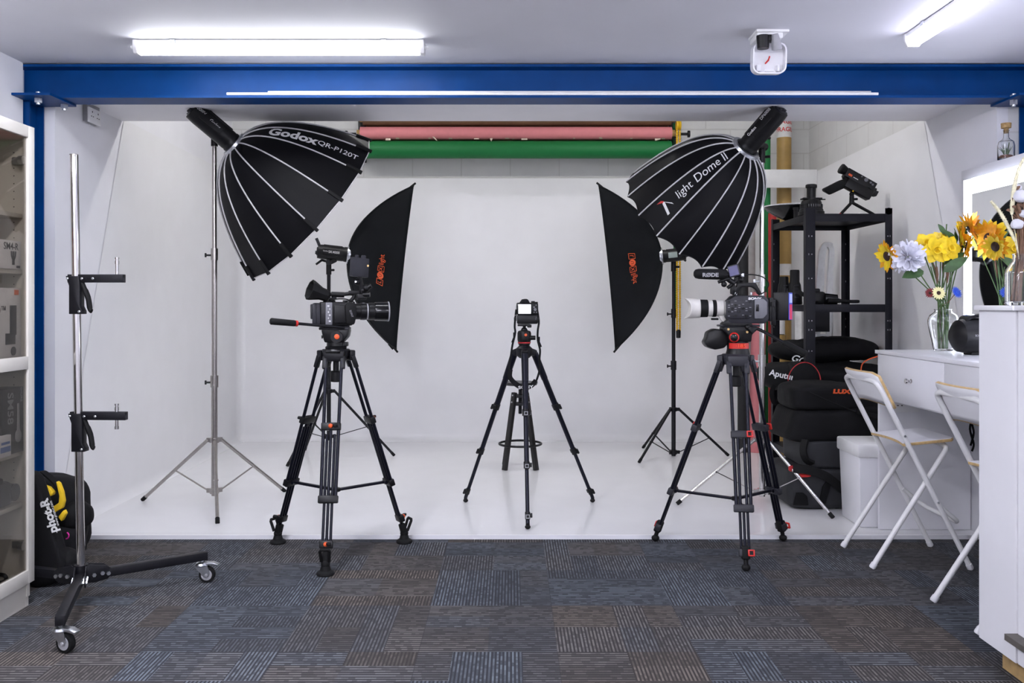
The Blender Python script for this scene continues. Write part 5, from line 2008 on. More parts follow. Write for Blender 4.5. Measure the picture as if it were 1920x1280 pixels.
lean = V((-.30, 0, 1)).normalized()
foot_ = P(103, 1082, 4.02)
Tk = Matrix.Translation((0, 0, 0))
mb = MB(frame(V((foot_.x - .018, 4.03, .012)) + lean * .25, (lean.z, 0, -lean.x), lean))
mb.blob((0, 0, 0), (.175, .50, .085), p=7, amp=.004, freq=8, seed=5)
obj('body', mb, M['bagblack'], t)
mb = MB()
mb.blob((-2.13, 4.09, .075), (.36, .16, .15), p=3, amp=.01, freq=8, seed=6)
obj('base_pouch', mb, M['bagblack'], t)
TX_ = (-.31, 0, 1)
TY_ = (-1, 0, -.31)
mb = MB(); mb.text('phot-R', .054, frame(P(92, 967, 3.984), TX_, TY_), ext=.001, bold=.0018)
obj('lettering', mb, M['print'], t)
mb = MB(); mb.box((0, 0, 0), (.158, .0025, .001), frame(P(97, 966, 3.984), TX_, TY_))
obj('printed_rule', mb, M['print'], t)
mb = MB(); mb.text('www.phot-r.com', .0165, frame(P(102, 962, 3.984), TX_, TY_), ext=.0008)
obj('lettering', mb, M['print'], t)

# ------------------------------------------------------------------ paper rolls on the back wall
YR = 7.92
def wx(px, Y=YR): return (px - 960) * Y / F
t = thing('roll_bracket', 'black triple bracket at the left end of the paper rolls', 'bracket', (wx(676), YR, 2.5), group='roll brackets')
def bracket(t, px, sgn):
    x = wx(px)
    mb = MB()
    mb.box((x, 8.05, 2.75), (.022, .21, .42), bev=.003)
    mb.box((x, 8.145, 2.75), (.06, .02, .46), bev=.003)
    obj('plate', mb, M['blackmetal'], t)
    for z in (2.735, 2.60):
        mb = MB()
        mb.cyl((x, YR, z), (x + sgn * .10, YR, z), .012, seg=10)
        mb.cyl((x + sgn * .10, YR, z), (x + sgn * .118, YR, z), .030, seg=14)
        obj('knob', mb, M['blackplastic'], t)
        mb = MB()
        mb.cyl((x - .02 * sgn, YR, z), (x + sgn * .02, YR, z), .022, seg=12)
        obj('spindle', mb, M['zinc'], t)
bracket(t, 673, -1)
t = thing('roll_bracket', 'black triple bracket with chain wheels at the right end of the paper rolls', 'bracket', (wx(1268), YR, 2.5), group='roll brackets')
bracket(t, 1268, 1)
x0, x1 = wx(681), wx(1258)
def roll(name, label, z, r, m, y=YR, xa=x0, xb=x1, cat='paper roll'):
    t = thing(name, label, cat, ((xa + xb) / 2, y, z - r), group='backdrop rolls on the back wall')
    mb = MB()
    mb.lathe([(r - .02, xa), (r, xa + .001), (r, xb - .001), (r - .02, xb)], Matrix(((0, 0, 1, 0), (1, 0, 0, y), (0, 1, 0, z), (0, 0, 0, 1))), seg=36)
    obj('paper', mb, m, t)
    mb = MB()
    mb.cyl((xa - .03, y, z), (xb + .03, y, z), .030, seg=16)
    obj('core', mb, M['tubecard'], t)
    return t
roll('backdrop_roll', 'brown paper roll half hidden under the lintel, uppermost on the back wall', 2.868, .058, M['kraft'])
pk = roll('backdrop_roll', 'pink paper roll with cream tape scraps on the back wall', 2.742, .055, M['pink'], xa=wx(676), xb=wx(1259))
roll('backdrop_roll', 'wide green paper roll, lowest on the back wall', 2.598, .076, M['green'])
rnd = random.Random(11)
def scrap(px, w, h, tilt=0, dz=0.0, curl=0):
    mb = MB()
    x = wx(px)
    a0 = R(248) + dz
    def s(u, v):
        a = a0 + (v - .5) * h / .055
        rr = .0562 + curl * v
        return V((x + (u - .5) * w + tilt * (v - .5), YR + rr * math.cos(a), 2.742 + rr * math.sin(a)))
    mb.grid(s, 3, 4)
    obj('tape_scrap', mb, M['tape'], pk, label='cream tape scrap')
for px, w, h, tl, dz, cu in ((746, .030, .022, 0, -.05, 0), (806, .02, .016, .005, -.1, 0), (845, .030, .020, 0, -.02, 0), (951, .035, .014, .01, -.06, 0), (962, .018, .014, -.01, .1, 0),
                             (1076, .016, .014, 0, -.1, 0), (1126, .026, .022, .012, -.15, 0), (1183, .02, .016, 0, -.05, 0), (1243, .03, .018, .01, 0, 0)):
    scrap(px, w, h, tl, dz, cu)
def flap(px, poly):
    mb = MB()
    mb.prism(poly, frame((wx(px), YR - .045, 2.682), (1, 0, 0), (0, .15, 1)), .0015)
    obj('tape_scrap', mb, M['tape'], pk, label='cream tape scrap hanging below')
flap(729, [(-.022, -.01), (.022, -.01), (.022, .008), (-.022, .008)])
flap(821, [(-.045, .022), (-.03, .022), (.0, -.012), (-.005, -.016)])
flap(894, [(-.022, 0), (.022, 0), (.018, .008), (-.022, .008)])
flap(921, [(-.012, .008), (.014, .008), (.002, -.022)])
flap(983, [(-.026, -.006), (.026, -.006), (.026, .007), (-.026, .007)])
flap(1231, [(-.02, -.014), (.026, -.002), (.028, .006), (-.022, .006)])
mb = MB(); mb.box(((x0 + x1) / 2, 8.005, 2.72), (x1 - x0 - .02, .004, .24))
single('paper_sheet', mb, M['kraft'], 'brown paper hanging flat behind the pink and green rolls', 'paper')
# loop chains hanging from the right bracket
def chain(px, zt, zb, Y, m, name, label, w=.022, step=.02):
    t = thing(name, label, 'chain', (wx(px, Y), Y, zb), group='roll chains')
    for sx in (-1, 1):
        mb = MB()
        x = wx(px, Y) + sx * w / 2
        z = zt
        while z > zb + .06:
            mb.ball((x, Y, z), (.0105, .0105, .0120), u=7, v=5)
            z -= step * .78
        mb.cyl((x, Y, zb + .05), (x, Y, zt), .0036, seg=5)
        obj('chain_strand', mb, m, t)
    mb = MB()
    mb.lathe([(.010, 0), (.019, .004), (.021, .06), (.015, .075)], Matrix.Translation((wx(px, Y), Y, zb)), seg=14)
    obj('chain_weight', mb, M['blackplastic'], t, label='black weight at the loop')
    mb = MB(axis_m((wx(px, Y), Y, zt), (1, 0, 0)))
    mb.lathe([(.010, -.02), (.040, -.02), (.044, -.008), (.036, 0), (.044, .008), (.040, .02), (.010, .02)], seg=20)
    obj('chain_wheel', mb, m, t)
    mb = MB(); mb.cyl((wx(px, Y), Y - .01, zt), (wx(px, Y), 8.14, zt), .008, seg=8)
    obj('wheel_axle', mb, M['zinc'], t)
    return t
chain(1272, 2.80, .955, 7.86, M['yellow'], 'pull_chain', 'yellow bead chain hanging beside the right paper roll bracket', .024, .025)
chain(1266, 2.80, 1.13, 7.97, M['green'], 'pull_chain', 'green bead chain hanging behind the yellow chain', .014)
# ------------------------------------------------------------------ tubes and rolls in the right corner
def stand_roll(label, px, Y, r, zt, m, lean=0.0, zb=.021, ends=None, cat='paper roll', name='paper_roll'):
    x = (px - 960) * Y / F
    t = thing(name, label, cat, (x, Y, zb), group='rolls standing in the right corner')
    mb = MB()
    mb.tube([(x, Y, zb), (x + lean, Y, zt)], r, 24)
    b = obj('roll', mb, m, t)
    mb = MB()
    mb.tube([(x + lean, Y, zt - .004), (x + lean, Y, zt + .004)], r * .72, 20)
    obj('tube_end', mb, ends or M['rubber'], t)
    return t, x
stand_roll('black paper roll standing left of the grey roll in the corner', 1393, 7.55, .044, 2.00, M['blackpaper'])
stand_roll('pale grey roll standing between the black and pink rolls', 1408, 7.80, .036, 2.15, M['greyroll'])
stand_roll('pink roll leaning in the corner', 1417, 7.55, .060, 1.35, M['pink'], lean=.03)
stand_roll('green roll standing beside the red roll in the corner', 1438, 7.86, .030, 2.80, M['green'])
stand_roll('red roll standing in the corner behind the black rack', 1448, 7.70, .034, 2.02, M['redpaper'])
stand_roll('white tube with a taped lower half in the corner', 1465, 7.55, .030, 1.30, M['whitepaper'])
t, x = stand_roll('tall brown cardboard tube with a white and red label in the corner', 1470, 7.92, .062, 2.98, M['tubecard'])
mb = MB()
mb.tube([(x, 7.92, 2.70), (x, 7.92, 2.975)], .0632, 24)
lb = obj('label_band', mb, M['whitepaper'], t, label='white label band with red letters')
mb = MB()
for k, z in enumerate((2.765, 2.83, 2.90)):
    def onr(X, Y_, z=z): 
        a = X / .064
        return V((x + .0645 * math.sin(a), 7.92 - .0645 * math.cos(a), z + Y_))
    mb.text('FRAGILE', .052, fn=onr, bold=.001)
obj('lettering', mb, M['red'], lb)
mb = MB(); mb.tube([(x, 7.92, 1.50), (x, 7.92, 1.60)], .0635, 24)
obj('paper_band', mb, M['whitepaper'], t, label='white paper band')
stand_roll('short brown cardboard tube standing in front of the tall one', 1462, 7.40, .052, 1.00, M['tubecard'], zb=.021)
mb = MB()
mb.grid(lambda u, v: V(((1492 + 26 * u - 960) * 7.3 / F + .01 * math.sin(u * 9), 7.3 + .02 * math.sin(u * 7 + v * 2), .03 + v * (1.22 + .03 * math.sin(u * 5)))), 14, 10)
single('plastic_sheet', mb, M['whitepaper'], 'white plastic sheet draped beside the brown tubes', 'sheet', solid=.006)
mb = MB()
mb.box((2.378, 7.75, 2.322), (.455, .018, .155), bev=.002)
single('retaining_board', mb, M['wpowder'], 'white board across the corner holding the tubes upright', 'board')

# ------------------------------------------------------------------ black steel rack
RY0, RY1 = 6.0, 6.80
RX0, RX1 = 1.945, 2.515
RT = 1.885
t = thing('storage_rack', 'black steel storage rack in the right corner of the cove', 'rack', ((RX0 + RX1) / 2, (RY0 + RY1) / 2, ZP))
for x, sx in ((RX0, 1), (RX1, -1)):
    for y, sy in ((RY0, 1), (RY1, -1)):
        mb = MB()
        w, th = (.062, .004) if sx > 0 else (.046, .004)
        mb.box((x + sx * w / 2, y, (RT + ZP) / 2), (w, th, RT - ZP), bev=.001)
        mb.box((x, y + sy * .022, (RT + ZP) / 2), (th, .044, RT - ZP))
        if sx < 0 and sy > 0:
            mb.cyl((x - .022, y - .002, RT - .02), (x - .022, y + .002, RT - .02), .023, seg=20)
        pst = obj('post', mb, M['rackmetal'], t)
        for z in (.38, .62, .94, 1.08, 1.14, 1.42, 1.58, 1.70):
            mb = MB()
            mb.cyl((x + sx * w * .62, y - .0035 * sy, z), (x + sx * w * .62, y + .001, z), .0042, seg=8)
            mb.box((x + sx * w * .30, y - .0025, z), (.004, .002, .012))
            obj('keyhole', mb, M['midgrey'], pst)
for z in (RT - .040, 1.245, .668, .222):
    mb = MB()
    zc = z - .022
    mb.box(((RX0 + RX1) / 2, RY0 + .004, zc), (RX1 - RX0, .006, .052), bev=.001)
    mb.box(((RX0 + RX1) / 2, RY1 - .004, zc), (RX1 - RX0, .006, .044), bev=.001)
    mb.box((RX0 + .004, (RY0 + RY1) / 2, zc), (.006, RY1 - RY0, .044), bev=.001)
    mb.box((RX1 - .004, (RY0 + RY1) / 2, zc), (.006, RY1 - RY0, .044), bev=.001)
    mb.box(((RX0 + RX1) / 2, (RY0 + RY1) / 2, z - .006), (RX1 - RX0 - .012, RY1 - RY0 - .012, .010))
    obj('shelf', mb, M['rackmetal'], t)
TOP = RT - .039
# items on the rack
def rk(px, py, Y): return P(px, py, Y)
t = thing('beauty_dish', 'shallow black reflector dish lying at the left end of the rack top', 'reflector', (1.99, 6.55, TOP))
mb = MB(Matrix.Translation((2.03, 6.55, TOP)))
mb.lathe([(.05, .002), (.06, .012), (.13, .045), (.185, .085), (.20, .10), (.205, .106)], seg=40, caps=False)
mb.lathe([(.0, .001), (.05, .002)], seg=40, caps=False)
obj('dish', mb, M['blackgloss'], t, solid=.003)
mb = MB(Matrix.Translation((2.03, 6.55, TOP)))
mb.lathe([(.198, .106), (.207, .104), (.209, .112), (.200, .114)], seg=40, caps=False)
mb.lathe([(.12, .05), (.18, .09), (.199, .108)], seg=40, caps=False)
obj('white_lining', mb, M['wpowder'], t, label='white inside and rim')
t = thing('projection_lens', 'black stepped projector lens standing upright on the front corner of the rack', 'lens', (2.0, 6.18, TOP))
LX, LY = (1521 - 960) * 6.15 / F, 6.15
mb = MB(Matrix.Translation((LX, LY, TOP)))
mb.lathe([(.070, 0), (.086, .004), (.086, .030), (.078, .034), (.078, .045), (.072, .05), (.068, .09), (.062, .105), (.045, .112), (.045, .12)], seg=36)
for k in range(30):
    a = 2 * PI * k / 30
    mb.box((.071 * math.cos(a), .071 * math.sin(a), .064), (.006, .006, .03), None)
lb = obj('barrel', mb, M['blackplastic'], t)
mb = MB(Matrix.Translation((LX, LY, TOP)))
mb.box((0, 0, .118), (.13, .07, .010), bev=.003)
mb.cyl((.05, -.01, .112), (.09, -.02, .112), .004, seg=8)
obj('shutter_plate', mb, M['blackplastic'], t)
mb = MB(Matrix.Translation((LX, LY, TOP)))
mb.lathe([(.030, .12), (.030, .19), (.036, .192), (.038, .198), (.037, .212), (.030, .216), (.0, .216)], seg=32)
obj('eyepiece', mb, M['blackplastic'], t)
mb = MB(Matrix.Translation((LX, LY, TOP)))
for k in range(7):
    a = R(-120 + k * 12)
    mb.box((.0735 * math.cos(a), .0735 * math.sin(a), .068), (.002, .002, .016))
obj('scale_mark', mb, M['dimprint'], t)
mb = MB()
mb.cyl((1.985, 6.30, TOP), (1.985, 6.30, TOP + .06), .028, seg=16)
mb.cyl((1.985, 6.30, TOP + .06), (1.985, 6.30, TOP + .075), .032, seg=16)
single('lens_cap_pot', mb, M['blackplastic'], 'small black lens pot between the dish and the projector lens', 'lens')

t = thing('mini_tripod', 'small black table tripod with red tips under the cine camera', 'tripod', (2.29, 6.3, TOP))
Ym = 6.30
hub = P(1597, 376, Ym)
mb = MB()
mb.cyl(hub - V((0, 0, .02)), hub + V((0, 0, .035)), .018, .015, seg=14)
mb.ball(hub + V((0, 0, .045)), .017, u=12, v=8)
mb.cyl(hub + V((.012, 0, .01)), hub + V((.038, -.01, .01)), .008, seg=10)
obj('ball_head', mb, M['blackplastic'], t)
for ex, ey, red in ((1569, -.03, 1), (1640, -.05, 0), (1578, .10, 0)):
    e = V(((ex - 960) * Ym / F, Ym + ey, TOP + .008))
    mb = MB()
    a = hub - V((0, 0, .012))
    mb.tube([a, a.lerp(e, .2), a.lerp(e, .8), e], [.010, .011, .010, .007], 8)
    lg = obj('leg', mb, M['blackplastic'], t)
    if red:
        mb = MB(); mb.tube([a.lerp(e, .82), e + V((-.004, 0, 0))], [.0105, .008], 8)
        obj('red_tip', mb, M['red'], lg, label='red leg tip')
t = thing('cine_camera', 'old black cine camera with pistol grip tilted up on a small tripod on the rack', 'camera', (2.3, Ym, TOP + .1))
Tc = frame(P(1608, 343, Ym), (1, 0, -.56), (.56, 0, 1)) @ Matrix.Scale(1.22, 4)
k = Ym / F
mb = MB(Tc)
mb.box((0, .018, 0), (.185, .052, .062), bev=.004)
mb.box((.018, -.030, 0), (.160, .056, .060), bev=.003)
bd = obj('body', mb, M['blackplastic'], t)
mb = MB(Tc)
mb.cyl((-.088, .026, 0), (-.120, .026, 0), .022, .030, seg=20)
mb.cyl((-.120, .026, 0), (-.128, .026, 0), .030, .027, seg=20)
obj('eyecup', mb, M['rubber'], t)
mb = MB(Tc)
mb.cyl((.09, .0, 0), (.108, .0, 0), .024, .026, seg=20)
mb.prism([(.10, -.025), (.125, -.02), (.125, .012), (.10, .008)], Matrix(), .04, .003)
obj('lens', mb, M['blackplastic'], t)
mb = MB(Tc)
mb.prism([(-.075, -.012), (-.04, -.045), (-.105, -.135), (-.15, -.135), (-.158, -.125), (-.10, -.04)], Matrix(), .040, .006)
mb.cyl((-.075, -.01, 0), (-.09, -.01, 0), .012, seg=12)
obj('pistol_grip', mb, M['rubber'], t)
mb = MB(Tc)
mb.box((-.066, .010, .0315), (.022, .012, .002))
obj('orange_badge', mb, M['orange'], bd, label='orange badge')
mb = MB(Tc)
mb.box((-.030, .008, .0315), (.030, .0035, .001))
obj('white_marking', mb, M['print'], bd)
mb = MB(Tc)
mb.box((.062, -.002, .0305), (.018, .003, .001))
obj('white_marking', mb, M['print'], bd)
for x_, y_, r_ in ((.025, .030, .011), (.055, .028, .006), (.07, .024, .006), (-.005, .034, .004)):
    mb = MB(Tc); mb.cyl((x_, y_, .030), (x_, y_, .036), r_, seg=14)
    obj('dial', mb, M['grey'], bd)
mb = MB(Tc)
mb.ball((-.008, -.062, .03), .005, u=8, v=6)
obj('green_screw', mb, M['yellow'], bd, label='yellow-green screw')

# second shelf
S2 = 1.246
t = thing('binoculars', 'black binoculars standing upright on the middle shelf of the rack', 'binoculars', (2.0, 6.35, S2))
for px, h, r, y in ((1470, .20, .044, 6.45), (1490, .245, .046, 6.38)):
    x = (px - 960) * y / F
    mb = MB(Matrix.Translation((x, y, S2)))
    mb.lathe([(r * 1.05, 0), (r * 1.12, .01), (r * 1.1, .06), (r, .10), (r * .9, .14), (r * .72, .16), (r * .72, h - .01), (r * .66, h)], seg=28)
    obj('barrel', mb, M['blackplastic'], t)
    for z in (.05, .08, .11, .135):
        mb = MB(Matrix.Translation((x, y, S2)))
        mb.box((.0, -r * (1.08 if z < .09 else .98), z), (.03, .006, .008), bev=.002)
        obj('rib', mb, M['darkgrey'], t)
mb = MB(); mb.box(((1480 - 960) * 6.41 / F, 6.42, S2 + .07), (.05, .04, .10), bev=.01)
obj('bridge', mb, M['blackplastic'], t)
mb = MB()
pts = spline([P(1496, 545, 6.2), P(1506, 552, 6.15), P(1512, 548, 6.12), P(1516, 556, 6.12), V((2.02, 6.12, S2 + .012)), V((2.06, 6.10, S2 + .010))], 5)
mb.strap(pts, .03, .004, (0, 1, .2))
obj('neck_strap', mb, M['bagblack'], t)
t = thing('slr_camera', 'black camera lying with a long grip on the middle shelf of the rack', 'camera', (2.1, 6.15, S2))
mb = MB()
mb.box((2.06, 6.16, S2 + .045), (.12, .10, .088), bev=.02)
mb.box((2.05, 6.16, S2 + .095), (.07, .07, .03), bev=.01)
obj('body', mb, M['blackplastic'], t)
mb = MB(); mb.cyl((2.11, 6.12, S2 + .040), (2.19, 6.11, S2 + .035), .038, .034, seg=24)
obj('lens', mb, M['blackgloss'], t)
mb = MB()
mb.tube(spline([(2.12, 6.08, S2 + .028), (2.2, 6.07, S2 + .026), (2.25, 6.06, S2 + .022), (2.32, 6.06, S2 + .022)], 4), [.018] * 4 + [.013] * 4 + [.012] * 4 + [.010], 10)
obj('grip_bar', mb, M['rubber'], t)

# step ladder behind the rack
t = thing('step_ladder', 'folded aluminium step ladder leaning behind the black rack', 'ladder', (2.38, 7.1, ZP))
YL0, YL1 = 7.05, 7.45
xa0, xb0 = (1527 - 960) * 7.05 / F, (1572 - 960) * 7.05 / F
for s_ in (0, 1):
    Yt = 7.18 + .20 * s_
    dx = 3 * s_
    mb = MB()
    pts = spline([V((2.40 - .02, Yt - .1 + .14 * s_, ZP + .002)), P(1532 + dx, 600, Yt), P(1538 + dx, 490, Yt), P(1542 + dx, 466, Yt), P(1550 + dx, 458, Yt), P(1558 + dx, 466, Yt), P(1558 + dx, 490, Yt), P(1553 + dx, 600, Yt), V((2.50, Yt - .1 + .14 * s_, ZP + .002))], 6)
    mb.tube(pts, 1.0, prof=[(-.020, -.016), (.020, -.016), (.020, -.010), (.0, -.006), (.020, .010), (.020, .016), (-.020, .016)], up=(0, 1, .08))
    obj('rail', mb, M['alu'], t)
for k, z in enumerate((.25, .50, .75, 1.0)):
    mb = MB(); mb.box((2.44, 7.20, z), (.085, .10, .03), bev=.004)
    obj('tread', mb, M['alu'], t)
mb = MB(); mb.box((2.40, 7.06, 1.115), (.14, .03, .16), bev=.004)
mb2 = obj('step_pad', mb, M['darkgrey'], t)

# ------------------------------------------------------------------ bags and cases in front of and on the rack
S3 = .669
t = thing('kit_bag', 'black round kit bag with red piping and white lettering on the rack shelf', 'bag', (2.0, 6.05, S3), group='black kit bags by the rack')
mb = MB()
mb.blob((2.18, 6.30, S3 + .091), (.78, .50, .178), p=3.0, amp=.02, freq=5, seed=12)
mb.blob((1.86, 6.16, S3 + .093), (.36, .40, .182), p=2.8, amp=.014, freq=7, seed=13)
obj('body', mb, M['bagblack'], t)
mb = MB()
cR = P(1507, 709, 5.93)
mb.tube([cR + V((.105 * math.cos(2 * PI * k / 40), -.012 + .02 * math.sin(4 * PI * k / 40), .105 * math.sin(2 * PI * k / 40))) for k in range(40)], .0035, 6, closed=True)
obj('piping', mb, M['redcloth'], t, label='dark red piping ring')
mb = MB()
mb.lathe([(.0, -.035), (.06, -.030), (.095, -.012), (.105, .02), (.105, .12)], axis_m(cR + V((0, .022, 0)), (0, 1, 0)), seg=36, caps=False)
obj('end_panel', mb, M['bagblack'], t)
mb = MB()
mb.text('Aputure', .056, frame(P(1470, 704, 5.935), (1, -.1, -.22), (.2, 0, 1)), ext=.001, bold=.0012)
obj('lettering', mb, M['print'], t)
mb = MB()
mb.strap(spline([P(1452, 722, 5.93), P(1447, 735, 5.93), P(1450, 752, 5.93), P(1458, 757, 5.93), P(1462, 745, 5.93), P(1463, 725, 5.93)], 5), .03, .004, (0, 1, 0))
obj('strap', mb, M['bagblack'], t)
t = thing('kit_bag', 'long black kit bag with white swirl lettering and orange-red edge, topmost behind the chair', 'bag', (2.2, 6.3, S3 + .27), group='black kit bags by the rack')
mb = MB()
mb.blob((2.19, 6.40, S3 + .262), (.76, .42, .17), p=2.6, amp=.02, freq=5, seed=21)
obj('body', mb, M['bagblack'], t)
mb = MB()
mb.text('GO', .065, frame(P(1497, 674, 6.14), (1, -.1, -.35), (.3, 0, 1)), ext=.001, bold=.001, shear=.3)
obj('lettering', mb, M['print'], t)
mb = MB()
mb.tube(spline([P(1614, 697, 5.90), P(1617, 682, 5.90), P(1630, 673, 5.90), P(1650, 667, 5.90)], 5), .004, 6)
obj('piping', mb, M['orange'], t, label='orange-red piping')
mb = MB()
mb.tube(spline([P(1519, 648, 6.25), P(1528, 641, 6.22), P(1538, 645, 6.22)], 5), .006, 6)
mb.tube(spline([P(1551, 653, 6.25), P(1558, 649, 6.25), P(1566, 654, 6.25)], 5), .004, 6)
obj('carry_handle', mb, M['rubber'], t)

t = thing('softbox_bag', 'flat black carrying bag with orange logo, uppermost of the stack on the floor', 'bag', (1.95, 5.65, .62), group='black kit bags by the rack')
mb = MB()
def sl1(w): return (w.x, w.y, w.z - max(0, w.x) * .10 - (.0 if w.x > -.25 else 0))
mb.blob((2.02, 5.66, .680), (.66, .42, .17), p=6, amp=.010, freq=5, seed=31, fn=sl1)
obj('body', mb, M['bagblack'], t)
mb = MB()
mb.tube(spline([P(1513, 733, 5.44), P(1545, 747, 5.43), P(1580, 762, 5.43), P(1606, 773, 5.43)], 5), .004, 6)
obj('zip', mb, M['rubber'], t)
mb = MB()
mb.text('LUX', .038, frame(P(1578, 734, 5.434), (1, 0, -.02), (0, -.4, 1)), ext=.001, sx=1.4, bold=.002)
obj('lettering', mb, M['orange'], t)
t = thing('equipment_bag', 'wide black padded bag bulging under the flat logo bag', 'bag', (1.95, 5.65, .43), group='black kit bags by the rack')
mb = MB()
def sl2(w): return (w.x + (.28 * (w.z + .1) * (1 if w.x < 0 else 0)) * min(1, abs(w.x) * 3), w.y, w.z + (.015 * math.sin(w.x * 9) if w.z > 0 else 0))
mb.blob((2.01, 5.66, .522), (.72, .46, .205), p=9, amp=.010, freq=4, seed=33, fn=sl2)
obj('body', mb, M['bagblack'], t)
mb = MB()
mb.strap([P(1606, 770, 5.42), P(1622, 775, 5.42), P(1645, 780, 5.42)], .03, .006, (0, 1, 0))
obj('buckle_strap', mb, M['blackgloss'], t)
t = thing('equipment_case', 'dark grey padded case between the black bag and the bottom case', 'case', (2.02, 5.66, .25), group='cases on the floor by the rack')
mb = MB()
mb.blob((2.06, 5.66, .346), (.62, .46, .172), p=14, amp=.004, freq=5, seed=41)
obj('body', mb, M['baggrey'], t)
mb = MB()
mb.tube(spline([P(1510, 824, 5.42), P(1506, 845, 5.40), P(1512, 862, 5.40), P(1524, 868, 5.41)], 5), 1.0, prof=[(-.02, -.008), (.02, -.008), (.02, .008), (-.02, .008)])
obj('carry_handle', mb, M['rubber'], t)
t = thing('equipment_case', 'grey and black case with red handle trim, lowest of the stack on the floor', 'case', (2.0, 5.66, ZP), group='cases on the floor by the rack')
mb = MB()
mb.blob((2.0, 5.66, .1425), (.68, .50, .242), p=12, amp=.004, freq=5, seed=43)
obj('body', mb, M['baggrey'], t)
mb = MB()
mb.strap(spline([P(1487, 878, 5.38), P(1510, 880, 5.36), P(1540, 888, 5.36), P(1562, 902, 5.37), P(1580, 918, 5.38)], 5), .05, .016, (0, 1, 0))
obj('carry_handle', mb, M['rubber'], t)
mb = MB()
mb.blob(P(1507, 891, 5.385), (.085, .02, .022), p=3, amp=0)
obj('red_trim', mb, M['red'], t, label='red trim under the handle')
mb = MB()
mb.blob(P(1484, 878, 5.40), (.035, .03, .035), p=3, amp=0)
obj('red_trim', mb, M['redcloth'], t, label='dark red corner trim')
mb = MB()
T = frame(P(1502, 939, 5.405), (1, 0, 0), (0, 0, 1))
mb.prism([(-.05, -.025), (.045, -.025), (.035, .03), (.012, .05), (-.03, .05)], T, .012, .004)
T = frame(P(1548, 925, 5.402), (1, 0, 0), (0, 0, 1))
mb.prism([(-.04, -.06), (.0, -.06), (.03, .05), (.0, .07), (-.02, .04)], T, .012, .004)
obj('black_patch', mb, M['bagblack'], t)

# ------------------------------------------------------------------ white lidded bin
t = thing('storage_bin', 'white lidded bin on the cove floor beside the desk end panel', 'bin', (2.03, 5.13, ZP))
mb = MB()
b = bmesh.new(); bmesh.ops.create_cube(b, size=1)
for v in b.verts:
    tp = v.co.z > 0
    v.co = V((v.co.x * (.25 if tp else .225), v.co.y * (.31 if tp else .28), v.co.z * .40))
bmesh.ops.bevel(b, geom=list(b.edges), offset=.008, segments=2, profile=.5, affect='EDGES')
mb.merge(b, Matrix.Translation((2.03, 5.13, ZP + .20)))
obj('body', mb, M['lam'], t)
mb = MB(); mb.box((2.03, 5.13, ZP + .425), (.272, .335, .075), bev=.012)
obj('lid', mb, M['wpowder'], t)

# ------------------------------------------------------------------ dressing table against the right wall
DX0, DX1, DY0, DY1 = 1.995, 2.50, 3.30, 4.965
t = thing('dressing_table', 'white high dressing table with drawer along the right wall', 'table', ((DX0 + DX1) / 2, (DY0 + DY1) / 2, 0))
mb = MB(); mb.box(((DX0 + DX1) / 2, (DY0 + DY1) / 2, .990), (DX1 - DX0 + .012, DY1 - DY0 + .012, .020), bev=.0015)
obj('table_top', mb, M['lam'], t)
for y in (DY1 - .012, DY0 + .012):
    mb = MB(); mb.box(((DX0 + DX1) / 2 + .004, y, (.979 + (.022 if y > 4 else 0)) / 2), (DX1 - DX0 - .008, .022, .979 - (.022 if y > 4 else 0)))
    obj('end_panel', mb, M['lam'], t)
for y0, y1 in ((4.19, DY1 - .028), (3.36, 4.184)):
    mb = MB(); mb.box((DX0 + .010, (y0 + y1) / 2, .862), (.020, y1 - y0, .232), bev=.0015)
    dw = obj('drawer', mb, M['lam'], t)
    for yk in ((4.53,) if y0 > 4 else (3.75,)):
        mb = MB(axis_m((DX0, yk, .865), (-1, 0, 0)))
        mb.lathe([(.011, 0), (.0115, .002), (.006, .005), (.006, .014), (.012, .020), (.014, .026), (.011, .031), (.0, .032)], seg=20)
        obj('knob', mb, M['chrome'], dw)
mb = MB(); mb.box(((DX0 + DX1) / 2 + .01, (DY0 + DY1) / 2, .74), (DX1 - DX0 - .03, DY1 - DY0 - .05, .012))
obj('drawer_bottom', mb, M['lam'], t)
mb = MB()
mb.box((DX1 + .047, (DY0 + DY1) / 2 + .03, .995), (.085, DY1 - DY0 + .12, 1.99), bev=.002)
obj('back_panel', mb, M['lam'], t)
sk = socket('power_socket', 'double power socket on the desk end panel under the drawer', frame((2.145, DY1 - .0235, .705), (1, 0, 0), (0, 0, 1)))
mb = MB()
mb.tube(spline([(2.47, 4.88, .735), (2.475, 4.87, .66), (2.46, 4.87, .58), (2.48, 4.87, .50), (2.47, 4.87, .46)], 5), .006, 6)
mb.tube(spline([(2.485, 4.88, .735), (2.465, 4.87, .64), (2.48, 4.87, .56), (2.463, 4.87, .49)], 5), .006, 6)
single('cable_bundle', mb, M['rubber'], 'dark cable hanging in the corner under the desk', 'cable')
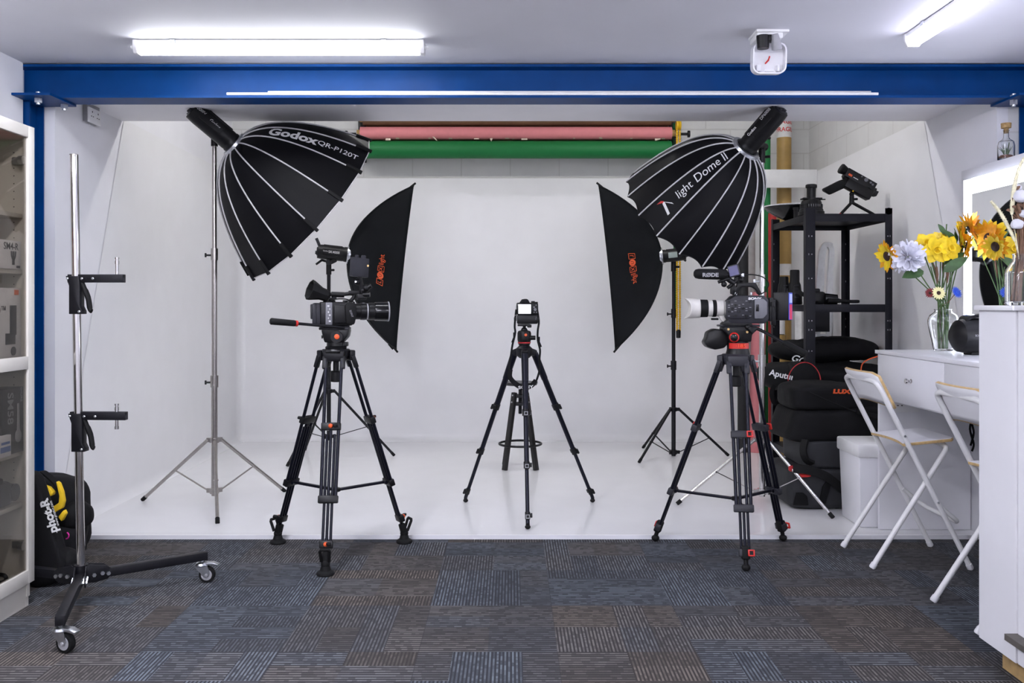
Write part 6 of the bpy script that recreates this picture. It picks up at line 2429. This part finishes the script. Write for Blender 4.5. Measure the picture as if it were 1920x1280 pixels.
# mirror with light frame
MY0, MY1, MZ0, MZ1 = 3.55, 4.985, 1.02, 1.93
t = thing('lit_mirror', 'wall mirror with a glowing white light frame over the desk', 'mirror', (2.49, (MY0 + MY1) / 2, MZ0))
mb = MB(); mb.box((2.493, (MY0 + MY1) / 2, (MZ0 + MZ1) / 2), (.012, MY1 - MY0, MZ1 - MZ0), bev=.004)
obj('backing', mb, M['lam'], t)
mb = MB()
bw = .085
for y in (MY0 + bw / 2, MY1 - bw / 2):
    mb.box((2.485, y, (MZ0 + MZ1) / 2), (.006, bw, MZ1 - MZ0 - .004), bev=.001)
for z in (MZ0 + bw / 2, MZ1 - bw / 2):
    mb.box((2.485, (MY0 + MY1) / 2, z), (.006, MY1 - MY0 - 2 * bw, bw), bev=.001)
obj('light_frame', mb, M['led'], t, label='glowing white light frame')
mb = MB(); mb.box((2.4855, (MY0 + MY1) / 2, (MZ0 + MZ1) / 2), (.004, MY1 - MY0 - 2 * bw + .002, MZ1 - MZ0 - 2 * bw + .002))
obj('mirror_glass', mb, M['mirror'], t)

# ------------------------------------------------------------------ folding bar chairs
def make_chair(label):
    t = thing('folding_chair', label, 'chair', (0, 0, 0), group='folding bar chairs')
    W_ = .205
    ft, tp = V((.225, 0, .012)), V((-.215, 0, .885))
    d = (tp - ft).normalized()
    pts = [ft + V((0, -W_, 0)), tp + V((0, -W_, 0)) - d * .06]
    c1 = [tp + V((0, -W_, 0)) - d * .06, tp + V((0, -W_ + .008, 0)) - d * .018, tp + V((0, -W_ + .05, 0))]
    top = spline([pts[1], tp + V((0, -W_ + .010, 0)) - d * .016, tp + V((0, -W_ + .06, 0))], 5)
    path = [pts[0]] + top + [V((p.x, -p.y, p.z)) for p in reversed(top)] + [V((pts[0].x, W_, pts[0].z))]
    mb = MB(); mb.tube(path, .0125, 12)
    fr = obj('back_frame', mb, M['wpowder'], t)
    w2 = .178
    bft, btp = V((-.225, 0, .012)), V((.135, 0, .575))
    e = (btp - bft).normalized()
    tp2 = spline([btp + V((0, -w2, 0)) - e * .05, btp + V((0, -w2 + .006, 0)) - e * .012, btp + V((0, -w2 + .05, .004))], 5)
    path = [bft + V((0, -w2 - .01, 0))] + tp2 + [V((p.x, -p.y, p.z)) for p in reversed(tp2)] + [bft + V((0, w2 + .01, 0))]
    mb = MB(); mb.tube(path, .0125, 12)
    rf = obj('rear_leg_frame', mb, M['wpowder'], t)
    for p, dd, par in ((ft + V((0, -W_, 0)), d, fr), (ft + V((0, W_, 0)), d, fr), (bft + V((0, -w2 - .01, 0)), e, rf), (bft + V((0, w2 + .01, 0)), e, rf)):
        mb = MB()
        mb.tube([p - dd * .012, p - dd * .006, p + dd * .016], [.012, .0155, .0148], 12)
        obj('foot_cap', mb, M['lam'], par)
    # footrest
    g = lambda z: ft + d * ((z - ft.z) / d.z)
    a = g(.30)
    b_ = V((.185, 0, .215))
    path = spline([a + V((0, -W_ + .008, 0)), a.lerp(b_, .75) + V((0, -W_ + .008, 0)), b_ + V((0, -W_ + .05, 0))], 5)
    path = path + [V((p.x, -p.y, p.z)) for p in reversed(path)]
    mb = MB(); mb.tube(path, .011, 10)
    obj('footrest', mb, M['wpowder'], t)
    for z in (.318, .63):
        for sy in (-1, 1):
            mb = MB(); p = g(z) + V((0, sy * (W_ + .012), 0))
            mb.cyl(p - V((0, .004 * sy, 0)), p + V((0, .004 * sy, 0)), .0055, seg=10)
            obj('pivot_rivet', mb, M['zinc'], t)
    # seat: plywood core with white laminate faces
    def outline(s_=1.0):
        pts = []
        for k in range(9):
            u = -1 + 2 * k / 8
            pts.append((-.085 - .022 * (1 - u * u) * -1 - .0, u * .190 * s_))
        pts += [(.15, .185 * s_), (.170, .160 * s_), (.170, -.160 * s_), (.15, -.185 * s_)]
        return pts
    T = Matrix.Translation((0, 0, .592)) @ Matrix.Rotation(R(-5.5), 4, 'Y')
    mb = MB(T); mb.prism(outline(), Matrix(), .013, .002)
    se = obj('seat', mb, M['ply'], t)
    mb = MB(T); mb.prism(outline(.985), Matrix.Translation((0, 0, .0072)) @ Matrix.Scale(.985, 4), .002)
    obj('seat_laminate', mb, M['lam'], se, label='white laminate seat surface')
    # curved backrest
    def back(off):
        def f(u, v):
            y = (u - .5) * .425
            bow = -.030 * (1 - (2 * u - 1) ** 2)
            low = .018 * (1 - (2 * u - 1) ** 2)
            s_ = .752 + low + v * (.918 - .752 - low) - .016 * max(0, abs(2 * u - 1) - .8) * 5 * (v if v > .5 else 0)
            p = g(s_)
            return V((p.x + .020 + bow + off, y, p.z + .008))
        return f
    mb = MB(); 
    n_ = Vector((d.z, 0, -d.x))
    mb.grid(back(0), 20, 6)
    bk = obj('backrest', mb, M['ply'], t, solid=.012)
    for off, nm in ((.0068, 'front_laminate'), (-.0068, 'rear_laminate')):
        mb = MB()
        f0 = back(off)
        mb.grid(lambda u, v: f0(.008 + u * .984, .02 + v * .955), 20, 6)
        obj(nm, mb, M['lam'], bk, label='white laminate surface', solid=.0014)
    return t
c1 = make_chair('white folding bar chair at the desk, the whole chair in view')
c2 = copy_tree(c1)
c2['label'] = 'white folding bar chair cut off by the white counter'
c1.location = (1.932, 4.475, .0)
c2.location = (1.995, 3.615, 0)
c2.rotation_euler = (0, 0, R(-1))

# ------------------------------------------------------------------ white counter in the right foreground
KX, KY1, KY0 = 1.628, 3.16, 1.20
t = thing('counter', 'tall white counter in the right foreground', 'counter', (KX + .3, (KY0 + KY1) / 2, 0))
mb = MB()
mb.box((KX + .30, 3.045, .66), (.60, .23, 1.14))
obj('end_unit', mb, M['lam'], t)
mb = MB(); mb.box((KX + .302, (KY0 + 2.925) / 2, .66), (.595, 2.925 - KY0, 1.14))
obj('front_unit', mb, M['lam'], t)
mb = MB()
mb.box((KX + .295, 3.045, 1.2375), (.62, .245, .016), bev=.001)
mb.box((KX + .297, (KY0 + 2.920) / 2, 1.2375), (.614, 2.920 - KY0, .016), bev=.001)
obj('worktop', mb, M['lam'], t)
mb = MB()
mb.box((KX + .33, (KY0 + 3.12) / 2, .045), (.54, 3.12 - KY0, .09))
obj('plinth', mb, M['woodplinth'], t)
mb = MB()
mb.box((KX - .012, (KY0 + 2.93) / 2, .176), (.05, 2.93 - KY0, .020))
obj('ledge', mb, M['treadtop'], t, label='dark ledge along the counter')
KT = 1.2457
# ------------------------------------------------------------------ flowers in a glass vase on the dressing table
DT = 1.0005
VX, VY = 2.318, 4.875
t = thing('glass_vase', 'clear glass vase holding artificial flowers on the desk', 'vase', (VX, VY, DT))
mb = MB(Matrix.Translation((VX, VY, DT)))
outer = [(.0, 0), (.046, .0), (.049, .004), (.055, .04), (.068, .10), (.077, .145), (.078, .165), (.068, .190), (.050, .203), (.043, .210), (.042, .217), (.049, .223)]
inner = [(.0465, .2235), (.039, .217), (.0395, .209), (.047, .200), (.064, .187), (.0735, .163), (.0735, .146), (.0645, .10), (.0515, .04), (.045, .010), (.0, .008)]
mb.lathe(outer + inner, seg=40, caps=False)
obj('glass', mb, M['glass'], t)

def petal(mb, c, axis, ang, L, w, cup=.2, curl=.0, z0=0.0, r0=.0, seg=5):
    """one petal fan blade around axis at angle; cup lifts it along the axis"""
    Mx = axis_m(c, axis)
    d = V((math.cos(ang), math.sin(ang), 0))
    l = V((-d.y, d.x, 0))
    rows = []
    for i in range(seg + 1):
        q = i / seg
        ww = w * math.sin(PI * min(1, .12 + q * .88)) ** .7 * (1 if q < .98 else .2)
        p = d * (r0 + L * q * math.cos(cup)) + V((0, 0, z0 + L * q * math.sin(cup) - curl * q * q * L))
        rows.append([p - l * ww / 2, p + V((0, 0, -.12 * ww)), p + l * ww / 2])
    vs = [[mb.bm.verts.new(Mx @ p) for p in r] for r in rows]
    for i in range(seg):
        for k in range(2):
            mb.bm.faces.new((vs[i][k], vs[i][k + 1], vs[i + 1][k + 1], vs[i + 1][k]))

def leafshape(mb, base, tip, w, up, n=7, fold=.15):
    base, tip = V(base), V(tip)
    ax = tip - base
    L = ax.length
    ax.normalize()
    s = ax.cross(V(up)).normalized()
    u = s.cross(ax)
    rows = []
    for i in range(n + 1):
        q = i / n
        ww = w * math.sin(PI * q) ** .75 * (1.15 - .4 * q)
        p = base + ax * L * q - u * (.14 * L * q * q)
        rows.append([p - s * ww / 2 + u * fold * ww, p, p + s * ww / 2 + u * fold * ww])
    vs = [[mb.bm.verts.new(p) for p in r] for r in rows]
    for i in range(n):
        for k in range(2):
            mb.bm.faces.new((vs[i][k], vs[i][k + 1], vs[i + 1][k + 1], vs[i + 1][k]))

rf = random.Random(21)
def vase_foot(k):
    a = k * 2.4
    return V((VX + .022 * math.cos(a), VY + .022 * math.sin(a), DT + .014))
def neck(k):
    a = k * 2.4 + .6
    return V((VX + .024 * math.cos(a), VY + .024 * math.sin(a), DT + .215))
def stem(t, head, k, bend=.0, m='stem', r=.0032):
    n_ = neck(k)
    mb = MB()
    mb.tube(spline([vase_foot(k), n_, n_.lerp(head, .55) + V((0, 0, bend)), head], 6), r, 6)
    return obj('stem', mb, M[m], t)

FG = 'artificial flowers in the glass vase'
def sunflower(label, head, axis, k, rad=.075, m1='petal_y', m2='petal_o', cen=.026):
    t = thing('sunflower', label, 'flower', vase_foot(k), group=FG)
    head = V(head)
    ax = V(axis).normalized()
    stem(t, head - ax * .012, k, .02)
    for lay, mm, cup, L, n in ((0, m2, .12, rad, 19), (1, m1, .42, rad * .86, 15)):
        mb = MB()
        for j in range(n):
            petal(mb, head, ax, 2 * PI * (j + .5 * lay) / n + rf.uniform(-.08, .08), L * rf.uniform(.85, 1.1), rad * .40, cup + rf.uniform(-.12, .2), rf.uniform(0, .35), r0=cen * .55)
        obj('petals', mb, M[mm], t, sharp=80)
    mb = MB()
    mb.lathe([(.0, -.006), (cen, -.004), (cen * 1.02, .006), (cen * .7, .013), (.0, .014)], axis_m(head, ax), seg=20)
    obj('flower_centre', mb, M['seed'], t)
    mb = MB()
    for j in range(9):
        a = 2 * PI * j / 9
        petal(mb, head - ax * .008, ax, a, rad * .6, rad * .22, -.35, 0, r0=.004)
    obj('sepals', mb, M['leaf'], t, sharp=80)
    return t
fp = lambda px, py, Y=VY: P(px, py, Y)
sunflower('yellow sunflower drooping leftmost of the bouquet', fp(1664, 480, 4.855), (-1, -.25, -.25), 0, .078)
sunflower('golden sunflower with its back to the daffodils, facing the light frame', fp(1800, 446, 4.87), (.9, -.45, .02), 1, .100, 'petal_o', 'petal_y')
sunflower('high golden sunflower turned towards the mirror', fp(1817, 432, 4.93), (.92, -.2, .25), 2, .092)
t = sunflower('low yellow sunflower turned towards the mirror', fp(1812, 462, 4.80), (.85, -.3, -.2), 3, .072)

def pompom(label, head, k, rad, mm):
    t = thing('dahlia', label, 'flower', vase_foot(k), group=FG)
    head = V(head)
    stem(t, head, k, .015)
    mb = MB()
    n = 120
    for j in range(n):
        z = 1 - 2 * (j + .5) / n
        a = j * 2.399963
        d = V((math.sqrt(1 - z * z) * math.cos(a), math.sqrt(1 - z * z) * math.sin(a), z))
        s = d.cross(V((rf.uniform(-1, 1), rf.uniform(-1, 1), rf.uniform(-1, 1)))).normalized()
        u = d.cross(s)
        L = rad * rf.uniform(.8, 1.08)
        w = rad * .36
        rows = []
        for i, (q, ww) in enumerate(((.30, .3), (.6, .8), (.85, 1.0), (1.0, .55))):
            p = head + d * L * q + u * rad * .10 * q * q * 2
            rows.append([p - s * w * ww / 2, p + u * w * .18, p + s * w * ww / 2])
        vs = [[mb.bm.verts.new(p) for p in r] for r in rows]
        for i in range(3):
            for kk in range(2):
                mb.bm.faces.new((vs[i][kk], vs[i][kk + 1], vs[i + 1][kk + 1], vs[i + 1][kk]))
    obj('petals', mb, M[mm], t, sharp=80)
    return t
pompom('white ruffled dahlia near the left of the bouquet', fp(1702, 481, 4.795), 4, .090, 'petal_w')

def daffodil(label, head, axis, k, rad):
    t = thing('daffodil', label, 'flower', vase_foot(k), group=FG)
    head = V(head)
    ax = V(axis).normalized()
    stem(t, head - ax * .01, k, .0)
    mb = MB()
    for j in range(6):
        petal(mb, head, ax, 2 * PI * j / 6 + rf.uniform(-.1, .1), rad, rad * .78, .25 + rf.uniform(-.1, .1), .15)
    obj('petals', mb, M['petal_y'], t, sharp=80)
    mb = MB()
    mb.lathe([(.006, 0), (.012, .004), (.016, .022), (.021, .030)], axis_m(head, ax), seg=14, caps=False)
    obj('trumpet', mb, M['petal_y'], t, solid=.0015)
    mb = MB()
    n_ = neck(k)
    p = n_.lerp(head, .45)
    mb.tube([p, p.lerp(head, .28), p.lerp(head, .5)], [.003, .0085, .004], 8)
    obj('bud_sheath', mb, M['twig'], t)
    return t
daffodil('yellow daffodil just right of the white dahlia', fp(1738, 458, 4.855), (-.3, -.8, .4), 5, .075)
daffodil('yellow daffodil in the middle of the bouquet', fp(1755, 468, 4.795), (-.1, -.9, -.1), 6, .080)
daffodil('yellow daffodil left of the golden sunflowers', fp(1779, 466, 4.795), (.25, -.9, .1), 7, .078)
daffodil('yellow daffodil high behind the golden sunflower', fp(1768, 447, 4.935), (.1, -.6, .6), 8, .062)

def daisy(label, head, axis, k, rad, mm, n=16, centre='seed', w=.34, stemm='stem'):
    t = thing('daisy', label, 'flower', vase_foot(k), group=FG)
    head = V(head)
    ax = V(axis).normalized()
    stem(t, head - ax * .006, k, -.005, stemm, .0024)
    mb = MB()
    for j in range(n):
        petal(mb, head, ax, 2 * PI * j / n, rad * rf.uniform(.9, 1.05), rad * w, .12, .1, r0=rad * .1)
    obj('petals', mb, M[mm], t, sharp=80)
    mb = MB()
    mb.lathe([(.0, -.002), (rad * .30, .0), (rad * .25, .006), (.0, .008)], axis_m(head, ax), seg=14)
    obj('flower_centre', mb, M[centre], t)
    return t
daisy('cream daisy with dark centre low over the vase rim', fp(1760, 549, 4.775), (.0, -1, .15), 9, .036, 'petal_c')
daisy('dark red daisy half hidden behind the cream daisy', fp(1744, 549, 4.815), (-.5, -.8, .2), 10, .026, 'petal_r')
daisy('blue cornflower leaning out to the right of the vase', fp(1794, 548, 4.795), (.35, -.8, .35), 11, .034, 'petal_b', 20, 'petal_b', .22, 'twig')
t = thing('leaf_spray', 'dark green leaves and plain stems at the back of the bouquet', 'foliage', vase_foot(12), group=FG)
for k, (px, py, Y) in enumerate(((1730, 470, 4.875), (1747, 492, 4.835), (1765, 462, 4.915), (1790, 470, 4.885), (1775, 420, 4.915), (1745, 500, 4.795), (1783, 500, 4.835))):
    mb = MB()
    n_ = neck(20 + k)
    e = fp(px, py, Y)
    mb.tube(spline([vase_foot(20 + k), n_, n_.lerp(e, .5), e], 5), .0034, 6)
    obj('stem', mb, M['stem'], t)
for (a, b, w, up) in ((fp(1732, 508, 4.795), fp(1693, 517, 4.775), .075, (0, -.8, .6)), (fp(1768, 510, 4.795), fp(1816, 480, 4.755), .060, (-.3, -.9, .2)),
                      (fp(1770, 497, 4.815), fp(1812, 468, 4.795), .055, (0, -.5, .9)), (fp(1772, 440, 4.915), fp(1760, 419, 4.915), .03, (0, -1, 0)), (fp(1795, 455, 4.855), fp(1772, 430, 4.835), .034, (0, -1, .2)), (fp(1670, 470, 4.835), fp(1688, 460, 4.815), .03, (0, -1, .3))):
    mb = MB()
    leafshape(mb, a, b, w, up)
    obj('leaf', mb, M['leaf'], t, sharp=80)

# ------------------------------------------------------------------ boombox speaker
t = thing('portable_speaker', 'black barrel-shaped portable speaker on the desk beside the vase', 'speaker', (2.325, 4.48, DT))
Ts = Matrix.Translation((2.325, 4.48, DT + .093)) @ Matrix.Rotation(R(6), 4, 'Z')
mb = MB(Ts)
mb.lathe([(.0, -.155), (.05, -.150), (.078, -.128), (.086, -.09), (.089, 0), (.086, .09), (.078, .128), (.05, .150), (.0, .155)],
         Matrix(((0, 0, 1, 0), (1.0, 0, 0, 0), (0, 1.0, 0, 0), (0, 0, 0, 1))), seg=40)
bd = obj('body', mb, M['darkgrey'] if False else M['blackplastic'], t)
mb = MB(Ts)
mb.tube(spline([(-.11, .0, .050), (-.09, -.0, .088), (-.03, -.0, .100), (.05, 0, .102), (.10, 0, .085)], 5), 1.0, prof=[(-.035, -.008), (.035, -.008), (.035, .008), (-.035, .008)], up=(0, 0, 1))
obj('carry_handle', mb, M['blackgloss'], t)
mb = MB(Ts)
mb.text('SONY', .014, FACE((-.078, -.0895, .004)), ext=.0006)
obj('lettering', mb, M['midgrey'], bd)
mb = MB(Ts); mb.box((0, 0, -.086), (.16, .07, .014), bev=.003)
obj('foot', mb, M['rubber'], t)

# ------------------------------------------------------------------ bottle with dried flowers on the counter
GX, GY = 1.672, 2.99
t = thing('glass_bottle', 'clear glass bottle of dried stems on the white counter', 'vase', (GX, GY, KT))
mb = MB(Matrix.Translation((GX, GY, KT)))
outer = [(.0, 0), (.037, .0), (.041, .004), (.042, .012), (.042, .105), (.039, .118), (.028, .136), (.020, .146), (.019, .165), (.022, .170)]
inner = [(.0195, .1705), (.0165, .165), (.0175, .146), (.026, .134), (.0365, .117), (.0395, .105), (.0395, .014), (.036, .010), (.0, .010)]
mb.lathe(outer + inner, seg=36, caps=False)
obj('glass', mb, M['glass'], t)
gp = lambda px, py, Y=GY: P(px, py, Y)
def plume(label, pts, r, k):
    t = thing('bunny_tail_grass', label, 'dried flower', (GX, GY, KT), group='dried stems in the bottle')
    mb = MB()
    a = k * 2.0
    mb.tube(spline([V((GX + .01 * math.cos(a), GY + .01 * math.sin(a), KT + .014)), V((GX + .006 * math.cos(a), GY + .006 * math.sin(a), KT + .16)), V(pts[0])], 6), .0016, 5)
    obj('stalk', mb, M['plume'], t)
    mb = MB()
    sp_ = spline(pts, 8)
    n = len(sp_)
    mb.tube(sp_, [r * (.35 + .65 * math.sin(PI * min(1, .15 + .8 * i / n))) * .55 for i in range(n)], 8)
    for j in range(900):
        i = rf.randrange(1, n - 1)
        p = sp_[i]
        tn = (sp_[i + 1] - sp_[i - 1]).normalized()
        d = V((rf.gauss(0, 1), rf.gauss(0, 1), rf.gauss(0, 1)))
        d = (d - tn * d.dot(tn)).normalized()
        rr = r * (.4 + .6 * math.sin(PI * min(1, .15 + .8 * i / n)))
        e = p + d * rr * rf.uniform(.7, 1.05) + tn * rr * .7
        s = d.cross(tn) * .0009
        b0 = p + d * rr * .3
        mb.bm.faces.new([mb.bm.verts.new(x) for x in (b0 - s, b0 + s, e)])
    obj('plume', mb, M['plume'], t, sharp=180)
plume('cream fluffy grass plume leaning left out of the bottle', [gp(1903, 452), gp(1893, 430), gp(1875, 398), gp(1858, 377)], .0105, 1)
plume('tall cream grass plume curving up to the right edge', [gp(1897, 402), gp(1898, 385), gp(1902, 350), gp(1910, 318), gp(1920, 296)], .012, 2)
t = thing('dried_twigs', 'bundle of brown dried twigs in the counter bottle', 'dried flower', (GX, GY, KT), group='dried stems in the bottle')
for k in range(12):
    a = k * 2.4
    mb = MB()
    e = gp(1906 + rf.uniform(-8, 10), 350 + rf.uniform(0, 90), GY + rf.uniform(-.02, .02))
    mb.tube(spline([V((GX + .013 * math.cos(a) - .012, GY + .013 * math.sin(a), KT + .013)), V((GX + .009 * math.cos(a) + .004, GY + .009 * math.sin(a), KT + .165)), V((GX + .012 * math.cos(a) + .008, GY + .012 * math.sin(a), KT + .25)), e], 5), rf.uniform(.0025, .0045), 6)
    obj('twig', mb, M['twig'], t)
for k in range(10):
    mb = MB()
    p = gp(1904 + rf.uniform(-10, 14), 350 + rf.uniform(0, 60), GY + rf.uniform(-.02, .02))
    leafshape(mb, p, p + V((rf.uniform(-.02, .02), -.008, rf.uniform(-.01, .02))), .012, (0, -1, .2), 4)
    obj('dried_leaf', mb, M['twig'], t, sharp=80)
def boll(label, px, py, r, dy=0):
    t = thing('cotton_boll', label, 'dried flower', gp(px, py, GY + dy), group='dried stems in the bottle')
    c = gp(px, py, GY + dy)
    mb = MB()
    mb.blob(c, (r * 2.2, r * 2, r * 1.9), p=2.3, amp=.0025, freq=60, n=6, seed=px)
    obj('fluff', mb, M['cotton'], t)
    mb = MB()
    mb.tube(spline([c, c + V((.01, .0, -.02)), V((GX + .006, GY, KT + .165)), V((GX + .008, GY, KT + .02))], 5), .0022, 6)
    obj('stalk', mb, M['twig'], t)
boll('pale cotton boll low on the left of the dried bunch', 1907, 420, .0175, -.02)
boll('pale cotton boll at the right edge above the low one', 1921, 400, .014, -.01)
boll('pale cotton boll near the top of the dried bunch', 1914, 368, .021, -.01)
boll('small pale cotton boll behind the top one', 1908, 352, .012, .02)

# ------------------------------------------------------------------ bottle terrarium on the panel
TX, TY, TZ = 2.545, 4.67, 1.991
t = thing('bottle_terrarium', 'small corked glass bottle holding an air plant on top of the mirror panel', 'terrarium', (TX, TY, TZ))
mb = MB(Matrix.Translation((TX, TY, TZ)))
outer = [(.0, 0), (.038, .0), (.041, .004), (.041, .075), (.036, .095), (.018, .108), (.013, .118), (.013, .150), (.016, .153)]
inner = [(.014, .1535), (.011, .150), (.011, .118), (.016, .106), (.034, .093), (.0385, .075), (.0385, .008), (.0, .006)]
mb.lathe(outer + inner, seg=32, caps=False)
obj('glass', mb, M['glass'], t)
mb = MB(Matrix.Translation((TX, TY, TZ)))
mb.lathe([(.0, .007), (.037, .008), (.0375, .018), (.030, .026), (.0, .030)], seg=24)
obj('gravel', mb, M['gravel'], t)
mb = MB(Matrix.Translation((TX, TY, TZ + .0)))
for j in range(15):
    a = j * 2.4
    l = .032 * (.5 + (j % 5) / 6)
    mb.tube([(0.004 * math.cos(a), .004 * math.sin(a), .026), (l * .5 * math.cos(a), l * .5 * math.sin(a), .050), (l * math.cos(a), l * math.sin(a), .056 + .035 * (1 - (j % 5) / 6))], [.0035, .0026, .0005], 6)
obj('air_plant', mb, M['leaf'], t, sharp=80)
mb = MB(Matrix.Translation((TX, TY, TZ)))
mb.cyl((0, 0, .138), (0, 0, .165), .0105, .013, seg=16)
mb.cyl((0, 0, .165), (0, 0, .190), .024, .025, seg=18)
obj('cork', mb, M['cork'], t)
mb = MB(Matrix.Translation((TX, TY, TZ)))
mb.tube([(0, 0, .14), (0, 0, .085), (.006, 0, .078), (.004, 0, .07)], .0012, 6)
obj('wire_hook', mb, M['zinc'], t)
